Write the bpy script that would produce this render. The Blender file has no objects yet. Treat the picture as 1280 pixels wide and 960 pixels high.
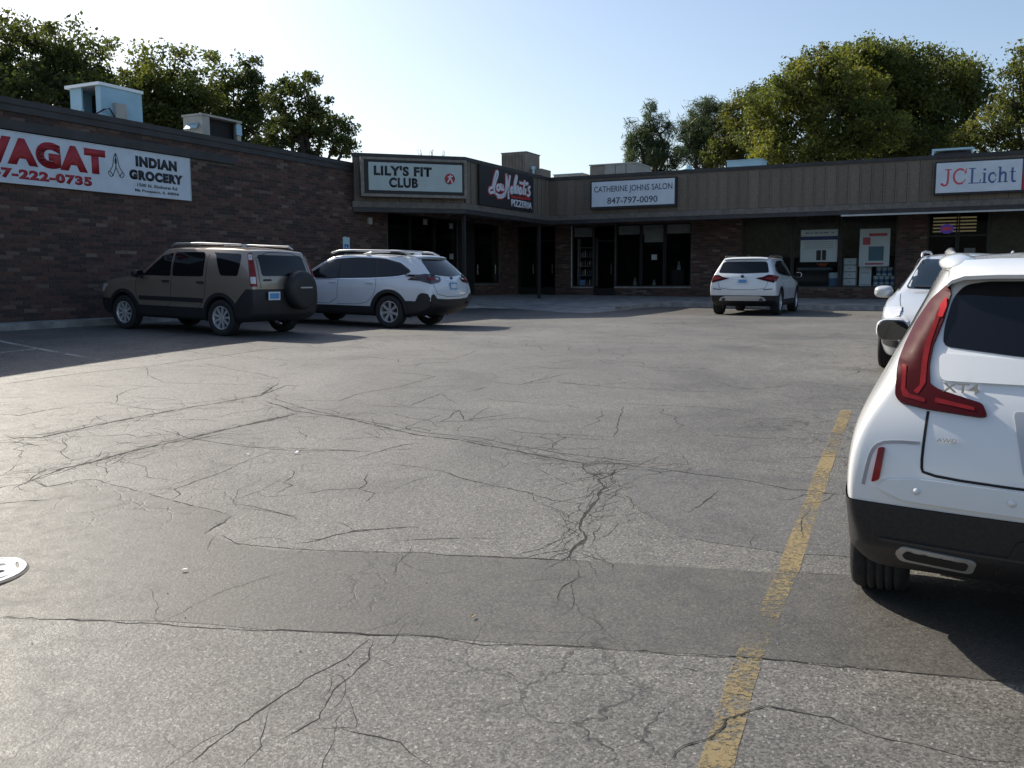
import bpy, bmesh, math, random
import numpy as np
from mathutils import Vector, Matrix
from mathutils.bvhtree import BVHTree
from mathutils.geometry import delaunay_2d_cdt

random.seed(7)
rng = np.random.default_rng(11)
SC = bpy.context.scene
COL = SC.collection
R = math.radians

# ------------------------------------------------------------------ camera
CAM_Z = 1.58
cam_data = bpy.data.cameras.new("camera")
cam_data.sensor_width = 36.0
cam_data.lens = 36.0 * 1120 / 1280
cam_data.clip_start = 0.05
cam_data.clip_end = 3000
cam = bpy.data.objects.new("camera", cam_data)
COL.objects.link(cam)
_p, _r = R(6.7), -0.0043
_fw = Vector((0, math.cos(_p), -math.sin(_p)))
_rt0 = Vector((1, 0, 0)); _dn0 = _fw.cross(_rt0)
_rt = _rt0 * math.cos(_r) - _dn0 * math.sin(_r)
_up = -(_rt0 * math.sin(_r) + _dn0 * math.cos(_r))
cam.matrix_world = Matrix(((_rt.x, _up.x, -_fw.x, 0), (_rt.y, _up.y, -_fw.y, 0), (_rt.z, _up.z, -_fw.z, CAM_Z), (0, 0, 0, 1)))
SC.camera = cam

# ------------------------------------------------------------------ light
TH = R(26.1)                       # the lot's long axis, clockwise from +Y
DV = Vector((math.sin(TH), math.cos(TH), 0))      # along the lot (s)
NV = Vector((math.cos(TH), -math.sin(TH), 0))     # across the lot (t)
_light = NV * 1.25 - DV * 0.40 + Vector((0, 0, -1))  # way the sunlight travels
_light.normalize()
SUN_EL = math.asin(-_light.z)
SUN_AZ = math.atan2(-_light.x, -_light.y)         # clockwise from +Y
world = bpy.data.worlds.new("World")
SC.world = world
world.use_nodes = True
_nt = world.node_tree
_bg = _nt.nodes["Background"]
_sky = _nt.nodes.new("ShaderNodeTexSky")
_sky.sky_type = 'NISHITA'
_sky.sun_disc = False
_sky.sun_elevation = SUN_EL
_sky.sun_rotation = SUN_AZ
_sky.altitude = 200
_sky.air_density = 1.0
_sky.dust_density = 2.0
_sky.ozone_density = 1.0
_nt.links.new(_sky.outputs[0], _bg.inputs[0])
_bg.inputs[1].default_value = 0.12
sun_data = bpy.data.lights.new("sun", 'SUN')
sun_data.energy = 5.0
sun_data.angle = R(0.53)
sun_data.color = (1.0, 0.93, 0.81)
sun = bpy.data.objects.new("sun", sun_data)
COL.objects.link(sun)
sun.rotation_euler = _light.to_track_quat('-Z', 'Y').to_euler()
SC.view_settings.view_transform = 'Standard'
SC.view_settings.look = 'None'
SC.view_settings.exposure = 0.48
SC.view_settings.gamma = 1.0
SC.view_settings.use_curve_mapping = False
SC.cycles.max_bounces = 8
SC.cycles.transparent_max_bounces = 12

# ------------------------------------------------------------------ helpers
def S(t, s, z=0.0):
    """site coordinates (t across, s along, z up) -> world"""
    return NV * t + DV * s + Vector((0, 0, z))

def sstep(a):
    a = np.clip(a, 0, 1); return a * a * (3 - 2 * a)

def G(x, y):
    """height of the parking lot, which climbs gently towards the shops"""
    t = x * NV.x + y * NV.y; s = x * DV.x + y * DV.y
    z = 0.53 * sstep(y / 17.) + 0.12 * sstep((-10.5 - t) / 6.) * sstep(y / 12)
    z = z + 0.05 * sstep((s - 27.5) / 3.5) * sstep((-4 - t) / 4.)
    return z
def Gs(t, s):
    p = S(t, s); return float(G(p.x, p.y))

def props(o, label=None, cat=None, group=None, kind=None):
    if label: o['label'] = label
    if cat: o['category'] = cat
    if group: o['group'] = group
    if kind: o['kind'] = kind
    return o

def thing(name, loc, rotz=0.0, label=None, cat=None, group=None, kind=None):
    o = bpy.data.objects.new(name, None)
    o.empty_display_size = 0.2
    COL.objects.link(o)
    o.location = loc; o.rotation_euler = (0, 0, rotz)
    return props(o, label, cat, group, kind)

def link(name, me, mat=None, parent=None, smooth=False):
    if mat is not None and not me.materials: me.materials.append(mat)
    if smooth: me.polygons.foreach_set('use_smooth', [True] * len(me.polygons))
    o = bpy.data.objects.new(name, me)
    COL.objects.link(o)
    if parent is not None: o.parent = parent
    return o

class MB:
    """collects polygons and links them as one mesh object; org is subtracted"""
    def __init__(s, org=(0, 0, 0)):
        s.v = []; s.f = []; s.m = []; s.org = org; s.cur = 0
    def add(s, vs, fs):
        b = len(s.v); ox, oy, oz = s.org
        s.v += [(p[0] - ox, p[1] - oy, p[2] - oz) for p in vs]
        s.f += [tuple(b + i for i in f) for f in fs]; s.m += [s.cur] * len(fs)
        return s
    def box(s, x0, x1, y0, y1, z0, z1):
        if x0 > x1: x0, x1 = x1, x0
        if y0 > y1: y0, y1 = y1, y0
        if z0 > z1: z0, z1 = z1, z0
        return s.add([(x0, y0, z0), (x1, y0, z0), (x1, y1, z0), (x0, y1, z0), (x0, y0, z1), (x1, y0, z1), (x1, y1, z1), (x0, y1, z1)],
                     [(0, 3, 2, 1), (4, 5, 6, 7), (0, 1, 5, 4), (1, 2, 6, 5), (2, 3, 7, 6), (3, 0, 4, 7)])
    def prism(s, poly, z0, z1):
        """poly: counter-clockwise (x, y)"""
        n = len(poly)
        za = z0 if callable(z0) else (lambda x, y: z0)
        zb = z1 if callable(z1) else (lambda x, y: z1)
        vs = [(x, y, za(x, y)) for x, y in poly] + [(x, y, zb(x, y)) for x, y in poly]
        return s.add(vs, [tuple(reversed(range(n))), tuple(range(n, 2 * n))] + [(i, (i + 1) % n, n + (i + 1) % n, n + i) for i in range(n)])
    def cyl(s, p, q, r, n=12, r2=None, caps=True):
        p = Vector(p); q = Vector(q); a = (q - p)
        if a.length < 1e-6: return s
        a.normalize(); u = a.orthogonal().normalized(); w = a.cross(u); r2 = r if r2 is None else r2
        vs = [p + (u * math.cos(k * 2 * math.pi / n) + w * math.sin(k * 2 * math.pi / n)) * r for k in range(n)] + \
             [q + (u * math.cos(k * 2 * math.pi / n) + w * math.sin(k * 2 * math.pi / n)) * r2 for k in range(n)]
        fs = [(i, (i + 1) % n, n + (i + 1) % n, n + i) for i in range(n)]
        if caps: fs += [tuple(reversed(range(n))), tuple(range(n, 2 * n))]
        return s.add(vs, fs)
    def tube(s, pts, r, n=6):
        pts = [Vector(p) for p in pts]; m = len(pts); vs = []
        for i, p in enumerate(pts):
            d = (pts[min(m - 1, i + 1)] - pts[max(0, i - 1)]).normalized()
            u = Vector((0, 1, 0)) if abs(d.y) < .8 else Vector((1, 0, 0))
            w = d.cross(u).normalized(); u = w.cross(d)
            vs += [p + (u * math.cos(k * 2 * math.pi / n) + w * math.sin(k * 2 * math.pi / n)) * r for k in range(n)]
        fs = [(i * n + k, i * n + (k + 1) % n, (i + 1) * n + (k + 1) % n, (i + 1) * n + k) for i in range(m - 1) for k in range(n)]
        return s.add(vs, fs + [tuple(reversed(range(n))), tuple((m - 1) * n + k for k in range(n))])
    def mesh(s, name):
        me = bpy.data.meshes.new(name); me.from_pydata(s.v, [], s.f)
        return me
    def build(s, name, mat=None, parent=None, smooth=False):
        me = s.mesh(name)
        if isinstance(mat, (list, tuple)):
            for m in mat: me.materials.append(m)
            me.polygons.foreach_set('material_index', s.m)
            mat = None
        me.update()
        return link(name, me, mat, parent, smooth)

# ------------------------------------------------------------------ materials
def new_mat(name):
    m = bpy.data.materials.new(name); m.use_nodes = True
    nt = m.node_tree; b = nt.nodes["Principled BSDF"]
    return m, nt, b
def setp(b, **k):
    names = dict(rough='Roughness', metal='Metallic', coat='Coat Weight', coatr='Coat Roughness', spec='Specular IOR Level', trans='Transmission Weight', ior='IOR', alpha='Alpha')
    for a, v in k.items(): b.inputs[names[a]].default_value = v
def mat(name, col, rough=0.7, var=0.0, scale=8.0, bump=0.0, bscale=40.0, col2=None, **k):
    """plain surface with a little mottled variation and fine relief"""
    m, nt, b = new_mat(name)
    b.inputs['Base Color'].default_value = (*col, 1)
    setp(b, rough=rough, **k)
    tc = nt.nodes.new('ShaderNodeTexCoord')
    if var or col2:
        nz = nt.nodes.new('ShaderNodeTexNoise'); nz.inputs['Scale'].default_value = scale; nz.inputs['Detail'].default_value = 5
        nt.links.new(tc.outputs['Object'], nz.inputs['Vector'])
        cr = nt.nodes.new('ShaderNodeValToRGB')
        c2 = col2 or tuple(c * (1 - var) for c in col)
        c1 = col if col2 else tuple(min(1, c * (1 + var)) for c in col)
        cr.color_ramp.elements[0].position = 0.35; cr.color_ramp.elements[1].position = 0.65
        cr.color_ramp.elements[0].color = (*c2, 1); cr.color_ramp.elements[1].color = (*c1, 1)
        nt.links.new(nz.outputs['Fac'], cr.inputs[0]); nt.links.new(cr.outputs[0], b.inputs['Base Color'])
    if bump:
        nb = nt.nodes.new('ShaderNodeTexNoise'); nb.inputs['Scale'].default_value = bscale; nb.inputs['Detail'].default_value = 6
        nt.links.new(tc.outputs['Object'], nb.inputs['Vector'])
        bp = nt.nodes.new('ShaderNodeBump'); bp.inputs['Strength'].default_value = bump; bp.inputs['Distance'].default_value = 0.02
        nt.links.new(nb.outputs['Fac'], bp.inputs['Height']); nt.links.new(bp.outputs[0], b.inputs['Normal'])
    return m
def mat_ramp(name, stops, rough=0.8, island=True, bump=0.0, **k):
    """each loose piece (or each object) takes its own colour from the ramp"""
    m, nt, b = new_mat(name); setp(b, rough=rough, **k)
    if island:
        g = nt.nodes.new('ShaderNodeNewGeometry'); src = g.outputs['Random Per Island']
    else:
        g = nt.nodes.new('ShaderNodeObjectInfo'); src = g.outputs['Random']
    cr = nt.nodes.new('ShaderNodeValToRGB'); cr.color_ramp.interpolation = 'LINEAR'
    el = cr.color_ramp.elements
    while len(el) < len(stops): el.new(0.5)
    for e, (p, c) in zip(el, stops): e.position = p; e.color = (*c, 1)
    nt.links.new(src, cr.inputs[0])
    tc = nt.nodes.new('ShaderNodeTexCoord')
    nz = nt.nodes.new('ShaderNodeTexNoise'); nz.inputs['Scale'].default_value = 22; nz.inputs['Detail'].default_value = 6
    nt.links.new(tc.outputs['Object'], nz.inputs['Vector'])
    mx = nt.nodes.new('ShaderNodeMix'); mx.data_type = 'RGBA'; mx.blend_type = 'MULTIPLY'; mx.inputs[0].default_value = 0.55
    mr = nt.nodes.new('ShaderNodeMapRange'); mr.inputs[1].default_value = 0.3; mr.inputs[2].default_value = 0.7; mr.inputs[3].default_value = 0.55; mr.inputs[4].default_value = 1.25
    nt.links.new(nz.outputs['Fac'], mr.inputs[0])
    nt.links.new(cr.outputs[0], mx.inputs[6]); nt.links.new(mr.outputs[0], mx.inputs[7]); nt.links.new(mx.outputs[2], b.inputs['Base Color'])
    if bump:
        bp = nt.nodes.new('ShaderNodeBump'); bp.inputs['Strength'].default_value = bump; bp.inputs['Distance'].default_value = 0.01
        nt.links.new(nz.outputs['Fac'], bp.inputs['Height']); nt.links.new(bp.outputs[0], b.inputs['Normal'])
    return m
def emis(name, col, strength):
    m, nt, b = new_mat(name)
    b.inputs['Base Color'].default_value = (*col, 1)
    b.inputs['Emission Color'].default_value = (*col, 1); b.inputs['Emission Strength'].default_value = strength
    return m

# ================================================================== CARS
def paint(name, col, metal=0.0, rough=0.32, flake=0.0):
    m, nt, b = new_mat(name)
    setp(b, rough=rough, metal=metal, coat=1.0, coatr=0.06)
    tc = nt.nodes.new('ShaderNodeTexCoord')
    nz = nt.nodes.new('ShaderNodeTexNoise'); nz.inputs['Scale'].default_value = 2.2; nz.inputs['Detail'].default_value = 7
    nt.links.new(tc.outputs['Object'], nz.inputs['Vector'])
    cr = nt.nodes.new('ShaderNodeValToRGB')
    cr.color_ramp.elements[0].position = 0.3; cr.color_ramp.elements[1].position = 0.7
    cr.color_ramp.elements[0].color = (*[c * 0.93 for c in col], 1); cr.color_ramp.elements[1].color = (*col, 1)
    nt.links.new(nz.outputs['Fac'], cr.inputs[0]); nt.links.new(cr.outputs[0], b.inputs['Base Color'])
    # road film: slightly rougher low on the body
    n2 = nt.nodes.new('ShaderNodeTexNoise'); n2.inputs['Scale'].default_value = 14; n2.inputs['Detail'].default_value = 8
    nt.links.new(tc.outputs['Object'], n2.inputs['Vector'])
    mr = nt.nodes.new('ShaderNodeMapRange'); mr.inputs[3].default_value = 0.03; mr.inputs[4].default_value = 0.12
    nt.links.new(n2.outputs['Fac'], mr.inputs[0]); nt.links.new(mr.outputs[0], b.inputs['Coat Roughness'])
    return m

M_TYRE = mat('tyre_rubber', (0.018, 0.018, 0.019), 0.85, var=0.3, scale=30, bump=0.15)
M_RIM = mat('alloy_rim', (0.62, 0.63, 0.65), 0.35, metal=0.6, var=0.1)
M_RIMDK = mat('dark_alloy', (0.06, 0.06, 0.065), 0.4, metal=0.5)
M_PLAST = mat('black_cladding', (0.016, 0.016, 0.018), 0.55, var=0.25, scale=60, bump=0.05)
M_UNDER = mat('underbody', (0.01, 0.01, 0.01), 0.9)
M_GLASS = mat('tinted_car_glass', (0.006, 0.007, 0.009), 0.05, spec=0.4)
M_GLASS2 = mat('clear_car_glass', (0.010, 0.020, 0.030), 0.05, spec=0.45)
M_GAP = mat('panel_gap_rubber', (0.01, 0.01, 0.01), 0.9)
M_CHROME = mat('chrome_trim', (0.75, 0.76, 0.78), 0.12, metal=1.0)
M_SILV = mat('satin_silver', (0.52, 0.53, 0.54), 0.42, metal=0.55)
M_RED = mat('red_lens', (0.20, 0.008, 0.008), 0.35, spec=.2, coat=0.3, coatr=.05, var=0.25, scale=18)
M_REDDK = mat('dark_red_lens', (0.055, 0.004, 0.006), 0.5, spec=.06, coat=0.15, coatr=.04)
M_REDHOT = mat('bright_red_lens', (0.55, 0.02, 0.012), 0.2, coat=1.0)
M_CLEARL = mat('clear_lens', (0.55, 0.55, 0.56), 0.12, coat=1.0)
M_SMOKE = mat('smoked_lens', (0.03, 0.012, 0.014), 0.08, coat=1.0)
M_PLATEW = mat('plate_white', (0.62, 0.68, 0.74), 0.45)
M_PLATEB = mat('plate_blue', (0.10, 0.28, 0.55), 0.45)
M_PRED = mat('plate_red', (0.40, 0.05, 0.06), 0.45)
M_INK = mat('ink_dark', (0.02, 0.025, 0.05), 0.6)

def chaikin(p, n=1, closed=True, q=0.25):
    for _ in range(n):
        o = []; m = len(p)
        for i in range(m if closed else m - 1):
            a = p[i]; b = p[(i + 1) % m]
            o += [(a[0] * (1 - q) + b[0] * q, a[1] * (1 - q) + b[1] * q), (a[0] * q + b[0] * (1 - q), a[1] * q + b[1] * (1 - q))]
        if not closed: o = [p[0]] + o + [p[-1]]
        p = o
    return p
def roundp(p, r):
    """round polygon corners with radius-ish r"""
    o = []; n = len(p)
    for i in range(n):
        a = Vector(p[i - 1]); b = Vector(p[i]); c = Vector(p[(i + 1) % n])
        la = (a - b).length; lc = (c - b).length
        k = min(r, la * 0.45, lc * 0.45)
        p0 = b + (a - b) / la * k; p2 = b + (c - b) / lc * k
        for u in (0, 0.25, 0.5, 0.75, 1):
            q = p0 * (1 - u) ** 2 + b * 2 * u * (1 - u) + p2 * u * u
            o.append((q.x, q.y))
    return o
def resample(p, step, closed=True):
    o = []; n = len(p)
    for i in range(n if closed else n - 1):
        a = Vector(p[i]); b = Vector(p[(i + 1) % n]); L = (b - a).length
        k = max(1, int(math.ceil(L / step)))
        for j in range(k): o.append(tuple(a + (b - a) * (j / k)))
    if not closed: o.append(tuple(p[-1]))
    return o
def inside(pt, poly):
    x, y = pt; c = False; n = len(poly); j = n - 1
    for i in range(n):
        xi, yi = poly[i]; xj, yj = poly[j]
        if (yi > y) != (yj > y) and x < (xj - xi) * (y - yi) / (yj - yi) + xi: c = not c
        j = i
    return c

# projection frames: name -> (u axis, v axis, ray direction)
FR = {'L': (Vector((1, 0, 0)), Vector((0, 0, 1)), Vector((0, -1, 0))),
      'R': (Vector((1, 0, 0)), Vector((0, 0, 1)), Vector((0, 1, 0))),
      'B': (Vector((0, 1, 0)), Vector((0, 0, 1)), Vector((1, 0, 0))),
      'F': (Vector((0, 1, 0)), Vector((0, 0, 1)), Vector((-1, 0, 0))),
      'BL': (Vector((1, 1, 0)).normalized(), Vector((0, 0, 1)), Vector((1, -1, 0)).normalized()),
      'BR': (Vector((1, -1, 0)).normalized(), Vector((0, 0, 1)), Vector((1, 1, 0)).normalized()),
      'FL': (Vector((1, -1, 0)).normalized(), Vector((0, 0, 1)), Vector((-1, -1, 0)).normalized()),
      'FR': (Vector((1, 1, 0)).normalized(), Vector((0, 0, 1)), Vector((-1, 1, 0)).normalized()),
      'T': (Vector((1, 0, 0)), Vector((0, 1, 0)), Vector((0, 0, -1)))}

CREASE = {('row', 6): .55, ('row', 4): .45, ('row', 1): .7, ('row', 2): .15, 'rearcorner': .45, 'frontcorner': .2, ('rear', 6): .8, ('rear', 1): .6, ('rear', 4): .25, ('rear', 2): .2,
          ('front', 1): .5, ('front', 5): .3, ('top', 6): .4, ('top', 5): .25}
class Car:
    def __init__(c, name, loc, yaw, label, cat='car', tilt=None):
        c.root = thing(name, loc, 0, label, cat)
        c.root.rotation_euler = (0, 0, yaw)
        if tilt is not None:
            c.root.rotation_mode = 'QUATERNION'; c.root.rotation_quaternion = tilt
    def body(c, st, fr, bowr, bowf, crown, paintm, wheels, dims, cut=True, name='body', crease=CREASE):
        """st: stations rear->front, each (xs, zs, ws) over levels; fr: column fractions"""
        K = len(st[0][0]); N = len(st); J = len(fr)
        vid = {}; vs = []
        def V(i, k, j):
            key = (i, k, j)
            if key in vid: return vid[key]
            xs, zs, ws = st[i]
            f = fr[j]; x = xs[k]; z = zs[k]; y = ws[k] * f
            if k == K - 1: z += crown[i] * (1 - f * f)
            if i == 0: x -= bowr[k] * (1 - f * f)
            if i == N - 1: x += bowf[k] * (1 - f * f)
            if k == 0 and 0 < i < N - 1: z = zs[0]
            vid[key] = len(vs); vs.append((x, y, z)); return vid[key]
        fs = []
        for i in range(N - 1):
            for k in range(K - 1):
                fs.append((V(i, k, J - 1), V(i, k + 1, J - 1), V(i + 1, k + 1, J - 1), V(i + 1, k, J - 1)))
                fs.append((V(i, k, 0), V(i + 1, k, 0), V(i + 1, k + 1, 0), V(i, k + 1, 0)))
            for j in range(J - 1):
                fs.append((V(i, K - 1, j), V(i + 1, K - 1, j), V(i + 1, K - 1, j + 1), V(i, K - 1, j + 1)))
                fs.append((V(i, 0, j), V(i, 0, j + 1), V(i + 1, 0, j + 1), V(i + 1, 0, j)))
        for k in range(K - 1):
            for j in range(J - 1):
                fs.append((V(0, k, j), V(0, k + 1, j), V(0, k + 1, j + 1), V(0, k, j + 1)))
                fs.append((V(N - 1, k, j), V(N - 1, k, j + 1), V(N - 1, k + 1, j + 1), V(N - 1, k + 1, j)))
        me = bpy.data.meshes.new(name); me.from_pydata(vs, [], fs); me.update()
        bm = bmesh.new(); bm.from_mesh(me); bmesh.ops.recalc_face_normals(bm, faces=bm.faces); bm.to_mesh(me); bm.free()
        vk = {v: k for k, v in vid.items()}
        at = me.attributes.new('crease_edge', 'FLOAT', 'EDGE')
        for e in me.edges:
            a, b = vk[e.vertices[0]], vk[e.vertices[1]]
            w = 0.0
            side = a[2] == b[2] and a[2] in (0, J - 1)
            if side and a[1] == b[1]:
                w = crease.get(('row', a[1]), 0)
            if side and a[0] == b[0] and a[1] != b[1]:
                if a[0] == 0: w = max(w, crease.get('rearcorner', 0))
                if a[0] == N - 1: w = max(w, crease.get('frontcorner', 0))
            if a[0] == b[0] and a[1] == b[1] and a[2] != b[2]:
                if a[0] == 0: w = max(w, crease.get(('rear', a[1]), 0))
                if a[0] == N - 1: w = max(w, crease.get(('front', a[1]), 0))
                if a[1] == K - 1: w = max(w, crease.get(('top', a[0]), 0))
            at.data[e.index].value = w
        o = bpy.data.objects.new(name, me); COL.objects.link(o)
        sub = o.modifiers.new('s', 'SUBSURF'); sub.levels = 3; sub.render_levels = 3
        dg = bpy.context.evaluated_depsgraph_get(); ev = o.evaluated_get(dg)
        me2 = bpy.data.meshes.new_from_object(ev)
        # fit to true outside dimensions
        co = np.empty(len(me2.vertices) * 3); me2.vertices.foreach_get('co', co); co = co.reshape(-1, 3)
        (x0, x1), hw, (z0, z1) = dims; c.lim = x0 + .75
        co[:, 0] = x0 + (co[:, 0] - co[:, 0].min()) / np.ptp(co[:, 0]) * (x1 - x0)
        co[:, 1] *= hw / np.abs(co[:, 1]).max()
        co[:, 2] = z0 + (co[:, 2] - co[:, 2].min()) / np.ptp(co[:, 2]) * (z1 - z0)
        me2.vertices.foreach_set('co', co.ravel()); me2.update()
        c.bvh = BVHTree.FromPolygons([Vector(v) for v in co], [tuple(p.vertices) for p in me2.polygons])
        o.modifiers.clear(); o.data = me2
        me2.materials.append(paintm); me2.materials.append(M_UNDER)
        c.paint = paintm; c.wheels = wheels
        if cut:
            m = MB()
            for (wx, wr, cr, cz) in wheels:
                for sy in (-1, 1):
                    m.cyl((wx, sy * 0.52, cz), (wx, sy * 1.3, cz), cr, 40)
            co_ = m.build('cutter', M_UNDER)
            bo = o.modifiers.new('b', 'BOOLEAN'); bo.operation = 'DIFFERENCE'; bo.object = co_; bo.solver = 'EXACT'
            dg = bpy.context.evaluated_depsgraph_get(); ev = o.evaluated_get(dg)
            me3 = bpy.data.meshes.new_from_object(ev); o.modifiers.clear(); o.data = me3
            bpy.data.objects.remove(co_)
            mi = []
            for p in me3.polygons:
                q = p.center; ins = 0
                for (wx, wr, cr, cz) in wheels:
                    d = math.hypot(q.x - wx, q.z - cz)
                    nr = p.normal
                    if abs(q.y) > 0.5 and (abs(d - cr) < 0.008 and abs(nr.y) < 0.5 and ((q.x - wx) * nr.x + (q.z - cz) * nr.z) < 0): ins = 1
                    if d < cr and abs(abs(q.y) - 0.52) < 0.01: ins = 1
                if p.center.z < z0 + 0.03: ins = 1
                mi.append(ins)
            while len(me3.materials) > 2: me3.materials.pop()
            me3.polygons.foreach_set('material_index', mi)
        me = o.data
        me.polygons.foreach_set('use_smooth', [True] * len(me.polygons)); me.update()
        try: me.set_sharp_from_angle(angle=R(50))
        except Exception: pass
        o.parent = c.root; c.bodyo = o
        return o
    def carve(c, name, planes, pred, mat_, push=0.0):
        """cut the body along planes and lift the faces pred picks out as a part of their own"""
        bm = bmesh.new(); bm.from_mesh(c.bodyo.data)
        for co, no in planes:
            bmesh.ops.bisect_plane(bm, geom=bm.verts[:] + bm.edges[:] + bm.faces[:], dist=1e-5, plane_co=co, plane_no=no)
        bm.faces.ensure_lookup_table()
        bm.verts.index_update()
        sel = [f for f in bm.faces if f.material_index == 0 and pred(f.calc_center_median())]
        nm = {}; vs = []; fs = []
        for f in sel:
            q = []
            for v in f.verts:
                k = v.index
                if k not in nm: nm[k] = len(vs); vs.append(tuple(v.co + v.normal * push))
                q.append(nm[k])
            fs.append(q)
        bmesh.ops.delete(bm, geom=sel, context='FACES')
        bm.to_mesh(c.bodyo.data); bm.free(); c.bodyo.data.update()
        me = bpy.data.meshes.new(name); me.from_pydata(vs, [], fs); me.materials.append(mat_)
        me.polygons.foreach_set('use_smooth', [True] * len(fs)); me.update()
        try: me.set_sharp_from_angle(angle=R(40))
        except Exception: pass
        o = bpy.data.objects.new(name, me); COL.objects.link(o); o.parent = c.root
        return o
    def cast(c, frame, u, v):
        U, W, D = FR[frame]
        o = U * u + W * v - D * 6
        def ray(a_, b_):
            q = c.bvh.ray_cast(a_, b_)
            if q[0] is None: return q
            if frame in ('L', 'R') and abs(q[0].y) < .60: return (None, None)
            if frame == 'B' and q[0].x > c.lim: return (None, None)
            return q
        h = ray(o, D)
        if h[0] is None:
            for e in (0.005, 0.01, 0.02, 0.04, 0.07, 0.11, 0.16, 0.22):
                for a, b in ((e, 0), (-e, 0), (0, e), (0, -e), (e, e), (-e, e), (e, -e), (-e, -e)):
                    h = ray(o + U * a + W * b, D)
                    if h[0] is not None: return h[0] - U * a - W * b, h[1]
            h = c.bvh.find_nearest(U * u + W * v - D * (2.3 if abs(D.x) > .5 else 1.0))
        return h[0], h[1]
    def patch(c, name, poly, frame, off, mat_, res=0.05, thick=0.012, parent=None, rnd=0.0, mirror=False, hole=None, flatn=None):
        """a shell of the body surface inside poly, standing proud by off"""
        outs = []
        for side in ((1, -1) if mirror else (1,)):
            fr = frame
            if side < 0: fr = {'L': 'R', 'BL': 'BR', 'FL': 'FR'}.get(frame, frame)
            pl = list(poly)
            if side < 0 and fr == frame: pl = [((-u) if frame in ('B', 'F') else u, v if frame != 'T' else -v) for u, v in pl][::-1]
            if rnd: pl = roundp(pl, rnd)
            bd = resample(pl, res)
            xs = [p[0] for p in bd]; ys = [p[1] for p in bd]
            ins = []
            nx = int((max(xs) - min(xs)) / res) + 1; ny = int((max(ys) - min(ys)) / res) + 1
            for a in range(nx + 1):
                for b in range(ny + 1):
                    q = (min(xs) + a * res + 0.003, min(ys) + (b + (a % 2) * 0.5) * res + 0.002)
                    if inside(q, bd):
                        dmin = min((q[0] - e[0]) ** 2 + (q[1] - e[1]) ** 2 for e in bd)
                        if dmin > (res * 0.45) ** 2: ins.append(q)
            n = len(bd)
            r = delaunay_2d_cdt([Vector(q) for q in bd + ins], [(i, (i + 1) % n) for i in range(n)], [], 1, 1e-5)
            V2, E2, F2 = r[0], r[1], r[2]
            pts = []; nrm = []
            Dv = FR[fr][2]
            for q in V2:
                h, nn = c.cast(fr, q[0], q[1])
                if nn.dot(Dv) > 0: nn = -nn
                pts.append(h); nrm.append(nn)
            o_ = off
            vs = [p + nn * o_ for p, nn in zip(pts, nrm)]
            m = len(vs)
            vs2 = vs + [p + nn * (o_ - thick) for p, nn in zip(pts, nrm)]
            fs = []
            ec = {}
            for f in F2:
                a, b, d = (vs[i] for i in f[:3])
                nn = (b - a).cross(d - a)
                f = tuple(f) if nn.dot(Dv) < 0 else tuple(reversed(f))
                fs.append(f)
                for i in range(len(f)):
                    e = (f[i], f[(i + 1) % len(f)]); ec[e] = 1
            sk = [(b, a, a + m, b + m) for (a, b) in ec if (b, a) not in ec]
            me = bpy.data.meshes.new(name); me.from_pydata(vs2, [], fs + sk)
            me.materials.append(mat_)
            me.polygons.foreach_set('use_smooth', [True] * len(fs) + [False] * len(sk))
            me.update()
            try: me.set_sharp_from_angle(angle=R(45))
            except Exception: pass
            o = bpy.data.objects.new(name, me); COL.objects.link(o); o.parent = parent or c.root
            outs.append(o)
        return outs
    def line(c, name, pts, frame, w, off, mat_, closed=False, parent=None, mirror=False, smooth=1, step=0.04):
        """a thin strip following a polyline over the body"""
        outs = []
        for side in ((1, -1) if mirror else (1,)):
            fr = frame
            if side < 0: fr = {'L': 'R', 'BL': 'BR', 'FL': 'FR'}.get(frame, frame)
            pl = list(pts)
            if side < 0 and fr == frame: pl = [((-u) if frame in ('B', 'F') else u, v if frame != 'T' else -v) for u, v in pl]
            if smooth: pl = chaikin(pl, smooth, closed)
            pl = resample(pl, step, closed)
            if closed: pl = pl + [pl[0]]
            P = [c.cast(fr, *q) for q in pl]
            Dv = FR[fr][2]
            vs = []; fs = []
            for i, (p, nn) in enumerate(P):
                if nn.dot(Dv) > 0: nn = -nn
                a = P[max(0, i - 1)][0]; b = P[min(len(P) - 1, i + 1)][0]
                t = (b - a)
                if t.length < 1e-6: t = Vector((1, 0, 0))
                t.normalize(); sd = t.cross(nn).normalized()
                vs += [p + nn * off + sd * w / 2, p + nn * off - sd * w / 2, p - nn * 0.01 - sd * w / 2, p - nn * 0.01 + sd * w / 2]
                if i:
                    k = 4 * i
                    fs += [(k - 4, k - 3, k + 1, k), (k - 3, k - 2, k + 2, k + 1), (k - 1, k - 4, k, k + 3)]
            me = bpy.data.meshes.new(name); me.from_pydata(vs, [], fs); me.materials.append(mat_); me.update()
            o = bpy.data.objects.new(name, me); COL.objects.link(o); o.parent = parent or c.root
            outs.append(o)
        return outs
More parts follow.
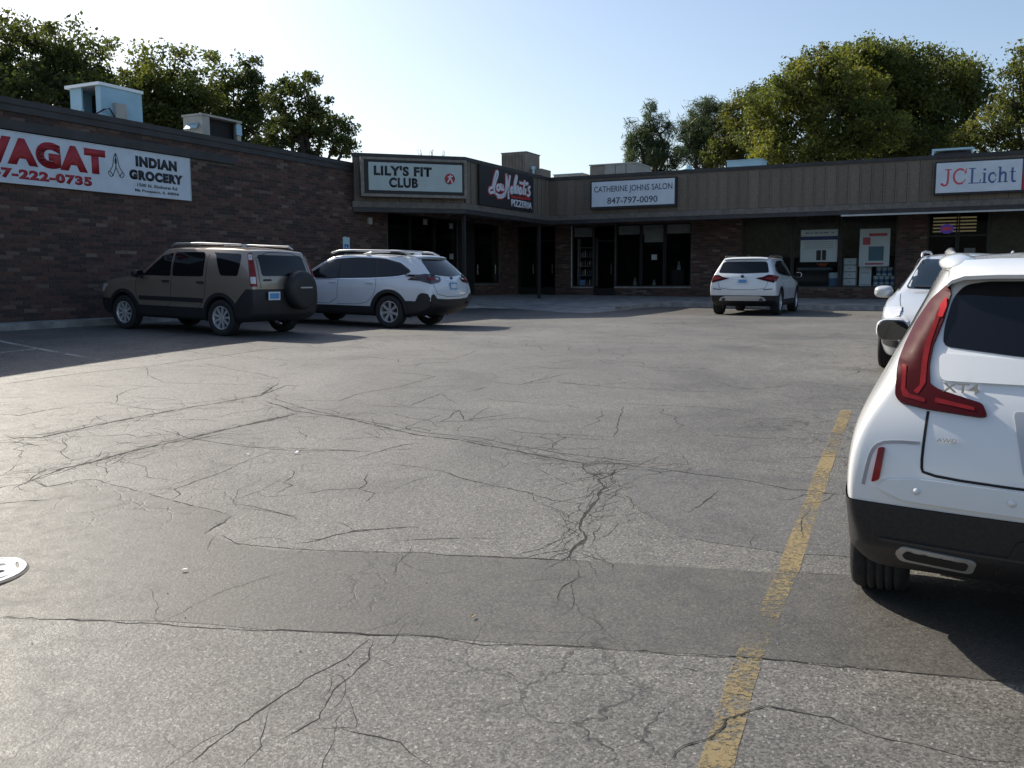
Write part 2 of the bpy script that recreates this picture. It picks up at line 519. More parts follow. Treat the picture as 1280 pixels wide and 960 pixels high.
    def wheel_set(c, yw, width=0.235, style='ten', rimmat=None):
        """four wheels: tyre > rim"""
        rimmat = rimmat or M_RIM
        for (wx, wr, cr, cz) in c.wheels:
            rr = wr * 0.66
            # tyre profile (radius, y)
            prof = [(rr - 0.01, -width * 0.42), (rr + 0.02, -width * 0.5), (wr - 0.05, -width * 0.52), (wr - 0.02, -width * 0.49), (wr - 0.005, -width * 0.40)]
            for g in (-0.24, -0.08, 0.08, 0.24):
                prof += [(wr, width * (g - 0.055)), (wr - 0.009, width * (g - 0.045)), (wr - 0.009, width * (g - 0.015)), (wr, width * (g - 0.005))]
            prof += [(wr - 0.005, width * 0.40), (wr - 0.02, width * 0.49), (wr - 0.05, width * 0.52), (rr + 0.02, width * 0.5), (rr - 0.01, width * 0.42)]
            n = 48; vs = []; fs = []; m = len(prof)
            for i in range(n):
                a = 2 * math.pi * i / n
                for (r_, y_) in prof: vs.append((r_ * math.cos(a), y_, r_ * math.sin(a)))
            for i in range(n):
                for j in range(m - 1):
                    fs.append((i * m + j, i * m + j + 1, ((i + 1) % n) * m + j + 1, ((i + 1) % n) * m + j))
            tme = bpy.data.meshes.new('tyre'); tme.from_pydata(vs, [], fs); tme.materials.append(M_TYRE); tme.update()
            tme.polygons.foreach_set('use_smooth', [True] * len(tme.polygons))
            # rim: lip, barrel, spokes, hub; faces +y
            b = MB(); fy = width * 0.40
            prof2 = [(rr - 0.01, -width * 0.42), (rr - 0.01, fy), (rr + 0.004, fy + 0.008), (rr - 0.018, fy + 0.010), (rr - 0.03, fy - 0.02), (rr - 0.035, -width * 0.40)]
            m2 = len(prof2); vs = []; fs = []
            for i in range(n):
                a = 2 * math.pi * i / n
                for (r_, y_) in prof2: vs.append((r_ * math.cos(a), y_, r_ * math.sin(a)))
            for i in range(n):
                for j in range(m2 - 1):
                    fs.append((i * m2 + j, ((i + 1) % n) * m2 + j, ((i + 1) % n) * m2 + j + 1, i * m2 + j + 1))
            b.add(vs, fs)
            ns = {'ten': 10, 'five': 5, 'seven': 7, 'nine': 9}[style]
            sw = {'ten': 0.020, 'five': 0.045, 'seven': 0.032, 'nine': 0.026}[style]
            for q in range(ns):
                a = 2 * math.pi * q / ns + 0.3
                ca, sa = math.cos(a), math.sin(a)
                def P(r_, w_, y_): return (r_ * ca - w_ * sa, y_, r_ * sa + w_ * ca)
                r0, r1 = 0.035, rr - 0.02; y0, y1 = fy - 0.015, fy - 0.004
                vv = [P(r0, -sw * 0.7, y0), P(r0, sw * 0.7, y0), P(r1, sw, y1), P(r1, -sw, y1), P(r0, -sw * 0.7, y0 - 0.03), P(r0, sw * 0.7, y0 - 0.03), P(r1, sw, y1 - 0.03), P(r1, -sw, y1 - 0.03)]
                b.add(vv, [(0, 3, 2, 1), (4, 5, 6, 7), (0, 1, 5, 4), (1, 2, 6, 5), (2, 3, 7, 6), (3, 0, 4, 7)])
            b.cyl((0, fy - 0.04, 0), (0, fy - 0.008, 0), 0.05, 16, 0.038)
            b.cur = 1
            b.cyl((0, fy - 0.10, 0), (0, fy - 0.09, 0), rr - 0.05, 28)
            rme = b.mesh('rim'); rme.materials.append(rimmat); rme.materials.append(M_RIMDK)
            rme.polygons.foreach_set('material_index', b.m); rme.update()
            for sy in (1, -1):
                w = bpy.data.objects.new('wheel', tme); COL.objects.link(w); w.parent = c.root
                w.location = (wx, sy * (yw - width / 2), wr); w.rotation_euler = (0, random.uniform(0, 6), 0 if sy > 0 else math.pi)
                r_ = bpy.data.objects.new('rim', rme); COL.objects.link(r_); r_.parent = w
    def mirrors(c, x, y, z, size=(0.09, 0.22, 0.15), capm=None, glass=True, stem=0.1):
        """door mirrors: rounded shell with a flat glass facing the rear"""
        for sy in (1, -1):
            bm = bmesh.new(); bmesh.ops.create_uvsphere(bm, u_segments=28, v_segments=18, radius=1)
            for v in bm.verts:
                q = [math.copysign(abs(a_) ** e_, a_) for a_, e_ in zip(v.co, (.75, .62, .62))]
                x_ = q[0] * size[0] * (1.0 if q[0] > 0 else .95)
                k = 1 - .18 * max(0, q[0]); k2 = 1 - .12 * max(0, q[1] * sy)
                v.co = Vector((x_, q[1] * size[1] * .5 * k, q[2] * size[2] * .5 * k * k2))
            me = bpy.data.meshes.new('mirror'); bm.to_mesh(me); bm.free()
            me.materials.append(capm or c.paint); me.polygons.foreach_set('use_smooth', [True] * len(me.polygons)); me.update()
            try: me.set_sharp_from_angle(angle=R(60))
            except Exception: pass
            o = bpy.data.objects.new('mirror', me); COL.objects.link(o); o.parent = c.root
            o.location = (x, sy * y, z); o.rotation_euler = (0, 0, R(6) * sy)
            g = MB(); hx = -size[0] * 0.93
            rp = roundp([(a_ * size[1] * .46 - sy * size[1] * .02, b_ * size[2] * .42) for a_, b_ in ((-1, -1), (1, -1), (1, 1), (-1, 1))], min(size[1:]) * .38)
            ro = [(a_ * 1.08, b_ * 1.10) for a_, b_ in rp]; n_ = len(rp)
            g.add([(hx - .010, a_, b_) for a_, b_ in rp] + [(hx + .015, a_, b_) for a_, b_ in ro], [tuple(range(n_))[::-1]] + [(i, (i + 1) % n_, n_ + (i + 1) % n_, n_ + i) for i in range(n_)])
            g.build('mirror_glass', M_GLASS, o)
            s_ = MB(); s_.cyl((x + 0.01, sy * (y - size[1] * 0.4), z - size[2] * 0.35), (x + 0.02, sy * (y - size[1] * 0.5 - stem), z - size[2] * 0.55), 0.022, 8)
            s_.build('mirror_arm', M_PLAST, c.root)
    def box(c, name, ctr, size, mat_, bev=0.01, parent=None, rot=(0, 0, 0), seg=2):
        bm = bmesh.new(); bmesh.ops.create_cube(bm, size=1)
        for v in bm.verts: v.co = Vector((v.co.x * size[0], v.co.y * size[1], v.co.z * size[2]))
        if bev: bmesh.ops.bevel(bm, geom=bm.edges[:], offset=bev, segments=seg, affect='EDGES')
        me = bpy.data.meshes.new(name); bm.to_mesh(me); bm.free(); me.materials.append(mat_)
        me.polygons.foreach_set('use_smooth', [True] * len(me.polygons)); me.update()
        try: me.set_sharp_from_angle(angle=R(40))
        except Exception: pass
        o = bpy.data.objects.new(name, me); COL.objects.link(o); o.parent = parent or c.root
        o.location = ctr; o.rotation_euler = rot
        return o

def arch(wx, cz, r0, r1, a0=-25, a1=205, n=22, sq=1.0):
    """wheel-arch band polygon in (x, z)"""
    out = [(wx + r1 * math.cos(R(a0 + (a1 - a0) * i / n)), cz + r1 * sq * math.sin(R(a0 + (a1 - a0) * i / n))) for i in range(n + 1)]
    inn = [(wx + r0 * math.cos(R(a0 + (a1 - a0) * i / n)), cz + r0 * math.sin(R(a0 + (a1 - a0) * i / n))) for i in range(n, -1, -1)]
    return out + inn

def text_obj(name, txt, size, mat_, parent, M, bold=0.0, sx=1.0, align='CENTER', ext=0.002, track=1.0):
    """lettering as a mesh lying in the local XY plane of matrix M"""
    cu = bpy.data.curves.new(name, 'FONT'); cu.body = txt; cu.size = size; cu.extrude = ext; cu.offset = bold
    cu.align_x = align; cu.align_y = 'CENTER'; cu.space_character = track; cu.resolution_u = 4
    o = bpy.data.objects.new(name, cu); COL.objects.link(o)
    dg = bpy.context.evaluated_depsgraph_get()
    me = bpy.data.meshes.new_from_object(o.evaluated_get(dg))
    bpy.data.objects.remove(o); bpy.data.curves.remove(cu)
    me.transform(Matrix.Diagonal((sx, 1, 1, 1))); me.transform(M)
    me.materials.clear(); me.materials.append(mat_)
    return link(name, me, None, parent)

def ground_pose(x, y, yaw, wb, tr):
    """location and tilt so that four wheels rest on the lot"""
    f = Vector((math.cos(yaw), math.sin(yaw))); l = Vector((-f.y, f.x)); c_ = Vector((x, y))
    z = {}
    for a in (1, -1):
        for b in (1, -1):
            q = c_ + f * a * wb / 2 + l * b * tr / 2
            z[a, b] = float(G(q.x, q.y))
    zc = sum(z.values()) / 4
    pf = (z[1, 1] + z[1, -1] - z[-1, 1] - z[-1, -1]) / 2 / wb
    pl = (z[1, 1] + z[-1, 1] - z[1, -1] - z[-1, -1]) / 2 / tr
    X = Vector((f.x, f.y, pf)).normalized(); Y = Vector((l.x, l.y, pl)).normalized(); Z = X.cross(Y).normalized(); Y = Z.cross(X)
    Mx = Matrix((X, Y, Z)).transposed()
    return Vector((x, y, zc)), Mx.to_quaternion()

FRAC = [-1, -0.86, -0.45, 0, 0.45, 0.86, 1]

def stations(p):
    """rear->front body stations from a few measurements"""
    W = p['w']; b = p['belt']; rz = p['roof']; g = p.get('gnd', .24); tw = p.get('tumble', .70); wr, wf = p['wr'], p['wf']
    bw = p.get('bwf', .955) * W
    rx = p['rear']                       # 7 x values up the tail
    rzz = p['rearz']
    rw = p.get('rearw', [.83, .92, .96, .955, .91, .77, .62])
    st = []
    st.append((rx, rzz, [W * a for a in rw]))
    d = p.get('rin', .17)
    r1w = p.get('rear1w', [.92, .98, 1.0, .995, .955, .83, .68])
    st.append(([x + d for x in rx], [g, .38, rzz[2] - .01, rzz[3], rzz[4] + .01, rzz[5] + .02, rzz[6] + .035], [W * a for a in r1w]))
    zb = p.get('beltrise', .04)
    st.append(([wr] * 4 + [wr + .03, wr + .08, wr + .16], [g, .36, .64, .88, b + zb * .8, (b + rz) / 2 + .04, rz + p.get('roofr', -.01)], [.93 * W, .985 * W, W, .995 * W, .965 / .955 * bw, (tw + .155) * W - (.955 * W - bw), tw * W]))
    st.append(([wr * .5] * 7, [g, .34, .60, .86, b + zb * .5, (b + rz) / 2 + .03, rz], [.91 * W, .955 * W, .975 * W, .975 * W, bw, (tw + .15) * W - (.955 * W - bw), tw * W]))
    st.append(([-.02] * 7, [g, .34, .60, .86, b + zb * .25, (b + rz) / 2 + .02, rz], [.91 * W, .955 * W, .975 * W, .975 * W, bw, (tw + .15) * W - (.955 * W - bw), tw * W]))
    a = p['rfx']; c = p['cowlx']
    st.append(([c - .45] * 4 + [c - .42, (a + c) / 2 - .2, a], [g, .34, .60, .86, b, (b + rz) / 2, rz - .035], [.91 * W, .955 * W, .975 * W, .975 * W, bw, (tw + .13) * W, (tw - .02) * W]))
    cz = p['cowlz']
    st.append(([c - .15] * 4 + [c - .1, c - .02, c + .05], [g, .34, .60, .84, b - .04, cz - .03, cz], [.92 * W, .96 * W, .98 * W, .98 * W, .955 * W, .84 * W, .70 * W]))
    st.append(([wf + .08] * 7, [g, .36, .62, .82, b - .09, cz - .06, cz - .035], [.93 * W, .985 * W, W, .99 * W, .94 * W, .80 * W, .64 * W]))
    fx = p['xf']; hz = p['nosez']
    st.append(([fx - .30] * 7, [g, .38, .60, hz - .10, hz - .02, hz + .03, hz + .06], [.86 * W, .92 * W, .94 * W, .925 * W, .87 * W, .74 * W, .58 * W]))
    st.append(([fx - .12, fx - .03, fx, fx - .02, fx - .06, fx - .12, fx - .2], [g + .04, .36, .55, hz - .16, hz - .08, hz - .02, hz + .02], [.66 * W, .73 * W, .77 * W, .79 * W, .77 * W, .68 * W, .52 * W]))
    cr = p.get('crown', [.02, .03, .045, .045, .045, .04, .03, .05, .05, .02])
    return st, cr

def plate(c, x, y, z, tilt, name='license_plate', w=.305, h=.152, top=M_PLATEB, lettermat=M_INK, txt='', base=M_PLATEW, parent=None):
    o = c.box(name, (x, y, z), (.008, w, h), base, bev=.002, rot=(0, tilt, 0))
    return o

# ---- the white crossover in the near right corner ---------------------------------
def build_near_crossover():
    W_ = mat_white
    loc, q = ground_pose(*NEAR_POS, NEAR_YAW, 2.78, 1.6)
    c = Car('white_crossover', loc, NEAR_YAW, 'white crossover with tall red boomerang tail lights parked beside the yellow line, tail towards us', 'car', q)
    p = dict(w=.94, belt=1.02, roof=1.60, wr=-1.39, wf=1.39, rear=[-2.02, -2.17, -2.25, -2.21, -2.13, -1.98, -1.84], rearz=[.36, .46, .66, .93, 1.09, 1.32, 1.545],
             rearw=[.80, .89, .965, .95, .835, .705, .595], rear1w=[.9, .97, .99, .99, .885, .765, .65], bwf=.91,
             rfx=.42, cowlx=1.25, cowlz=1.06, xf=2.34, nosez=.92, tumble=.66, rin=.16, roofr=-.04)
    st, cr = stations(p)
    c.body(st, FRAC, [.05, .07, .09, .09, .10, .09, .07], [.08] * 7, cr, W_, [(-1.39, .365, .405, .375), (1.39, .365, .405, .375)], ((-2.26, 2.34), .94, (.22, 1.605)))
    c.carve('lower_bumper', [((0, 0, .632), (0, 0, 1)), ((-1.72, 0, 0), (1, 0, 0))], lambda q: q.x < -1.72 and q.z < .632, M_PLAST, .006)
    c.carve('sill_cladding', [((0, 0, .40), (0, 0, 1))], lambda q: q.x > -1.72 and q.z < .40, M_PLAST, .004)
    c.wheel_set(.925, .24, 'ten')
    for s_ in (-1.39, 1.39):
        c.patch('arch_trim', arch(s_, .375, .41, .455, -14, 194), 'L', .008, M_PLAST, .05, .02, mirror=True)
    # rear window with its black border
    gl = [(-.60, 1.245), (-.33, 1.222), (0, 1.217), (.33, 1.222), (.60, 1.245), (.598, 1.32), (.575, 1.43), (.535, 1.482), (.45, 1.497), (0, 1.508), (-.45, 1.497), (-.535, 1.482), (-.575, 1.43), (-.598, 1.32)]
    c.patch('rear_window', gl, 'B', .004, M_GLASS, .06, .014, rnd=.03)
    # boomerang tail lamps: outer lens, bright tube, dark shell
    lamp = [(.588, 1.478), (.648, 1.411), (.697, 1.322), (.731, 1.233), (.747, 1.173), (.757, 1.077), (.755, 1.045), (.733, 1.024), (.635, 1.010), (.45, .998), (.428, 1.004), (.446, 1.045), (.60, 1.082), (.632, 1.10), (.640, 1.17), (.632, 1.244), (.600, 1.346), (.580, 1.444)]
    ll = c.patch('tail_lamp', lamp, 'B', .016, M_REDDK, .03, .03, rnd=.012, mirror=True)
    for o, sg in zip(ll, (1, -1)):
        inn = [(.606, 1.40), (.622, 1.37), (.660, 1.25), (.668, 1.17), (.668, 1.09), (.690, 1.068), (.672, 1.058), (.648, 1.10), (.648, 1.18), (.640, 1.25), (.612, 1.36)]
        if sg < 0: inn = [(-a, b) for a, b in inn][::-1]
        c.patch('lens', inn, 'B', .0175, M_RED, .025, .004, parent=o, rnd=.006)
        hot = [(.594, 1.425), (.612, 1.395), (.622, 1.35), (.606, 1.345), (.592, 1.39)]
        if sg < 0: hot = [(-a, b) for a, b in hot][::-1]
        c.patch('lens', hot, 'B', .0195, M_REDHOT, .02, .005, parent=o, rnd=.006)
        bar = [(.470, 1.018), (.61, 1.034), (.61, 1.052), (.475, 1.030)]
        if sg < 0: bar = [(-a, b) for a, b in bar][::-1]
        c.patch('lens', bar, 'B', .0175, M_RED, .025, .006, parent=o, rnd=.004)
        bar = [(.645, 1.03), (.725, 1.045), (.735, 1.07), (.735, 1.16), (.722, 1.16), (.72, 1.075), (.70, 1.055), (.645, 1.045)]
        if sg < 0: bar = [(-a, b) for a, b in bar][::-1]
        c.patch('lens', bar, 'B', .0175, M_RED, .025, .006, parent=o, rnd=.004)
    # tailgate shut line, crease panel, bumper pieces
    g = [(-.633, 1.005), (-.640, .90), (-.643, .80), (-.633, .772), (-.47, .760), (0, .752), (.47, .760), (.633, .772), (.643, .80), (.640, .90), (.633, 1.005)]
    c.line('tailgate_seam', g, 'B', .010, .0025, M_GAP, smooth=1)
    c.patch('tailgate_crease', [(-.60, 1.115), (0, 1.125), (.60, 1.115), (.61, 1.215), (0, 1.20), (-.61, 1.215)], 'B', .012, c.paint, .05, .02, rnd=.03)
    c.patch('bumper_ledge', [(-.80, .70), (-.70, .665), (-.60, .662), (0, .655), (.60, .662), (.70, .665), (.80, .70), (.76, .735), (.62, .752), (0, .742), (-.62, .752), (-.76, .735)], 'B', .022, c.paint, .05, .03, rnd=.02)
    c.patch('reflector', [(.800, .852), (.777, .856), (.790, .728), (.818, .714)], 'B', .012, M_RED, .03, .02, rnd=.008, mirror=True)
    c.line('bumper_recess_shade', [(.655, .885), (.735, .882), (.80, .870), (.828, .835), (.842, .76), (.850, .70)], 'B', .012, .0035, mat('shade_gap_white', (.30, .30, .31), .6), mirror=True)  # grey strip on the surface paints the shade of the bumper's recessed edge
    for sy in (1, -1):
        for yy in (.653, .330):
            p_, n_ = c.cast('B', sy * yy, .706)
            m = MB(); m.cyl(p_ + Vector((.004, 0, 0)), p_ - Vector((.026, 0, 0)), .0135, 16); m.build('parking_sensor', c.paint, c.root, True)
            m = MB()
    for sy in (1, -1):
        e = [(.722, .411), (.698, .456), (.44, .440), (.425, .425), (.432, .345), (.45, .330), (.705, .352)]
        e2 = [(.694, .408), (.680, .434), (.462, .420), (.452, .408), (.456, .366), (.468, .354), (.682, .374)]
        if sy < 0: e = [(-a, b) for a, b in e][::-1]; e2 = [(-a, b) for a, b in e2][::-1]
        o = c.patch('exhaust_surround', e, 'B', .012, M_SILV, .03, .03, rnd=.02)[0]
        c.patch('exhaust_opening', e2, 'B', .0145, M_UNDER, .03, .01, rnd=.015, parent=o)
    c.line('bumper_lip', [(-.78, .475), (-.40, .47), (.40, .47), (.78, .475)], 'B', .012, .012, mat('satin_black_lip', (.035, .035, .037), .4))
    c.patch('lower_diffuser', [(-.36, .34), (.36, .34), (.30, .56), (-.30, .56)], 'B', .012, M_PLAST, .06, .03, rnd=.03)
    c.patch('plate_recess', [(-.30, .80), (.30, .80), (.345, 1.03), (-.345, 1.03)], 'B', .004, mat('plate_recess_grey', (.42, .43, .45), .5), .06, .02, rnd=.02)  # grey patch, darker than the body around it
    p_, n_ = c.cast('B', 0, .90)
    c.box('license_plate', (p_.x - .016, 0, .905), (.006, .305, .152), M_PLATEW, .002, rot=(0, R(4), 0))
    # badges
    Mt = lambda y, z, dx: Matrix.Translation((c.cast('B', y, z)[0].x - dx, y, z)) @ Matrix(((0, 0, -1, 0), (-1, 0, 0, 0), (0, 1, 0, 0), (0, 0, 0, 1)))
    text_obj('badge_lettering', 'XT4', .052, M_CHROME, c.root, Mt(.525, 1.098, .016), bold=.001, sx=1.35, ext=.003)
    text_obj('badge_lettering', 'AWD', .022, M_CHROME, c.root, Mt(.56, .907, .010), sx=1.3, ext=.003)
    # spoiler over the rear glass, roof rails, shark fin
    sp = MB()
    prof = [(-1.70, 1.594), (-1.84, 1.576), (-1.945, 1.548), (-1.968, 1.535), (-1.96, 1.520), (-1.88, 1.512), (-1.76, 1.53)]
    ys = [-.60, -.585, -.54, -.42, -.2, 0, .2, .42, .54, .585, .60]
    zz = {a: (0 if abs(a) < .5 else -.004 if abs(a) < .56 else -.02 if abs(a) < .59 else -.035) for a in ys}
    xx = {a: .10 * (abs(a) / .6) ** 2.2 for a in ys}
    vs = []; fs = []
    for a in ys:
        for (x_, z_) in prof: vs.append((x_ + xx[a], a, z_ + zz[a] - .012 * (a / .6) ** 2))
    n_ = len(prof)
    for i in range(len(ys) - 1):
        for j in range(n_): fs.append((i * n_ + j, i * n_ + (j + 1) % n_, (i + 1) * n_ + (j + 1) % n_, (i + 1) * n_ + j))
    fs += [tuple(range(n_))[::-1], tuple((len(ys) - 1) * n_ + j for j in range(n_))]
    sp.add(vs, fs); so = sp.build('spoiler', c.paint, c.root, True)
    so.data.set_sharp_from_angle(angle=R(50))
    for sy in (1, -1):
        pts = [(-1.60, sy * .565, 1.55), (-1.45, sy * .575, 1.570), (-1.30, sy * .59, 1.592), (-1.1, sy * .60, 1.602), (-.4, sy * .61, 1.606), (.2, sy * .61, 1.60), (.42, sy * .60, 1.56)]
        pts = chaikin([(q[0], q[2]) for q in pts], 2, False)
        m = MB(); m.tube([Vector((q[0], sy * (.565 + .045 * min(1, (q[0] + 1.62) / .6)), q[1])) for q in pts], .020, 12); m.build('roof_rail', c.paint, c.root, True)
        bm = bmesh.new(); bmesh.ops.create_uvsphere(bm, u_segments=24, v_segments=14, radius=1)
        for v in bm.verts: v.co = Vector((v.co.x * .24, v.co.y * .075, v.co.z * .036))
        me = bpy.data.meshes.new('rail_foot'); bm.to_mesh(me); bm.free(); me.polygons.foreach_set('use_smooth', [True] * len(me.polygons)); me.materials.append(c.paint)
        o = bpy.data.objects.new('rail_foot', me); COL.objects.link(o); o.parent = c.root; o.location = (-1.46, sy * .570, 1.568); o.rotation_euler = (0, R(-4), 0)
    fin = MB()
    fin.add([(-1.50, -.035, 1.60), (-1.50, .035, 1.60), (-1.20, .02, 1.60), (-1.20, -.02, 1.60), (-1.47, -.006, 1.672), (-1.47, .006, 1.672), (-1.40, .005, 1.667), (-1.40, -.005, 1.667)],
            [(0, 1, 5, 4), (1, 2, 6, 5), (2, 3, 7, 6), (3, 0, 4, 7), (4, 5, 6, 7)])
    fin.build('antenna_fin', c.paint, c.root)
    # side glass, doors, mirrors
    dlo = [(.98, 1.06), (.35, 1.44), (-.2, 1.50), (-.9, 1.50), (-1.35, 1.45), (-1.62, 1.30), (-1.45, 1.17), (-.8, 1.11), (.2, 1.06)]
    c.patch('window_surround', dlo, 'L', .003, M_PLAST, .07, .012, rnd=.04, mirror=True)
    for w in ([(.88, 1.085), (.33, 1.415), (.0, 1.455), (-.02, 1.09)], [(-.09, 1.095), (-.07, 1.46), (-.80, 1.472), (-.93, 1.135)], [(-1.0, 1.15), (-.88, 1.465), (-1.30, 1.42), (-1.53, 1.30), (-1.42, 1.20)]):
        c.patch('side_window', w, 'L', .006, M_GLASS, .07, .012, rnd=.03, mirror=True)
    for dr in ([(1.0, 1.03), (.98, .70), (.90, .42), (-.02, .40), (-.05, 1.04)], [(-.05, .40), (-.80, .42), (-1.0, .60), (-1.02, .85), (-.95, 1.10)]):
        c.line('door_seam', dr, 'L', .008, .0015, M_GAP, mirror=True)
    c.patch('windshield', [(-.62, 1.10), (.62, 1.10), (.57, 1.50), (-.57, 1.50)], 'F', .004, M_GLASS2, .08, .012, rnd=.05)
    c.mirrors(.78, .955, 1.06, (.095, .20, .155), c.paint)
    front_end(c, .80)
    return c

def front_end(c, hz, w=.62):
    """headlamps, grille, intake and bonnet seam"""
    c.patch('headlamp', [(.46, hz - .10), (.80, hz - .08), (.86, hz + .03), (.74, hz + .04), (.50, hz - .02)], 'F', .010, M_CLEARL, .05, .03, rnd=.03, mirror=True)
    c.patch('grille', [(-.34, hz - .30), (.34, hz - .30), (.42, hz - .06), (.36, hz + .0), (-.36, hz + .0), (-.42, hz - .06)], 'F', .010, M_PLAST, .06, .03, rnd=.04)
    c.patch('lower_intake', [(-.60, hz - .46), (.60, hz - .46), (.52, hz - .36), (-.52, hz - .36)], 'F', .008, M_PLAST, .06, .03, rnd=.03)
    c.line('hood_seam', [(1.2, .74), (1.6, .70), (2.0, .60)], 'T', .008, .002, M_GAP, mirror=True)

def common_side(c, dlo, wins, doors, glass=None, mirror=True):
    c.patch('window_surround', dlo, 'L', .003, M_PLAST, .08, .012, rnd=.04, mirror=True)
    for w in wins: c.patch('side_window', w, 'L', .006, glass or M_GLASS, .08, .012, rnd=.03, mirror=True)
    for dr in doors: c.line('door_seam', dr, 'L', .008, .0015, M_GAP, mirror=True)

def build_tan_suv():
    P_ = mat_tan
    loc, q = ground_pose(*TAN_POS, TAN_YAW, 2.62, 1.54)
    c = Car('tan_suv', loc, TAN_YAW, 'tan boxy car with a covered spare wheel on its tailgate, nose to the brick wall', 'car', q)
    p = dict(w=.89, belt=1.06, roof=1.65, wr=-1.31, wf=1.31, rear=[-2.02, -2.10, -2.14, -2.12, -2.10, -2.02, -1.90], rearz=[.34, .44, .68, .93, 1.10, 1.38, 1.60], rin=.13,
             rearw=[.86, .93, .97, .96, .94, .86, .76], rear1w=[.92, .98, 1.0, .99, .96, .88, .79], rfx=.35, cowlx=1.12, cowlz=1.10, xf=2.26, nosez=.98, tumble=.77, roofr=.0, gnd=.28)
    st, cr = stations(p)
    c.body(st, FRAC, [.03, .03, .04, .04, .04, .04, .03], [.08] * 7, cr, P_, [(-1.31, .335, .385, .345), (1.31, .335, .385, .345)], ((-2.16, 2.26), .89, (.26, 1.655)))
    c.carve('lower_bumper', [((0, 0, .88), (0, 0, 1)), ((-1.70, 0, 0), (1, 0, 0)), ((-1.95, 0, .88), (.26, 0, .25))], lambda q: q.x < -1.70 and q.z < .88 and (q.x + 1.95) * .26 + (q.z - .88) * .25 < 0, M_PLAST, .010)
    c.carve('front_bumper', [((0, 0, .60), (0, 0, 1)), ((1.66, 0, 0), (1, 0, 0))], lambda q: q.x > 1.66 and q.z < .60, M_PLAST, .008)
    c.carve('sill_cladding', [((0, 0, .50), (0, 0, 1))], lambda q: -1.70 < q.x < 1.66 and q.z < .50, M_PLAST, .006)
    c.wheel_set(.885, .215, 'nine')
    for s_ in (-1.31, 1.31): c.patch('arch_trim', arch(s_, .345, .385, .455, -10, 190), 'L', .016, M_PLAST, .05, .03, mirror=True)
    c.patch('side_moulding', [(.86, .60), (.86, .68), (-.86, .68), (-.86, .60)], 'L', .012, M_PLAST, .08, .02, rnd=.01, mirror=True)
    for w in ([(.80, 1.075), (.30, 1.46), (.02, 1.52), (.0, 1.075)], [(-.05, 1.075), (-.04, 1.525), (-.80, 1.535), (-.86, 1.40), (-.86, 1.085)], [(-1.10, 1.50), (-1.02, 1.53), (-1.72, 1.51), (-1.74, 1.30), (-1.72, 1.11), (-1.30, 1.11)]):
        c.patch('side_window', w, 'L', .005, M_GLASS, .08, .012, rnd=.05, mirror=True)
    for dr in ([(.96, 1.06), (.95, .7), (.84, .44), (0, .42), (-.02, 1.05), (-.02, 1.55)], [(-.02, .42), (-.70, .42), (-.86, .62), (-.93, .80), (-.93, 1.5)]):
        c.line('door_seam', dr, 'L', .008, .0015, M_GAP, mirror=True)
    for x_ in (.12, -.80): c.patch('door_handle', [(x_ - .09, .955), (x_ + .09, .955), (x_ + .09, .99), (x_ - .09, .99)], 'L', .03, M_PLAST, .05, .03, rnd=.015, mirror=True)
    c.patch('rear_window', [(-.62, 1.12), (.62, 1.12), (.59, 1.50), (-.59, 1.50)], 'B', .005, M_GLASS, .07, .012, rnd=.06)
    l2 = c.patch('tail_lamp', [(-.955, .93), (-.84, .93), (-.82, 1.15), (-.80, 1.52), (-.87, 1.53), (-.925, 1.2)], 'BL', .010, M_RED, .035, .03, rnd=.02, mirror=True)
    for o, fr_ in zip(l2, ('BL', 'BR')):
        for za, zb in ((.98, 1.10), (1.40, 1.50)):
            c.patch('clear_lens', [(-.925 + (za > 1.2) * .05, za), (-.85 + (za > 1.2) * .03, za), (-.84 + (za > 1.2) * .03, zb), (-.92 + (za > 1.2) * .05, zb)], fr_, .015, M_CLEARL, .04, .01, parent=o, rnd=.01)
    # spare wheel under its hard cover, off-centre on the tailgate
    n = 40; vs = []; fs = []
    pr = [(0, -2.395), (.20, -2.39), (.29, -2.375), (.325, -2.34), (.335, -2.28), (.335, -2.18), (.30, -2.14)]
    for i in range(n):
        a = 2 * math.pi * i / n
        for (r_, x_) in pr: vs.append((x_, -.24 + 1.1 * r_ * math.cos(a), .86 + 1.1 * r_ * math.sin(a)))
    m_ = len(pr)
    for i in range(n):
        for j in range(m_ - 1): fs.append((i * m_ + j, i * m_ + j + 1, ((i + 1) % n) * m_ + j + 1, ((i + 1) % n) * m_ + j))
    m = MB(); m.add(vs, fs); so = m.build('spare_wheel_cover', M_PLAST, c.root, True)
    m = MB(); m.box(-2.402, -2.39, -.40, -.08, .90, .925); m.build('cover_band', M_SILV, so)
    c.box('license_plate', (-2.20, .42, .76), (.008, .305, .152), M_PLATEW, .002)
    c.box('license_plate_print', (-2.206, .42, .76), (.004, .24, .10), M_PLATEB, .001)
    c.line('tailgate_seam', [(-.68, .90), (-.70, 1.10), (-.63, 1.55), (.63, 1.55), (.70, 1.10), (.68, .90)], 'B', .010, .002, M_GAP)
    c.patch('tailgate_handle', [(.42, 1.03), (.60, 1.03), (.60, 1.06), (.42, 1.06)], 'B', .02, M_PLAST, .04, .02, rnd=.01)
    for sy in (1, -1):
        pts = [(-1.72, sy * .62, 1.63), (-1.60, sy * .63, 1.68), (-.6, sy * .64, 1.70), (.05, sy * .64, 1.69), (.20, sy * .63, 1.64)]
        m = MB(); m.tube([Vector(q) for q in pts], .018, 8); m.build('roof_rail', M_SILV, c.root, True)
    c.patch('windshield', [(-.64, 1.14), (.64, 1.14), (.60, 1.56), (-.60, 1.56)], 'F', .004, M_GLASS, .08, .012, rnd=.05)
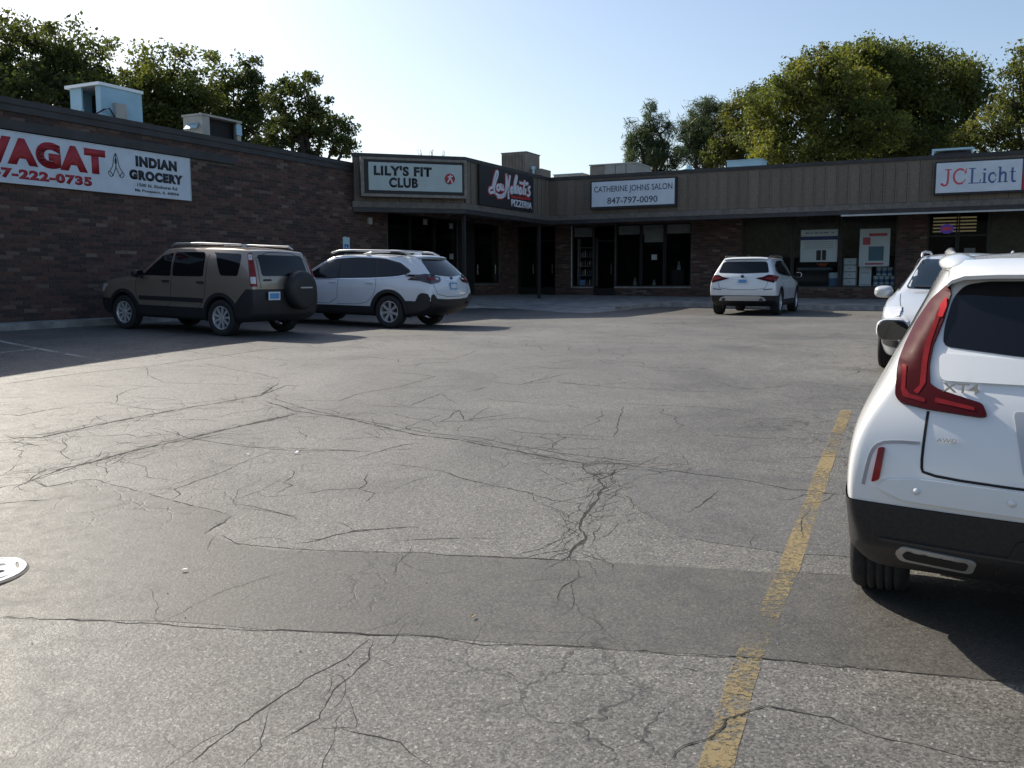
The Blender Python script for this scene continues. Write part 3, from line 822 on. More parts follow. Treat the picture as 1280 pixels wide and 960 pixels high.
    c.patch('headlamp', [(.50, .72), (.78, .72), (.80, .88), (.52, .86)], 'F', .012, M_CLEARL, .05, .03, rnd=.03, mirror=True)
    c.patch('grille', [(-.42, .70), (.42, .70), (.44, .86), (-.44, .86)], 'F', .010, M_PLAST, .08, .03, rnd=.03)
    c.mirrors(.76, 1.0, 1.10, (.085, .20, .15), M_PLAST)
    return c

def build_silver_wagon():
    P_ = mat_pearl
    loc, q = ground_pose(*WAG_POS, WAG_YAW, 2.745, 1.58)
    c = Car('white_wagon', loc, WAG_YAW, 'white estate car with black wheel arches and roof rails parked beside the tan boxy car', 'car', q)
    p = dict(w=.93, belt=1.03, roof=1.585, wr=-1.37, wf=1.37, rear=[-2.24, -2.38, -2.44, -2.40, -2.33, -2.12, -1.92], rearz=[.40, .50, .72, .95, 1.12, 1.35, 1.53],
             rearw=[.80, .90, .95, .94, .86, .73, .62], rear1w=[.88, .96, .99, .985, .90, .79, .67], bwf=.925, rfx=.38, cowlx=1.28, cowlz=1.05, xf=2.40, nosez=.92, tumble=.69, rin=.17, roofr=-.035, gnd=.27)
    st, cr = stations(p)
    c.body(st, FRAC, [.05, .06, .07, .08, .09, .08, .06], [.08] * 7, cr, P_, [(-1.37, .355, .40, .365), (1.37, .355, .40, .365)], ((-2.46, 2.40), .925, (.25, 1.60)))
    c.carve('sill_cladding', [((0, 0, .46), (0, 0, 1))], lambda q: -1.8 < q.x and q.z < .46, M_PLAST, .008)
    c.carve('lower_bumper', [((0, 0, .60), (0, 0, 1)), ((-1.8, 0, 0), (1, 0, 0))], lambda q: q.x < -1.8 and q.z < .60, M_PLAST, .008)
    c.wheel_set(.92, .225, 'seven')
    for s_ in (-1.37, 1.37): c.patch('arch_trim', arch(s_, .365, .40, .485, -14, 194, sq=.97), 'L', .018, M_PLAST, .05, .03, mirror=True)
    c.patch('bumper_cladding', [(-2.0, .52), (-2.12, .74), (-2.20, .78), (-2.34, .76), (-2.42, .60), (-2.42, .52)], 'L', .012, M_PLAST, .05, .02, rnd=.03, mirror=True)
    c.patch('bumper_cladding', [(-.84, .50), (.84, .50), (.86, .72), (.78, .76), (.66, .66), (.3, .64), (-.3, .64), (-.66, .66), (-.78, .76), (-.86, .72)], 'B', .013, M_PLAST, .05, .02, rnd=.03)
    dlo = [(1.06, 1.03), (.45, 1.38), (.15, 1.475), (-.4, 1.51), (-1.1, 1.49), (-1.55, 1.40), (-1.86, 1.23), (-1.80, 1.17), (-1.5, 1.11), (-.8, 1.07), (.2, 1.04)]
    common_side(c, dlo, ([(.98, 1.055), (.42, 1.365), (.14, 1.45), (.04, 1.46), (.03, 1.065)], [(-.03, 1.07), (-.02, 1.465), (-.40, 1.485), (-.90, 1.475), (-.98, 1.10)], [(-1.04, 1.105), (-.96, 1.47), (-1.1, 1.465), (-1.52, 1.38), (-1.80, 1.22), (-1.72, 1.17), (-1.45, 1.13)]),
                ([(1.08, 1.02), (1.05, .7), (.92, .50), (0, .49), (0, 1.03)], [(0, .49), (-.72, .50), (-.95, .66), (-1.03, .85), (-1.0, 1.09)]))
    for x_ in (.14, -.84): c.patch('door_handle', [(x_ - .1, .945), (x_ + .1, .95), (x_ + .1, .975), (x_ - .1, .97)], 'L', .03, c.paint, .05, .03, rnd=.01, mirror=True)
    c.line('window_chrome', [(1.1, 1.02), (.48, 1.40), (.15, 1.492), (-.4, 1.525), (-1.1, 1.505), (-1.57, 1.415), (-1.88, 1.235), (-1.80, 1.155), (-1.5, 1.098), (-.8, 1.055), (.2, 1.028), (1.0, 1.01)], 'L', .016, .008, M_CHROME, mirror=True)
    c.patch('rear_window', [(-.66, 1.16), (0, 1.12), (.66, 1.16), (.57, 1.44), (.50, 1.49), (-.50, 1.49), (-.57, 1.44)], 'B', .005, M_GLASS, .06, .012, rnd=.04)
    for nm, poly, off, mt in (('tail_lamp', [(.44, 1.04), (.50, 1.00), (.84, .96), (.88, 1.10), (.83, 1.16), (.60, 1.13), (.42, 1.11)], .014, M_SMOKE),):
        l1 = c.patch(nm, poly, 'B', off, mt, .04, .03, rnd=.03, mirror=True)
        for o, sg in zip(l1, (1, -1)):
            q_ = [(.62, 1.045), (.80, 1.03), (.82, 1.09), (.64, 1.09)]
            if sg < 0: q_ = [(-a, b) for a, b in q_][::-1]
            c.patch('lens', q_, 'B', .018, M_RED, .04, .01, parent=o, rnd=.02)
            q_ = [(.50, 1.055), (.60, 1.05), (.62, 1.09), (.50, 1.085)]
            if sg < 0: q_ = [(-a, b) for a, b in q_][::-1]
            c.patch('clear_lens', q_, 'B', .018, M_CLEARL, .04, .01, parent=o, rnd=.015)
    c.patch('tail_lamp', [(-2.37, .97), (-2.10, 1.03), (-1.98, 1.14), (-2.20, 1.175), (-2.33, 1.15)], 'L', .012, M_SMOKE, .04, .03, rnd=.03, mirror=True)
    c.line('tailgate_seam', [(-.74, 1.13), (-.72, .90), (-.60, .70), (.60, .70), (.72, .90), (.74, 1.13)], 'B', .010, .002, M_GAP)
    p_, n_ = c.cast('B', 0, .92)
    c.box('license_plate', (p_.x - .012, 0, .92), (.006, .305, .152), M_PLATEB, .002)
    c.box('license_plate_print', (p_.x - .017, 0, .92), (.004, .25, .10), M_PLATEW, .001)
    c.patch('chrome_bar', [(-.30, 1.035), (.30, 1.035), (.30, 1.055), (-.30, 1.055)], 'B', .014, M_CHROME, .06, .02, rnd=.008)
    m = MB(); m.cyl((c.cast('B', 0, 1.075)[0].x + .01, 0, 1.078), (c.cast('B', 0, 1.075)[0].x - .014, 0, 1.078), .042, 20); m.build('emblem', M_RIMDK, c.root)
    for sy in (1, -1):
        pts = [(-1.72, sy * .60, 1.575), (-1.55, sy * .615, 1.635), (-1.40, sy * .62, 1.655), (-.25, sy * .635, 1.665), (.12, sy * .635, 1.655), (.35, sy * .62, 1.60)]
        m = MB(); m.tube([Vector(q) for q in pts], .022, 8)
        m.build('roof_rail', M_SILV, c.root, True)
        m = MB()
        m.add([(-1.60, sy * .60, 1.56), (-1.10, sy * .62, 1.585), (-1.28, sy * .62, 1.65), (-1.45, sy * .615, 1.64)], [(0, 1, 2, 3)]); m.add([(-.45, sy * .63, 1.60), (.30, sy * .62, 1.575), (.12, sy * .63, 1.645), (-.25, sy * .63, 1.65)], [(0, 1, 2, 3)])
        m.build('rail_foot', M_PLAST, c.root)
    m = MB(); m.box(-.55, -.47, -.60, .60, 1.655, 1.685); m.build('roof_crossbar', M_SILV, c.root)
    m = MB(); m.box(-1.30, -1.22, -.60, .60, 1.655, 1.685); m.build('roof_crossbar', M_SILV, c.root)
    sp = MB(); prof = [(-1.72, 1.585), (-1.88, 1.578), (-2.02, 1.552), (-2.03, 1.535), (-1.90, 1.515), (-1.78, 1.52)]
    ys = [-.58, -.54, -.4, -.2, 0, .2, .4, .54, .58]; vs = []; fs = []; n_ = len(prof)
    for a in ys:
        for (x_, z_) in prof: vs.append((x_ + .10 * (abs(a) / .58) ** 2.2, a, z_ - .02 * (a / .58) ** 4))
    for i in range(len(ys) - 1):
        for j in range(n_): fs.append((i * n_ + j, i * n_ + (j + 1) % n_, (i + 1) * n_ + (j + 1) % n_, (i + 1) * n_ + j))
    fs += [tuple(range(n_))[::-1], tuple((len(ys) - 1) * n_ + j for j in range(n_))]
    sp.add(vs, fs); sp.build('spoiler', c.paint, c.root, True).data.set_sharp_from_angle(angle=R(50))
    fin = MB(); fin.add([(-1.62, -.03, 1.585), (-1.62, .03, 1.585), (-1.40, .02, 1.595), (-1.40, -.02, 1.595), (-1.60, 0, 1.66), (-1.54, 0, 1.655)], [(0, 1, 4), (1, 2, 5, 4), (2, 3, 5), (3, 0, 4, 5)]); fin.build('antenna_fin', c.paint, c.root)
    c.patch('windshield', [(-.64, 1.10), (.64, 1.10), (.58, 1.48), (-.58, 1.48)], 'F', .004, M_GLASS, .08, .012, rnd=.05)
    c.patch('reflector', [(.66, .555), (.74, .555), (.74, .60), (.66, .60)], 'B', .018, M_RED, .04, .02, rnd=.01, mirror=True)
    front_end(c, .82)
    c.mirrors(.84, 1.02, 1.06, (.09, .20, .15), c.paint)
    return c

def build_far_crossover():
    P_ = mat_white2
    loc, q = ground_pose(*FAR_POS, FAR_YAW, 2.864, 1.6)
    c = Car('white_suv', loc, FAR_YAW, 'white car with red wedge tail lamps parked facing the storefront windows', 'car', q)
    p = dict(w=.945, belt=1.05, roof=1.64, wr=-1.43, wf=1.43, rear=[-2.08, -2.20, -2.27, -2.24, -2.20, -2.03, -1.90], rearz=[.36, .44, .68, .94, 1.12, 1.38, 1.57],
             rearw=[.80, .90, .96, .95, .88, .76, .655], rear1w=[.88, .96, .995, .985, .92, .81, .70], bwf=.93, rfx=.35, cowlx=1.20, cowlz=1.12, xf=2.42, nosez=1.0, tumble=.715, rin=.16, roofr=-.03, gnd=.26)
    st, cr = stations(p)
    c.body(st, FRAC, [.05, .06, .07, .08, .09, .08, .06], [.08] * 7, cr, P_, [(-1.43, .365, .405, .375), (1.43, .365, .405, .375)], ((-2.28, 2.42), .94, (.24, 1.655)))
    c.carve('lower_bumper', [((0, 0, .56), (0, 0, 1)), ((-1.85, 0, 0), (1, 0, 0))], lambda q: q.x < -1.85 and q.z < .56, M_PLAST, .006)
    c.carve('sill_cladding', [((0, 0, .44), (0, 0, 1))], lambda q: q.x > -1.85 and q.z < .44, M_PLAST, .006)
    c.wheel_set(.93, .245, 'seven')
    for s_ in (-1.43, 1.43): c.patch('arch_trim', arch(s_, .375, .405, .45, -14, 194), 'L', .010, M_PLAST, .05, .02, mirror=True)
    c.patch('skid_plate', [(-.66, .42), (.66, .42), (.60, .50), (.48, .545), (-.48, .545), (-.60, .50)], 'B', .016, M_SILV, .05, .03, rnd=.03)
    for sy in (1, -1):
        x_ = c.cast('B', sy * .52, .44)[0].x
        m = MB(); m.cyl((x_ + .05, sy * .52, .44), (x_ - .045, sy * .52, .44), .047, 20); o = m.build('exhaust_tip', M_RIMDK, c.root, True); o.data.set_sharp_from_angle(angle=R(40))
    c.patch('rear_window', [(-.70, 1.19), (0, 1.17), (.70, 1.19), (.62, 1.46), (.56, 1.50), (-.56, 1.50), (-.62, 1.46)], 'B', .005, M_GLASS, .06, .012, rnd=.05)
    ll = c.patch('tail_lamp', [(.36, 1.035), (.54, .985), (.86, .91), (.90, 1.06), (.84, 1.12), (.68, 1.13), (.56, 1.075)], 'B', .012, M_REDDK, .04, .03, rnd=.02, mirror=True)
    for o, sg in zip(ll, (1, -1)):
        q_ = [(.60, 1.03), (.82, .975), (.85, 1.05), (.70, 1.075)]
        if sg < 0: q_ = [(-a, b) for a, b in q_][::-1]
        c.patch('lens', q_, 'B', .016, M_RED, .04, .01, parent=o, rnd=.02)
    c.patch('tail_lamp', [(-2.20, .95), (-2.0, .98), (-1.90, 1.06), (-2.05, 1.10), (-2.18, 1.09)], 'L', .010, M_RED, .04, .03, rnd=.03, mirror=True)
    c.line('tailgate_seam', [(-.70, 1.14), (-.69, .90), (-.60, .72), (.60, .72), (.69, .90), (.70, 1.14)], 'B', .010, .002, M_GAP)
    c.patch('reflector', [(.58, .715), (.82, .735), (.82, .755), (.58, .735)], 'B', .012, M_PLAST, .04, .02, rnd=.006, mirror=True)
    x_ = c.cast('B', 0, .94)[0].x
    c.box('license_plate', (x_ - .012, 0, .945), (.006, .305, .152), M_PLATEW, .002)
    c.box('license_plate_print', (x_ - .017, -.01, .955), (.004, .22, .09), M_PLATEB, .001)
    m = MB(); m.cyl((x_ + .04, 0, 1.09), (x_ - .008, 0, 1.09), .043, 20); m.build('emblem', M_RIMDK, c.root)
    dlo = [(.98, 1.08), (.38, 1.44), (.1, 1.53), (-.5, 1.555), (-1.2, 1.52), (-1.62, 1.40), (-1.78, 1.24), (-1.5, 1.16), (-.8, 1.12), (.2, 1.09)]
    common_side(c, dlo, ([(.90, 1.11), (.36, 1.42), (.08, 1.50), (.03, 1.115)], [(-.03, 1.12), (.0, 1.505), (-.5, 1.525), (-.92, 1.51), (-1.0, 1.15)], [(-1.06, 1.155), (-.98, 1.505), (-1.2, 1.49), (-1.58, 1.38), (-1.70, 1.25), (-1.45, 1.18)]),
                ([(1.02, 1.05), (1.0, .7), (.92, .48), (0, .46), (0, 1.08)], [(0, .46), (-.80, .48), (-1.05, .66), (-1.08, .85), (-1.03, 1.13)]))
    for x2 in (.14, -.84): c.patch('door_handle', [(x2 - .1, .955), (x2 + .1, .96), (x2 + .1, .985), (x2 - .1, .98)], 'L', .03, c.paint, .05, .03, rnd=.01, mirror=True)
    sp = MB(); prof = [(-1.70, 1.64), (-1.86, 1.63), (-2.0, 1.60), (-2.01, 1.585), (-1.90, 1.565), (-1.78, 1.57)]
    ys = [-.60, -.56, -.4, -.2, 0, .2, .4, .56, .60]; vs = []; fs = []; n_ = len(prof)
    for a in ys:
        for (x3, z_) in prof: vs.append((x3 + .10 * (abs(a) / .6) ** 2.2, a, z_ - .025 * (a / .6) ** 4))
    for i in range(len(ys) - 1):
        for j in range(n_): fs.append((i * n_ + j, i * n_ + (j + 1) % n_, (i + 1) * n_ + (j + 1) % n_, (i + 1) * n_ + j))
    fs += [tuple(range(n_))[::-1], tuple((len(ys) - 1) * n_ + j for j in range(n_))]
    sp.add(vs, fs); sp.build('spoiler', c.paint, c.root, True).data.set_sharp_from_angle(angle=R(50))
    for sy in (1, -1):
        pts = [(-1.65, sy * .61, 1.61), (-1.50, sy * .63, 1.665), (-.3, sy * .65, 1.69), (.15, sy * .64, 1.67), (.3, sy * .63, 1.63)]
        m = MB(); m.tube([Vector(q) for q in pts], .018, 8); m.build('roof_rail', M_RIMDK, c.root, True)
    fin = MB(); fin.add([(-1.55, -.035, 1.64), (-1.55, .035, 1.64), (-1.30, .02, 1.65), (-1.30, -.02, 1.65), (-1.54, 0, 1.72), (-1.46, 0, 1.71)], [(0, 1, 4), (1, 2, 5, 4), (2, 3, 5), (3, 0, 4, 5)]); fin.build('antenna_fin', M_RIMDK, c.root)
    c.patch('windshield', [(-.64, 1.16), (.64, 1.16), (.60, 1.54), (-.60, 1.54)], 'F', .004, M_GLASS, .08, .012, rnd=.05)
    front_end(c, .88)
    c.mirrors(.80, 1.05, 1.13, (.095, .21, .155), c.paint)
    return c

def build_facing_car():
    P_ = mat_white3
    loc, q = ground_pose(*FACE_POS, FACE_YAW, 2.65, 1.54)
    c = Car('white_hatchback', loc, FACE_YAW, 'low white car facing the camera, half hidden behind the near crossover', 'car', q)
    p = dict(w=.905, belt=.96, roof=1.46, wr=-1.32, wf=1.32, rear=[-1.96, -2.05, -2.10, -2.06, -2.0, -1.80, -1.60], rearz=[.30, .40, .62, .84, 1.0, 1.22, 1.40],
             bwf=.90, rfx=.40, cowlx=1.10, cowlz=1.0, xf=2.22, nosez=.78, tumble=.62, rin=.16, roofr=-.03, gnd=.20)
    st, cr = stations(p)
    c.body(st, FRAC, [.05, .06, .07, .08, .09, .08, .06], [.10] * 7, cr, P_, [(-1.32, .32, .355, .33), (1.32, .32, .355, .33)], ((-2.12, 2.22), .90, (.19, 1.47)))
    c.wheel_set(.89, .21, 'ten')
    dlo = [(.98, .98), (.40, 1.28), (.1, 1.38), (-.5, 1.40), (-1.1, 1.36), (-1.5, 1.24), (-1.6, 1.10), (-.8, 1.02), (.2, .98)]
    common_side(c, dlo, ([(.90, 1.0), (.38, 1.26), (.08, 1.35), (.03, 1.01)], [(-.03, 1.02), (.0, 1.36), (-.5, 1.375), (-.92, 1.355), (-1.0, 1.05)]),
                ([(1.02, .95), (1.0, .6), (.92, .36), (0, .34), (0, .98)], [(0, .34), (-.78, .36), (-1.0, .56), (-1.04, .78), (-1.0, 1.03)]))
    c.patch('windshield', [(-.66, 1.02), (0, 1.0), (.66, 1.02), (.53, 1.39), (-.53, 1.39)], 'F', .004, M_GLASS2, .06, .012, rnd=.05)
    c.line('wiper', [(-.55, 1.035), (-.1, 1.03), (.1, 1.07)], 'F', .018, .02, M_PLAST)
    ll = c.patch('headlamp', [(.48, .66), (.66, .64), (.82, .70), (.86, .80), (.74, .79), (.55, .72)], 'F', .012, M_CLEARL, .03, .03, rnd=.03, mirror=True)
    c.patch('headlamp', [(1.60, .80), (1.85, .70), (2.08, .66), (2.06, .74), (1.80, .82)], 'L', .010, M_CLEARL, .04, .03, rnd=.03, mirror=True)
    c.patch('fog_lamp_surround', [(.56, .34), (.80, .36), (.82, .50), (.62, .46)], 'F', .010, M_PLAST, .04, .03, rnd=.03, mirror=True)
    c.patch('grille', [(-.36, .34), (.36, .34), (.44, .48), (.38, .66), (-.38, .66), (-.44, .48)], 'F', .010, M_PLAST, .06, .03, rnd=.04)
    c.line('hood_seam', [(1.14, .70), (1.6, .66), (1.95, .58)], 'T', .008, .002, M_GAP, mirror=True)
    for sy in (1, -1):
        pts = [(-1.3, sy * .53, 1.43), (-1.1, sy * .54, 1.47), (-.3, sy * .55, 1.485), (.2, sy * .545, 1.47), (.40, sy * .53, 1.42)]
        m = MB(); m.tube([Vector(q) for q in pts], .016, 8); m.build('roof_rail', M_SILV, c.root, True)
    c.patch('rear_window', [(-.58, 1.05), (.58, 1.05), (.52, 1.32), (-.52, 1.32)], 'B', .005, M_GLASS, .07, .012, rnd=.05)
    c.patch('tail_lamp', [(.46, .86), (.80, .84), (.80, .97), (.50, .95)], 'B', .012, M_RED, .05, .03, rnd=.03, mirror=True)
    c.line('tailgate_seam', [(-.62, 1.0), (-.60, .62), (.60, .62), (.62, 1.0)], 'B', .010, .002, M_GAP)
    c.mirrors(.80, .95, .96, (.11, .24, .165), c.paint)
    return c

# ================================================================== SETTING
def site(name, t, s, z, **k):
    """an Empty in the site frame: its local x runs across (t), y along (s)"""
    o = thing(name, S(t, s, z), -TH, **k); o['_o'] = (t, s, z)
    return o
class SB(MB):
    """mesh builder taking absolute site coordinates below a site() thing"""
    def __init__(s, root): super().__init__(tuple(root['_o']))
XL = Matrix(((0, 0, 1, 0), (1, 0, 0, 0), (0, 1, 0, 0), (0, 0, 0, 1)))      # print facing +t, reading towards +s
XB = Matrix(((1, 0, 0, 0), (0, 0, -1, 0), (0, 1, 0, 0), (0, 0, 0, 1)))     # print facing -s, reading towards +t
q_ = math.sqrt(.5)
XC = Matrix(((q_, 0, q_, 0), (q_, 0, -q_, 0), (0, 1, 0, 0), (0, 0, 0, 1)))  # print facing the corner

# ---- materials of the setting
def mat_asphalt(name, base, dark, speck=.16, patchy=1.0):
    m, nt, b = new_mat(name); N = nt.nodes.new; L = nt.links.new
    tc = N('ShaderNodeTexCoord')
    def noise(sc, det=5, rough=.55, dist=0):
        n = N('ShaderNodeTexNoise'); n.inputs['Scale'].default_value = sc; n.inputs['Detail'].default_value = det; n.inputs['Roughness'].default_value = rough
        n.inputs['Distortion'].default_value = dist; L(tc.outputs['Object'], n.inputs['Vector']); return n
    def mr(src, a, b_, c, d):
        n = N('ShaderNodeMapRange'); n.inputs[1].default_value = a; n.inputs[2].default_value = b_; n.inputs[3].default_value = c; n.inputs[4].default_value = d; L(src, n.inputs[0]); return n
    def mul(x, y):
        n = N('ShaderNodeMath'); n.operation = 'MULTIPLY'; L(x, n.inputs[0]); L(y, n.inputs[1]); return n
    big = noise(.28, 5, .6, .6); mid = noise(1.3, 6, .65, .4); fine = noise(9, 6, .7)
    cr = N('ShaderNodeValToRGB'); cr.color_ramp.elements[0].position = .36; cr.color_ramp.elements[1].position = .60
    cr.color_ramp.elements[0].color = (*dark, 1); cr.color_ramp.elements[1].color = (*base, 1)
    add = N('ShaderNodeMath'); add.operation = 'MULTIPLY_ADD'; L(big.outputs['Fac'], add.inputs[0]); add.inputs[1].default_value = .62 * patchy; 
    m2 = mr(mid.outputs['Fac'], .3, .7, .18 + .31 * (1 - patchy), .20 + .38 * (1 - patchy) + .02); L(m2.outputs[0], add.inputs[2]); L(add.outputs[0], cr.inputs[0])
    # aggregate: pale stones and dark pores
    v = N('ShaderNodeTexVoronoi'); v.inputs['Scale'].default_value = 115; L(tc.outputs['Object'], v.inputs['Vector'])
    sc_ = N('ShaderNodeSeparateColor'); L(v.outputs['Color'], sc_.inputs[0])
    st = mr(sc_.outputs[0], 0, 1, 1 - speck * 2.1, 1 + speck * 2.1)
    st2 = mr(sc_.outputs[1], .90, .97, 1.0, 1.0 + speck * 3.2)
    f2 = noise(55, 3, .7); st3 = mr(f2.outputs['Fac'], .35, .65, 1 - speck * .9, 1 + speck * .9)
    fm = mr(fine.outputs['Fac'], .3, .7, .90, 1.10)
    k = mul(mul(st.outputs[0], st2.outputs[0]).outputs[0], mul(st3.outputs[0], fm.outputs[0]).outputs[0])
    # hairline crazing in worn areas
    dn = noise(3.0, 4, .6)
    vm = N('ShaderNodeVectorMath'); vm.operation = 'SCALE'; vm.inputs['Scale'].default_value = .35; L(dn.outputs['Color'], vm.inputs[0])
    va = N('ShaderNodeVectorMath'); va.operation = 'ADD'; L(tc.outputs['Object'], va.inputs[0]); L(vm.outputs[0], va.inputs[1])
    ed = N('ShaderNodeTexVoronoi'); ed.feature = 'DISTANCE_TO_EDGE'; ed.inputs['Scale'].default_value = 2.6; L(va.outputs[0], ed.inputs['Vector'])
    el = mr(ed.outputs['Distance'], .006, .024, 1.0, 0.0)
    wm = noise(.42, 3, .5, .3); wk = mr(wm.outputs['Fac'], .50, .62, 0.0, .65)
    ck = mul(el.outputs[0], wk.outputs[0]); inv = N('ShaderNodeMath'); inv.operation = 'SUBTRACT'; inv.inputs[0].default_value = 1.0; L(ck.outputs[0], inv.inputs[1])
    k = mul(k.outputs[0], inv.outputs[0])
    sn = noise(1.9, 5, .62, .8); sm = mr(sn.outputs['Fac'], .60, .74, 1.0, .70); k = mul(k.outputs[0], sm.outputs[0])
    s2n = noise(.75, 4, .6, .5); s2m = mr(s2n.outputs['Fac'], .34, .48, .80, 1.0); k = mul(k.outputs[0], s2m.outputs[0])
    mx = N('ShaderNodeVectorMath'); mx.operation = 'SCALE'; L(cr.outputs[0], mx.inputs[0]); L(k.outputs[0], mx.inputs['Scale'])
    L(mx.outputs[0], b.inputs['Base Color'])
    rr = mr(fine.outputs['Fac'], .3, .7, .50, .72); L(rr.outputs[0], b.inputs['Roughness'])
    b.inputs['Specular IOR Level'].default_value = .5
    h = mul(st.outputs[0], st3.outputs[0]); h2 = N('ShaderNodeMath'); h2.operation = 'MULTIPLY_ADD'; L(ck.outputs[0], h2.inputs[0]); h2.inputs[1].default_value = -.7; L(h.outputs[0], h2.inputs[2])
    bp = N('ShaderNodeBump'); bp.inputs['Strength'].default_value = .55; bp.inputs['Distance'].default_value = .006; L(h2.outputs[0], bp.inputs['Height']); L(bp.outputs[0], b.inputs['Normal'])
    return m
M_ASPH = mat_asphalt('aged_asphalt', (.138, .131, .118), (.066, .064, .060), speck=.23)
M_ASPH2 = mat_asphalt('newer_asphalt', (.084, .079, .070), (.056, .053, .048), speck=.14, patchy=.9)
M_CRACK = mat('crack_shadow', (.016, .015, .014), .95, var=.3, scale=12)
M_CONC = mat('walk_concrete', (.30, .29, .275), .85, var=.22, scale=2.2, bump=.25, bscale=60)
M_KERB = mat('kerb_concrete', (.26, .255, .245), .88, var=.3, scale=3.5, bump=.3, bscale=40)
M_MORTAR = mat('mortar', (.115, .098, .085), .95, var=.25, scale=6, bump=.4, bscale=50)
_bs = [(0, (.046, .032, .028)), (.20, (.052, .036, .032)), (.38, (.080, .045, .037)), (.60, (.108, .054, .042)), (.80, (.092, .056, .045)), (.92, (.118, .074, .058)), (.98, (.150, .106, .085)), (1, (.175, .135, .11))]
M_BRICK = mat_ramp('brick_faces', _bs, .85, True, bump=.5)
M_BRICKO = mat_ramp('brick_faces_single', _bs, .85, False, bump=.5)
M_COPING = mat('dark_coping', (.030, .028, .030), .55, var=.25, scale=3)
M_SIDING = mat_ramp('fascia_siding', [(0, (.138, .112, .086)), (.5, (.156, .127, .098)), (1, (.176, .144, .112))], .75, False, bump=.3)
M_FRAME = mat('bronze_frame', (.022, .020, .019), .45, metal=.4)
M_SOFFIT = mat('soffit_board', (.16, .145, .12), .8, var=.15)
M_TRIM = mat('canopy_trim', (.13, .118, .105), .6, var=.2)
M_ROOF = mat('roof_membrane', (.16, .155, .15), .9, var=.3, scale=1.5)
M_WOODP = mat('dark_post', (.028, .024, .022), .7)
M_WHITEP = mat('sign_white', (.56, .62, .68), .5, var=.06, scale=3)
M_LILY = mat('sign_pale', (.40, .47, .46), .5, var=.05, scale=3)
M_SRED = mat('sign_red', (.36, .020, .028), .55)
M_SBLK = mat('sign_black', (.018, .018, .024), .6)
M_SGREY = mat('sign_grey_navy', (.07, .085, .12), .6)
M_SBLUE = mat('sign_blue', (.06, .11, .26), .55)
M_SREDL = mat('sign_red_light', (.55, .07, .10), .5)
M_SDK = mat('sign_backing', (.012, .011, .012), .6)
M_SCRIPT = mat('sign_script_white', (.66, .68, .74), .4)
M_CABF = mat('cabinet_frame', (.17, .15, .135), .45, metal=.35, var=.2)
M_UNITW = mat('unit_pale', (.33, .53, .64), .55, var=.08, scale=2)
M_UNITB = mat('unit_beige', (.40, .385, .345), .6, var=.12, scale=3)
M_UNITBR = mat('unit_brown', (.20, .18, .155), .7, var=.15, scale=3)
M_UNITDK = mat('unit_coil', (.02, .02, .022), .8, var=.4, scale=40)
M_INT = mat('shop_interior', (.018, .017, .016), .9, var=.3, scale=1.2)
M_PALE = mat('pale_panel', (.26, .26, .25), .8, var=.12)
M_PALE2 = mat('pale_painted_metal', (.42, .43, .42), .6, var=.1)
M_PAPER = mat('paper_white', (.72, .76, .78), .7)
m_, nt_, b_ = new_mat('shop_glass')
_tr = nt_.nodes.new('ShaderNodeBsdfTransparent'); _tr.inputs[0].default_value = (.88, .90, .90, 1)
_gl = nt_.nodes.new('ShaderNodeBsdfGlossy'); _gl.inputs['Roughness'].default_value = .03; _gl.inputs['Color'].default_value = (.85, .9, .95, 1)
_fr = nt_.nodes.new('ShaderNodeFresnel'); _fr.inputs[0].default_value = 1.12
_mx = nt_.nodes.new('ShaderNodeMixShader')
nt_.links.new(_fr.outputs[0], _mx.inputs[0]); nt_.links.new(_tr.outputs[0], _mx.inputs[1]); nt_.links.new(_gl.outputs[0], _mx.inputs[2])
nt_.links.new(_mx.outputs[0], nt_.nodes['Material Output'].inputs[0])
M_SHOPGL = m_

def sheet(name, poly, zf, res, mat_, parent=None, skirt=0.0, jitter=0.0, world_xy=True):
    """a sheet over a polygon following a height function, with an optional skirt"""
    bd = resample(poly, res)
    if jitter: bd = [(x + random.uniform(-jitter, jitter), y + random.uniform(-jitter, jitter)) for x, y in bd]
    xs = [p[0] for p in bd]; ys = [p[1] for p in bd]; ins = []
    x = min(xs) + res / 2
    while x < max(xs):
        y = min(ys) + res / 2
        while y < max(ys):
            if inside((x, y), bd) and min((x - e[0]) ** 2 + (y - e[1]) ** 2 for e in bd) > (res * .3) ** 2: ins.append((x, y))
            y += res
        x += res
    n = len(bd)
    r = delaunay_2d_cdt([Vector(q) for q in bd + ins], [(i, (i + 1) % n) for i in range(n)], [], 1, 1e-6)
    vs = [(q[0], q[1], zf(q[0], q[1])) for q in r[0]]; m = len(vs); ec = {}; fs = []
    for f in r[2]:
        a, b2, c2 = (Vector(vs[i][:2]) for i in f[:3])
        u = b2 - a; w = c2 - a
        if u.x * w.y - u.y * w.x < 0: f = list(reversed(f))
        fs.append(tuple(f))
        for i in range(len(f)): ec[(f[i], f[(i + 1) % len(f)])] = 1
    if skirt:
        vs += [(x_, y_, z_ - skirt) for x_, y_, z_ in vs]
        fs += [(b2, a, a + m, b2 + m) for (a, b2) in ec if (b2, a) not in ec]
    if not world_xy: vs = [tuple(S(a, b2, c2)) for a, b2, c2 in vs]
    me = bpy.data.meshes.new(name); me.from_pydata(vs, [], fs); me.update()
    return link(name, me, mat_, parent)

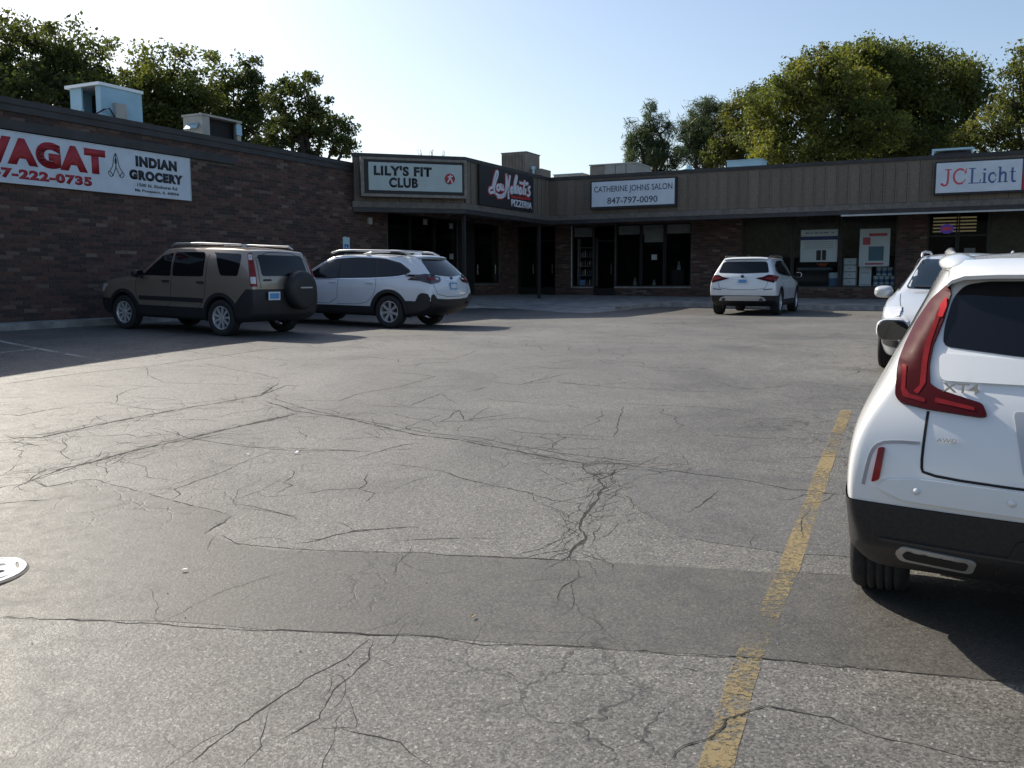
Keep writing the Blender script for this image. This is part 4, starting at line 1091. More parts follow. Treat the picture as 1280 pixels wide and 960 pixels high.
# ---- the parking lot: one sheet, finer near the camera
def axis(fine0, fine1, step, far0, far1):
    a = list(np.arange(fine0, fine1 + 1e-6, step)); s_ = step; x = fine1
    while x < far1: s_ *= 1.5; x += s_; a.append(x)
    s_ = step; x = fine0
    while x > far0: s_ *= 1.5; x -= s_; a.insert(0, x)
    return np.array(a)
_ax, _ay = axis(-22, 22, .5, -500, 500), axis(-2, 42, .5, -300, 700)
_gx, _gy = np.meshgrid(_ax, _ay, indexing='ij'); _gz = G(_gx, _gy)
_nx, _ny = _gx.shape
me = bpy.data.meshes.new('parking_lot')
me.from_pydata([(float(a), float(b), float(c)) for a, b, c in zip(_gx.ravel(), _gy.ravel(), _gz.ravel())], [],
               [f for i in range(_nx - 1) for j in range(_ny - 1) for f in ((i * _ny + j, (i + 1) * _ny + j, (i + 1) * _ny + j + 1), (i * _ny + j, (i + 1) * _ny + j + 1, i * _ny + j + 1))])
lot = link('parking_lot', me, M_ASPH, smooth=True); props(lot, kind='structure')

def tri_g(x, y):
    """height of the lot's own mesh facets"""
    i = int(np.clip(np.searchsorted(_ax, x) - 1, 0, _nx - 2)); j = int(np.clip(np.searchsorted(_ay, y) - 1, 0, _ny - 2))
    u = (x - _ax[i]) / (_ax[i + 1] - _ax[i]); v = (y - _ay[j]) / (_ay[j + 1] - _ay[j])
    a, b, c, d = _gz[i, j], _gz[i + 1, j], _gz[i + 1, j + 1], _gz[i, j + 1]
    return float(a + (b - a) * u + (c - b) * v) if u > v else float(a + (c - d) * u + (d - a) * v)

CRACKS = [(2,[(-6.07,10.55),(-5.56,11.43),(-4.94,12.07),(-4.32,13.17),(-3.71,14.37)]),(3,[(-4.3,7.69),(-4.1,7.67),(-3.86,8.17),(-3.66,8.51),(-3.43,8.85),(-3.08,9.31),(-2.77,9.73),(-2.78,10.59)]),(3,[(-3.43,6.26),(-3.38,6.62),(-3.22,6.84),(-3.12,7.1),(-2.9,7.46),(-2.79,7.59),(-2.63,7.91),(-2.3,8.37),(-2.09,8.75)]),(1.6,[(-3.27,8.05),(-3.0,7.85),(-2.81,7.65),(-2.47,7.44),(-2.17,7.3),(-1.88,7.18),(-1.62,7.16),(-1.11,7.12)]),(1.2,[(-3.43,6.26),(-3.23,6.1),(-3.1,6.28),(-3.0,6.3),(-2.77,6.14),(-2.49,5.94),(-2.24,5.76),(-2.0,5.6),(-1.74,5.42)]),(1.5,[(-1.74,5.42),(-1.77,5.2),(-1.8,5.08)]),(1.2,[(-1.73,5.08),(-1.55,4.9),(-1.28,4.82),(-1.1,4.78),(-0.61,4.74),(0.1,4.64),(0.39,4.58)]),(1.2,[(-2.24,5.78),(-2.24,5.9),(-2.32,6.04),(-2.23,6.28),(-2.13,6.54),(-2.07,6.78),(-1.94,7.14)]),(1.5,[(-1.23,4.9),(-1.12,4.94),(-1.02,5.06),(-0.93,5.1),(-0.67,5.18)]),(1,[(-1.86,5.68),(-1.69,5.64),(-1.51,5.5),(-1.37,5.4),(-1.31,5.28)]),(1.3,[(-4.15,9.29),(-4.34,9.77),(-4.38,10.07),(-4.26,10.39)]),(1.2,[(-4.59,9.31),(-4.23,9.33),(-3.86,9.07),(-3.47,8.87)]),(1.3,[(-4.91,11.99),(-4.6,11.27),(-4.14,10.63),(-3.7,10.55),(-3.09,10.49)]),(1.2,[(-3.91,7.67),(-3.71,7.34),(-3.67,7.16),(-3.5,6.96),(-3.4,6.86)]),(2,[(-5.05,8.73),(-4.82,8.65),(-4.69,8.93),(-4.5,9.13)]),(1.2,[(-4.35,12.45),(-3.59,11.65),(-3.22,11.35),(-2.81,10.83)]),(1,[(-3.7,6.36),(-3.47,6.34)]),(2.2,[(-2.66,9.45),(-2.15,8.83),(-1.55,8.43),(-1.21,8.11),(-0.85,7.73),(-0.45,7.5),(-0.03,7.16),(0.31,6.88),(0.54,6.68),(0.97,6.68)]),(1.6,[(-2.64,9.63),(-2.12,8.99),(-1.62,8.51),(-1.06,8.07),(-0.75,7.79),(-0.3,7.61),(0.07,7.26),(0.47,6.98),(0.97,6.72)]),(1.5,[(-1.21,4.94),(-1.09,4.98),(-0.94,5.12),(-0.78,5.14),(-0.58,5.18),(-0.5,5.12)]),(1,[(-1.07,5.3),(-0.97,5.18),(-0.93,5.1)]),(1.3,[(-0.67,4.92),(-0.55,4.94),(-0.34,4.98),(-0.06,4.96)]),(1.6,[(0.05,4.64),(0.18,4.74),(0.31,4.8)]),(2.4,[(0.29,4.6),(0.35,4.84),(0.42,5.0),(0.39,5.16),(0.46,5.4),(0.52,5.64),(0.63,6.04),(0.63,6.24),(0.72,6.36),(0.77,6.54)]),(1.3,[(0.63,6.24),(0.52,6.46),(0.52,6.68)]),(1.4,[(-0.96,6.72),(-0.73,6.62),(-0.53,6.48),(-0.34,6.26),(-0.16,6.1),(0.06,5.96),(0.26,5.74),(0.52,5.64)]),(1.6,[(-1.24,6.86),(-1.06,7.12),(-0.91,7.34),(-0.74,7.42)]),(2,[(-2.08,8.67),(-2.3,8.45),(-2.49,8.09)]),(1.6,[(-0.67,8.27),(-0.6,8.49),(-0.53,8.87),(-0.44,8.33),(-0.36,8.41),(-0.03,8.63)]),(2,[(0.11,10.39),(0.34,10.75),(0.65,11.17)]),(1.4,[(-0.26,10.63),(0.04,10.39),(0.48,10.61),(1.01,10.25),(1.44,10.03)]),(1.3,[(-2.25,7.3),(-1.85,7.24),(-1.45,7.18),(-1.14,7.12)]),(1.3,[(-1.61,11.45),(-1.23,11.29),(-0.97,11.03),(-1.27,10.31),(-1.69,9.81),(-1.84,9.33)]),(1.2,[(0.88,7.59),(1.03,8.45),(1.14,9.01)]),(1.1,[(-0.09,7.99),(0.08,7.79),(0.46,7.71),(0.88,7.59)]),(1.1,[(-1.74,5.6),(-1.61,5.54),(-1.45,5.46),(-1.32,5.34)]),(2.2,[(-2.74,9.73),(-2.64,10.43),(-2.44,10.35)]),(1.4,[(-1.27,9.23),(-1.05,9.05),(-0.79,9.79),(-0.59,9.21)]),(1.2,[(-1.4,12.87),(-0.84,12.67),(-0.53,13.85)]),(1.3,[(-2.31,3.9),(-1.56,3.82),(-1.23,3.76),(-0.92,3.74),(-0.67,3.7),(-0.6,3.68),(-0.46,3.7),(-0.31,3.66),(-0.12,3.58),(0.07,3.6),(0.39,3.54)]),(1.2,[(-0.6,3.66),(-0.69,3.46),(-0.81,3.24),(-0.88,3.1),(-0.97,2.92),(-1.03,2.78),(-1.07,2.7)]),(1.1,[(-0.59,3.64),(-0.58,3.46),(-0.62,3.32),(-0.66,3.24),(-0.69,3.12),(-0.69,3.0),(-0.75,2.92),(-0.81,2.82)]),(0.7,[(-0.72,3.34),(-0.68,3.24),(-0.69,3.12)]),(0.7,[(-0.65,3.22),(-0.59,3.1),(-0.55,3.0),(-0.55,2.94),(-0.68,2.94)]),(0.9,[(-0.68,2.94),(-0.59,2.94),(-0.49,2.9),(-0.38,2.84),(-0.31,2.76),(-0.25,2.7)]),(0.9,[(-0.88,3.08),(-0.86,2.94),(-0.84,2.82),(-0.86,2.74),(-0.87,2.7)]),(1,[(0.33,3.56),(0.49,3.52),(0.72,3.48),(0.91,3.46),(1.05,3.44),(1.41,3.36),(1.92,3.22)]),(1.2,[(0.49,2.7),(0.56,2.8),(0.66,2.86),(0.74,2.98),(0.85,3.04),(0.91,3.08),(1.02,3.04),(1.12,3.0),(1.2,2.9),(1.33,2.82),(1.44,2.74),(1.6,2.7)]),(1,[(0.83,3.26),(0.88,3.16),(0.91,3.08)]),(1,[(0.62,3.4),(0.7,3.36),(0.8,3.3)]),(1.5,[(1.08,5.44),(1.23,5.64),(1.39,5.92)]),(1,[(1.3,4.8),(1.38,5.0)]),(1.5,[(0.62,6.82),(0.9,6.64),(1.31,6.4),(1.68,6.16),(1.9,5.96),(2.05,5.92),(2.17,5.82)]),(1,[(1.56,4.86),(1.68,4.84),(1.79,4.82)]),(1,[(1.61,4.9),(1.77,5.3),(1.87,5.54)]),(1,[(1.3,4.44),(1.54,4.4),(1.69,4.38)])]
PATCH = [(-3.55,5.54),(-3.38,6.18),(-2.99,6.28),(-2.49,5.94),(-1.74,5.42),(-1.79,5.08),(-1.55,4.9),(-1.28,4.78),(0.04,4.66),(1.3,4.42),(1.69,4.38),(2.78,3.96),(2.24,3.16),(1.46,3.34),(1.05,3.44),(0.33,3.56),(0.16,3.58),(-0.41,3.68),(-0.6,3.68),(-1.57,3.84),(-2.32,3.9),(-2.55,3.92)]

sheet('asphalt_patch', PATCH, lambda x, y: tri_g(x, y) + .0013, .25, M_ASPH2, lot, jitter=.012)
# second, older repair further right and a worn one in the middle
WORN = [(.95, 5.0), (1.5, 4.7), (2.4, 4.5), (2.9, 5.6), (3.0, 6.3), (2.0, 6.25), (1.4, 6.5), (.85, 6.6), (.75, 5.8)]
sheet('asphalt_patch', WORN, lambda x, y: tri_g(x, y) + .0019, .25, mat_asphalt('worn_patch', (.105, .101, .094), (.068, .067, .066), speck=.17, patchy=.9), lot, jitter=.02)
cm = MB(); rc = random.Random(3)
def lift(q):
    if inside((q.x, q.y), PATCH) or inside((q.x, q.y), WORN) or abs((q.x - .55) * .924 - (q.y - 2.45) * .383) < .2: return .0034
    return .0010
def crack(pts, w):
    P = resample([tuple(p) for p in pts], .05, False)
    n = len(P); off = 0; L_ = []; Rr = []
    for i, p in enumerate(P):
        a = Vector(P[max(0, i - 1)]); b = Vector(P[min(n - 1, i + 1)]); d_ = (b - a)
        if d_.length < 1e-6: continue
        d_.normalize(); nn = Vector((-d_.y, d_.x)); off = off * .7 + rc.uniform(-.009, .009)
        ww = w * .0032 * min(1, .35 + p[1] * .09) * (.35 + rc.random() * 1.1) * (min(1, i / 4) * min(1, (n - 1 - i) / 4) * .85 + .15)
        c_ = Vector(p) + nn * off
        for lst, sg in ((L_, 1), (Rr, -1)):
            q = c_ + nn * sg * ww * (.6 + .8 * rc.random()); lst.append((q.x, q.y, tri_g(q.x, q.y) + lift(q)))
    if len(L_) > 1:
        k = len(L_); cm.add(L_ + Rr, [(k + i, k + i + 1, i + 1, i) for i in range(k - 1)])
for w, pts in CRACKS:
    if len(pts) < 2: continue
    crack(pts, w * (1.5 if w >= 2 else 1.25))
    # hairline branches
    for _ in range(int(len(pts) * .3)):
        i = rc.randrange(len(pts) - 1); a = Vector(pts[i]); ang = rc.uniform(0, 6.28); br = [tuple(a)]
        for _k in range(rc.randint(2, 4)):
            ang += rc.uniform(-.7, .7); a = a + Vector((math.cos(ang), math.sin(ang) * 1.3)) * rc.uniform(.06, .2); br.append(tuple(a))
        crack(br, .55)
# crazed bands along the old joints and scattered hairlines over the lot
for w, pts in CRACKS:
    if w < 2 or len(pts) < 6: continue
    for _ in range(100):
        i = rc.randrange(len(pts) - 1); u = rc.random(); a = Vector(pts[i]) * (1 - u) + Vector(pts[i + 1]) * u
        dr_ = Vector(pts[i + 1]) - Vector(pts[i]); ang = math.atan2(dr_.y, dr_.x) + rc.uniform(-.5, .5) + (math.pi if rc.random() < .5 else 0)
        a = a + Vector((rc.gauss(0, .07), rc.gauss(0, .14))); br = [tuple(a)]
        for _k in range(rc.randint(2, 5)):
            ang += rc.uniform(-.6, .6); a = a + Vector((math.cos(ang), math.sin(ang))) * rc.uniform(.05, .16); br.append(tuple(a))
        crack(br, rc.uniform(.5, 1.1))
for _ in range(330):
    a = Vector((rc.uniform(-9, 6), 5.6 + 16 * rc.random() ** 1.2)); base = rc.choice((.25, 1.9, -.45)) + rc.uniform(-.35, .35); br = [tuple(a)]
    for _k in range(rc.randint(3, 8)):
        ang = base + rc.choice((-1, 1)) * rc.uniform(.1, .75); a = a + Vector((math.cos(ang), math.sin(ang))) * rc.uniform(.05, .18) * (.6 + a.y * .07); br.append(tuple(a))
    crack(br, rc.uniform(.55, 1.0) * (1 + a.y * .06))
ck = cm.build('pavement_crack', M_CRACK, lot); props(ck, kind='stuff')

def mat_line(name, col, cover):
    """worn road paint: holes show the asphalt"""
    m, nt, b = new_mat(name); b.inputs['Base Color'].default_value = (*col, 1); setp(b, rough=.8)
    tc = nt.nodes.new('ShaderNodeTexCoord')
    n1 = nt.nodes.new('ShaderNodeTexNoise'); n1.inputs['Scale'].default_value = 38; n1.inputs['Detail'].default_value = 8; n1.inputs['Roughness'].default_value = .75
    n2 = nt.nodes.new('ShaderNodeTexNoise'); n2.inputs['Scale'].default_value = 1.6; n2.inputs['Detail'].default_value = 3
    nt.links.new(tc.outputs['Object'], n1.inputs['Vector']); nt.links.new(tc.outputs['Object'], n2.inputs['Vector'])
    a = nt.nodes.new('ShaderNodeMath'); a.operation = 'MULTIPLY_ADD'; nt.links.new(n2.outputs['Fac'], a.inputs[0]); a.inputs[1].default_value = .55; nt.links.new(n1.outputs['Fac'], a.inputs[2])
    r = nt.nodes.new('ShaderNodeMapRange'); r.inputs[1].default_value = cover - .06; r.inputs[2].default_value = cover + .06; r.inputs[3].default_value = 0; r.inputs[4].default_value = .92
    nt.links.new(a.outputs[0], r.inputs[0]); nt.links.new(r.outputs[0], b.inputs['Alpha'])
    return m
M_YEL = mat_line('worn_yellow_paint', (.215, .165, .078), .755)
M_YEL2 = mat_line('faint_yellow_paint', (.20, .16, .08), .80)
M_FADED = mat_line('faded_line_paint', (.42, .40, .34), .74)
def stripe(a, b, w, m, over=.0025):
    a = Vector(a); b = Vector(b); d_ = (b - a).normalized(); nn = Vector((-d_.y, d_.x)) * w / 2
    return sheet('parking_line', [tuple(a - nn), tuple(b - nn), tuple(b + nn), tuple(a + nn)], lambda x, y: tri_g(x, y) + over, .25, m, lot, jitter=.004)
stripe((.55, 2.45), (.925, 3.40), .105, M_YEL); stripe((.925, 3.40), (1.40, 4.42), .10, M_YEL2, .0029); stripe((1.40, 4.42), (2.24, 6.36), .105, M_YEL); stripe((2.24, 6.36), (3.30, 8.75), .10, M_YEL)
stripe((-8.6, 14.93), (-5.9, 12.8), .09, M_FADED); stripe((-8.4, 12.1), (-7.40, 13.97), .08, M_FADED); stripe((-9.4, 13.1), (-6.5, 11.3), .09, M_FADED)

# ---- raised walk in front of the shops and along the brick wall
def zfl(t): return .77 + (2 - t) * .0088
def zw(t, s):
    g = Gs(t, s) + .014 + .12 * float(sstep((s - 27.0) / 3.0))
    w = max(float(sstep((s - 30.6) / 3.7)), float(sstep((-13.2 - t) / 3.4)) * float(sstep((s - 22.6) / 2.5)))
    return g * (1 - w) + zfl(t) * w
WALK = [(-16.6, 22.6), (-15.2, 23.6), (-14.2, 26.6), (-13.2, 27.1), (-11.7, 26.2), (-9.9, 25.2), (-9.75, 27.5), (-9.6, 29.6), (-9.2, 30.7), (-8.8, 31.0), (16, 31.0), (16, 34.29), (-16.6, 34.29)]
walk = sheet('sidewalk', WALK, zw, .6, M_CONC, None, skirt=.3, world_xy=False); props(walk, kind='structure')
kp = [(-9.75, 27.9), (-9.62, 29.6), (-9.22, 30.68), (-8.8, 30.98), (16, 30.98), (16, 30.83), (-8.85, 30.83), (-9.34, 30.6), (-9.77, 29.6), (-9.9, 27.9)]
kerb = sheet('kerb', kp, lambda t, s: zw(max(t, -9.7), min(max(s, 29), 31.0)) + .012, .5, M_KERB, None, skirt=.3, world_xy=False); props(kerb, kind='structure')
kj = MB()
for k in range(14):
    t = -8 + k * 1.8; z = zw(t, 31) + .0135
    kj.add([tuple(S(t, 30.84, z)), tuple(S(t + .02, 30.84, z)), tuple(S(t + .02, 34.2, zw(t, 34.2) + .0016)), tuple(S(t, 34.2, zw(t, 34.2) + .0016))], [(0, 1, 2, 3)])
kerb2 = sheet('kerb', [(-16.58, -6), (-15.95, -6), (-15.95, 22.2), (-16.2, 23.0), (-16.58, 23.0)], lambda t, s: Gs(-16, s) + .13, .8, M_KERB, None, skirt=.3, world_xy=False); props(kerb2, kind='structure')

# ---- walls of separately laid bricks
BL, BH, BJ = .29, .071, .010
def brick_mesh(name, L=BL):
    me = bpy.data.meshes.new(name); d_ = .022
    me.from_pydata([(0, -L / 2, -BH / 2), (0, L / 2, -BH / 2), (0, L / 2, BH / 2), (0, -L / 2, BH / 2), (-d_, -L / 2, -BH / 2), (-d_, L / 2, -BH / 2), (-d_, L / 2, BH / 2), (-d_, -L / 2, BH / 2)], [],
                   [(0, 1, 2, 3), (0, 4, 5, 1), (1, 5, 6, 2), (2, 6, 7, 3), (3, 7, 4, 0)])
    me.materials.append(M_BRICKO); me.update(); return me
def lay(root, axis_, plane, a0, a1, z0, z1, holes=(), single=None, wall=None, seed=1):
    """bricks over a wall face; axis_ 'L' = face t=plane looking +t, 'B' = face s=plane looking -s.
    single: (a0, a1) range where bricks are objects of their own"""
    r = random.Random(seed); b = SB(root); bme = brick_mesh('brick'); cnt = 0
    ox, oy, oz = root['_o']
    nrow = int((z1 - z0) / (BH + BJ))
    for k in range(nrow):
        z = z0 + (k + .5) * (BH + BJ); a = a0 - (BL / 2 if k % 2 else 0) - r.uniform(0, .004)
        while a < a1:
            lo, hi = max(a, a0), min(a + BL, a1); a += BL + BJ
            segs = [(lo, hi)]
            for (h0, h1, hz0, hz1) in holes:
                if hz0 - .02 < z < hz1 + .02:
                    ns = []
                    for (p0, p1) in segs:
                        if p1 <= h0 or p0 >= h1: ns.append((p0, p1)); continue
                        if p0 < h0: ns.append((p0, h0))
                        if p1 > h1: ns.append((h1, p1))
                    segs = ns
            for (p0, p1) in segs:
                if p1 - p0 < .04: continue
                pr = .006 + r.random() * .008; dz = r.uniform(-.002, .002)
                if single and single[0] <= p0 and p1 <= single[1] and abs(p1 - p0 - BL) < 1e-3 and cnt < 300:
                    o = bpy.data.objects.new('brick', bme); COL.objects.link(o); o.parent = wall or root; cnt += 1
                    mid = (p0 + p1) / 2
                    if axis_ == 'L': o.location = (plane + pr - ox, mid - oy, z + dz - oz)
                    else: o.location = (mid - ox, plane - pr - oy, z + dz - oz); o.rotation_euler = (0, 0, -math.pi / 2)
                    continue
                h = BH / 2; zz = z + dz
                if axis_ == 'L':
                    x1, x0 = plane + pr, plane - .012
                    v = [(x1, p0, zz - h), (x1, p1, zz - h), (x1, p1, zz + h), (x1, p0, zz + h), (x0, p0, zz - h), (x0, p1, zz - h), (x0, p1, zz + h), (x0, p0, zz + h)]
                else:
                    y1, y0 = plane - pr, plane + .012
                    v = [(p1, y1, zz - h), (p0, y1, zz - h), (p0, y1, zz + h), (p1, y1, zz + h), (p1, y0, zz - h), (p0, y0, zz - h), (p0, y0, zz + h), (p1, y0, zz + h)]
                    v = [v[1], v[0], v[3], v[2], v[5], v[4], v[7], v[6]]
                b.add(v, [(0, 1, 2, 3), (0, 4, 5, 1), (1, 5, 6, 2), (2, 6, 7, 3), (3, 7, 4, 0)])
    o = b.build('brick', M_BRICK, wall or root); props(o, kind='stuff')
    return o

# ---- grocery building on the left
gb = site('brick_building', -16.6, 11, .5, label='long dark brick shop wall with black coping behind the tan boxy car', cat='building')
def gpart(name, m, *boxes):
    b = SB(gb)
    for x in boxes: b.box(*x)
    return b.build(name, m, gb)
LT0 = 5.10
gpart('wall', M_MORTAR, (-17.0, -16.6, -6, 24.7, 0, 4.98), (-40, -17.0, -6, -5.7, 0, 4.98), (-40, -17.0, 36.0, 36.3, 0, 4.98))
gpart('roof', M_ROOF, (-40, -17.001, -5.69, 35.99, 4.5, 4.7))
gpart('coping', M_COPING, (-17.05, -16.52, -6.05, 22.88, 4.98, 5.10), (-16.60, -16.545, -6.05, 22.88, 4.84, 4.978))
gpart('lower_band', M_COPING, (-16.60, -16.50, -6.05, 17.8, 4.49, 4.68))
lay(gb, 'L', -16.6, 4.0, 24.68, .62, 4.84, holes=[(-7, 17.8, 4.48, 4.69)], single=(11.3, 13.35), seed=4)
gpart('wall_light', M_UNITB, (-16.58, -16.50, 23.6, 23.75, 3.3, 3.5))

# ---- corner and rear shops under one canopy
sb = site('storefront_building', -14.05, 31.95, .8, label='L shaped row of shops with tan ribbed canopy fascia and dark glass fronts', cat='building')
def spart(name, m, *boxes, parent=None):
    b = SB(sb)
    for x in boxes: b.box(*x)
    return b.build(name, m, parent or sb)
W0, W1 = 34.3, 34.55            # rear shop wall, front and back faces
hb = [(-16.5, -14.78, .3, 3.75), (-14.05, -13.13, 1.25, 3.70), (-13.11, -12.20, .3, 3.70), (-12.17, -9.10, 1.25, 3.70), (-7.20, -1.82, 1.22, 3.88), (-.88, 16.5, .3, 3.80)]
def wall_b(m, holes):
    b = SB(sb); holes = sorted(holes); x = -16.6
    for (h0, h1, z0, z1) in holes:
        if h0 > x: b.box(x, h0, W0, W1, .3, 4.1)
        if z0 > .35: b.box(h0, h1, W0, W1, .3, z0)
        b.box(h0, h1, W0, W1, z1, 4.1); x = h1
    if x < 16.5: b.box(x, 16.5, W0, W1, .3, 4.1)
    return b.build('wall', m, sb)
wall_b(M_MORTAR, hb)
lay(sb, 'B', W0, -16.55, 16.4, .70, 4.0, holes=hb, seed=9)
hl = [(24.75, 29.35, 1.40, 3.76), (30.62, 32.78, 1.40, 3.74)]
b = SB(sb); x = 24.705
for (h0, h1, z0, z1) in hl:
    b.box(-16.85, -16.6, x, h0, .3, 4.1); b.box(-16.85, -16.6, h0, h1, .3, z0); b.box(-16.85, -16.6, h0, h1, z1, 4.1); x = h1
b.box(-16.85, -16.6, x, 34.55, .3, 4.1); b.build('wall', M_MORTAR, sb)
lay(sb, 'L', -16.6, 24.72, 34.28, .78, 4.0, holes=hl, seed=12)
spart('panel', M_SDK, (-16.6, -16.585, 29.36, 30.6, 1.0, 3.76))

def glazing(axis_, plane, bays, z0, z1, name='window', trans=None, depth=.07, fw=.05):
    """one frame with its panes; panes are sub-parts"""
    for (a0, a1) in bays:
        b = SB(sb); pn = []
        def bx(p0, p1, q0, q1, d0, d1):
            return (p0, p1, plane + d0, plane + d1, q0, q1) if axis_ == 'B' else (plane - d1, plane - d0, p0, p1, q0, q1)
        b.box(*bx(a0, a0 + fw, z0, z1, .03, .03 + depth)); b.box(*bx(a1 - fw, a1, z0, z1, .03, .03 + depth))
        b.box(*bx(a0 + fw, a1 - fw, z0, z0 + fw, .03, .03 + depth)); b.box(*bx(a0 + fw, a1 - fw, z1 - fw, z1, .03, .03 + depth))
        zs = [z0 + fw, z1 - fw]
        if trans:
            b.box(*bx(a0 + fw, a1 - fw, trans, trans + fw, .03, .03 + depth)); zs = [z0 + fw, trans, trans + fw, z1 - fw]
        if name == 'door': b.box(*bx(a0 + fw, a1 - fw, z0 + fw, z0 + .28, .035, .03 + depth)); zs[0] = z0 + .28
        o = b.build(name, M_FRAME, sb)
        for i in range(0, len(zs), 2):
            p = SB(sb); p.box(*bx(a0 + fw, a1 - fw, zs[i], zs[i + 1], .06, .066)); p.build('pane', M_SHOPGL, o)
        if name == 'door':
            hy = a1 - .14 if axis_ == 'B' else a1 - .14
            p = SB(sb)
            if axis_ == 'B': p.box(hy - .015, hy + .015, plane - .03, plane - .01, z0 + .85, z0 + 1.25); p.box(hy - .015, hy + .015, plane - .01, plane + .04, z0 + .87, z0 + .90); p.box(hy - .015, hy + .015, plane - .01, plane + .04, z0 + 1.2, z0 + 1.23)
            else: p.box(plane + .01, plane + .03, hy - .015, hy + .015, z0 + .85, z0 + 1.25)
            p.build('handle', M_CHROME, o)
glazing('B', W0, [(-14.05, -13.13)], 1.25, 3.70)
glazing('B', W0, [(-13.11, -12.20)], zfl(-12.6) + .01, 3.70, 'door', trans=3.05)
glazing('B', W0, [(-12.17, -11.13), (-11.11, -10.18), (-10.16, -9.10)], 1.25, 3.70)
glazing('B', W0, [(-7.20, -5.36), (-5.34, -3.70), (-3.68, -1.82)], 1.22, 3.88)
glazing('B', W0, [(-16.5, -15.64), (-15.62, -14.78)], zfl(-15.6) + .01, 3.75, 'door', trans=3.1)
glazing('B', W0, [(-.88, .05), (.07, 1.0)], zfl(0) + .01, 3.80, 'door', trans=2.95)
glazing('B', W0, [(1.02, 3.0), (3.02, 5.0), (5.02, 7.0), (7.02, 9.0), (9.02, 12.0), (12.02, 16.5)], 1.22, 3.80)
glazing('L', -16.6, [(24.75, 26.15), (26.17, 27.75), (27.77, 29.35)], 1.40, 3.76)
glazing('L', -16.6, [(30.62, 32.78)], 1.40, 3.74)
spart('sill', M_KERB, (-12.2, -9.07, W0 - .05, W0 - .018, 1.19, 1.248), (-14.08, -13.12, W0 - .05, W0 - .018, 1.19, 1.248))
# rooms behind the glass
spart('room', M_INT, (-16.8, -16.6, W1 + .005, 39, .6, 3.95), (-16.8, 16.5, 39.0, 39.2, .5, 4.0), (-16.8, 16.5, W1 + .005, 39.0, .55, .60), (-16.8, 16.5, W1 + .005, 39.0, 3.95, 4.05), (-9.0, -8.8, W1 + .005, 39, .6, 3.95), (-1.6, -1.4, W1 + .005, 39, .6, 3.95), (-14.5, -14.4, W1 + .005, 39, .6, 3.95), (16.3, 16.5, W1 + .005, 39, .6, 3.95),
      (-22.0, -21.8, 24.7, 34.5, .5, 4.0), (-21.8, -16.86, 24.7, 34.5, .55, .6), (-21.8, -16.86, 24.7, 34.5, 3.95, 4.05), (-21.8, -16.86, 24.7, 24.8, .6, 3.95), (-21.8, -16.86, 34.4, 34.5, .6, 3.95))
spart('partition', mat('interior_beige', (.16, .145, .12), .9, var=.2), (-8.79, -1.61, 36.4, 36.5, 2.35, 3.94), (1.0, 16.2, 36.4, 36.5, 2.35, 3.94))
# canopy: fascia outline as (t, s) corner points
CAN = [(-16.58, 22.86), (-14.05, 25.30), (-14.05, 31.95), (16.5, 31.95)]
ZB, ZT = 3.97, 5.28
b = SB(sb)
b.prism([(-16.58, 22.9), (-14.08, 25.34), (-14.08, 31.98), (16.5, 31.98), (16.5, 34.9), (-16.58, 34.9)], 3.92, 3.96)
b.build('soffit', M_SOFFIT, sb)
b = SB(sb); b.prism([(-16.58, 22.95), (-14.12, 25.38), (-14.12, 32.02), (16.5, 32.02), (16.5, 46), (-40, 46), (-40, 34.9), (-16.58, 34.9)], 4.60, 4.72); b.build('roof', M_ROOF, sb)
def edge_box(name, m, d0, d1, z0, z1):
    """a band following the canopy edge from d0 to d1 outside it"""
    def off(dd): return [(-16.58 + dd * .35, 22.86 - dd * 1.06), (-14.05 + dd, 25.30 - dd * .414), (-14.05 + dd, 31.95 - dd), (16.5, 31.95 - dd)]
    a, c = off(d0), off(d1); b = SB(sb)
    for i in range(3):
        p = [c[i], c[i + 1], a[i + 1], a[i]]
        b.prism(p, z0, z1)
    return b.build(name, m, sb)
edge_box('coping', M_COPING, -.22, .06, ZT, 5.40)
edge_box('canopy_backing', M_SDK, -.16, -.02, 3.965, ZT - .002)
edge_box('lower_trim', M_TRIM, -.10, .05, 3.78, 3.962)
edge_box('soffit_trim', M_COPING, -.12, .035, 3.64, 3.778)
def boards(p0, p1, wd, seed):
    r = random.Random(seed); a = Vector(p0); c = Vector(p1); L = (c - a).length; d_ = (c - a).normalized(); nn = Vector((d_.y, -d_.x)); n = max(1, round(L / wd)); w = L / n
    ox, oy, oz = sb['_o']; ang = math.atan2(d_.y, d_.x)
    me = bpy.data.meshes.new('board'); h = (ZT - ZB) / 2 - .001; k = w / 2
    # board with a raised batten at its left edge
    m = MB(); m.box(-k + .012, k - .012, -.022, .0, -h, h); m.box(-k - .0, -k + .045, -.042, -.0225, -h, h)
    me = m.mesh('board'); me.materials.append(M_SIDING); me.update()
    for i in range(n):
        q = a + d_ * (w * (i + .5)); o = bpy.data.objects.new('board', me); COL.objects.link(o); o.parent = sb
        o.location = (q.x - ox, q.y - oy, (ZT + ZB) / 2 - oz + r.uniform(-.0005, .0005)); o.rotation_euler = (0, 0, ang)
boards((-16.55, 22.89), (-14.05, 25.30), .36, 1); boards((-14.05, 25.32), (-14.05, 31.93), .36, 2); boards((-14.05, 31.95), (16.5, 31.95), .36, 3)
# posts under the canopy
for (t, s) in ((-14.22, 25.55), (-14.3, 31.6)):
    z = zw(t, s)
    spart('post', M_WOODP, (t - .05, t + .05, s - .05, s + .05, z, 3.64))
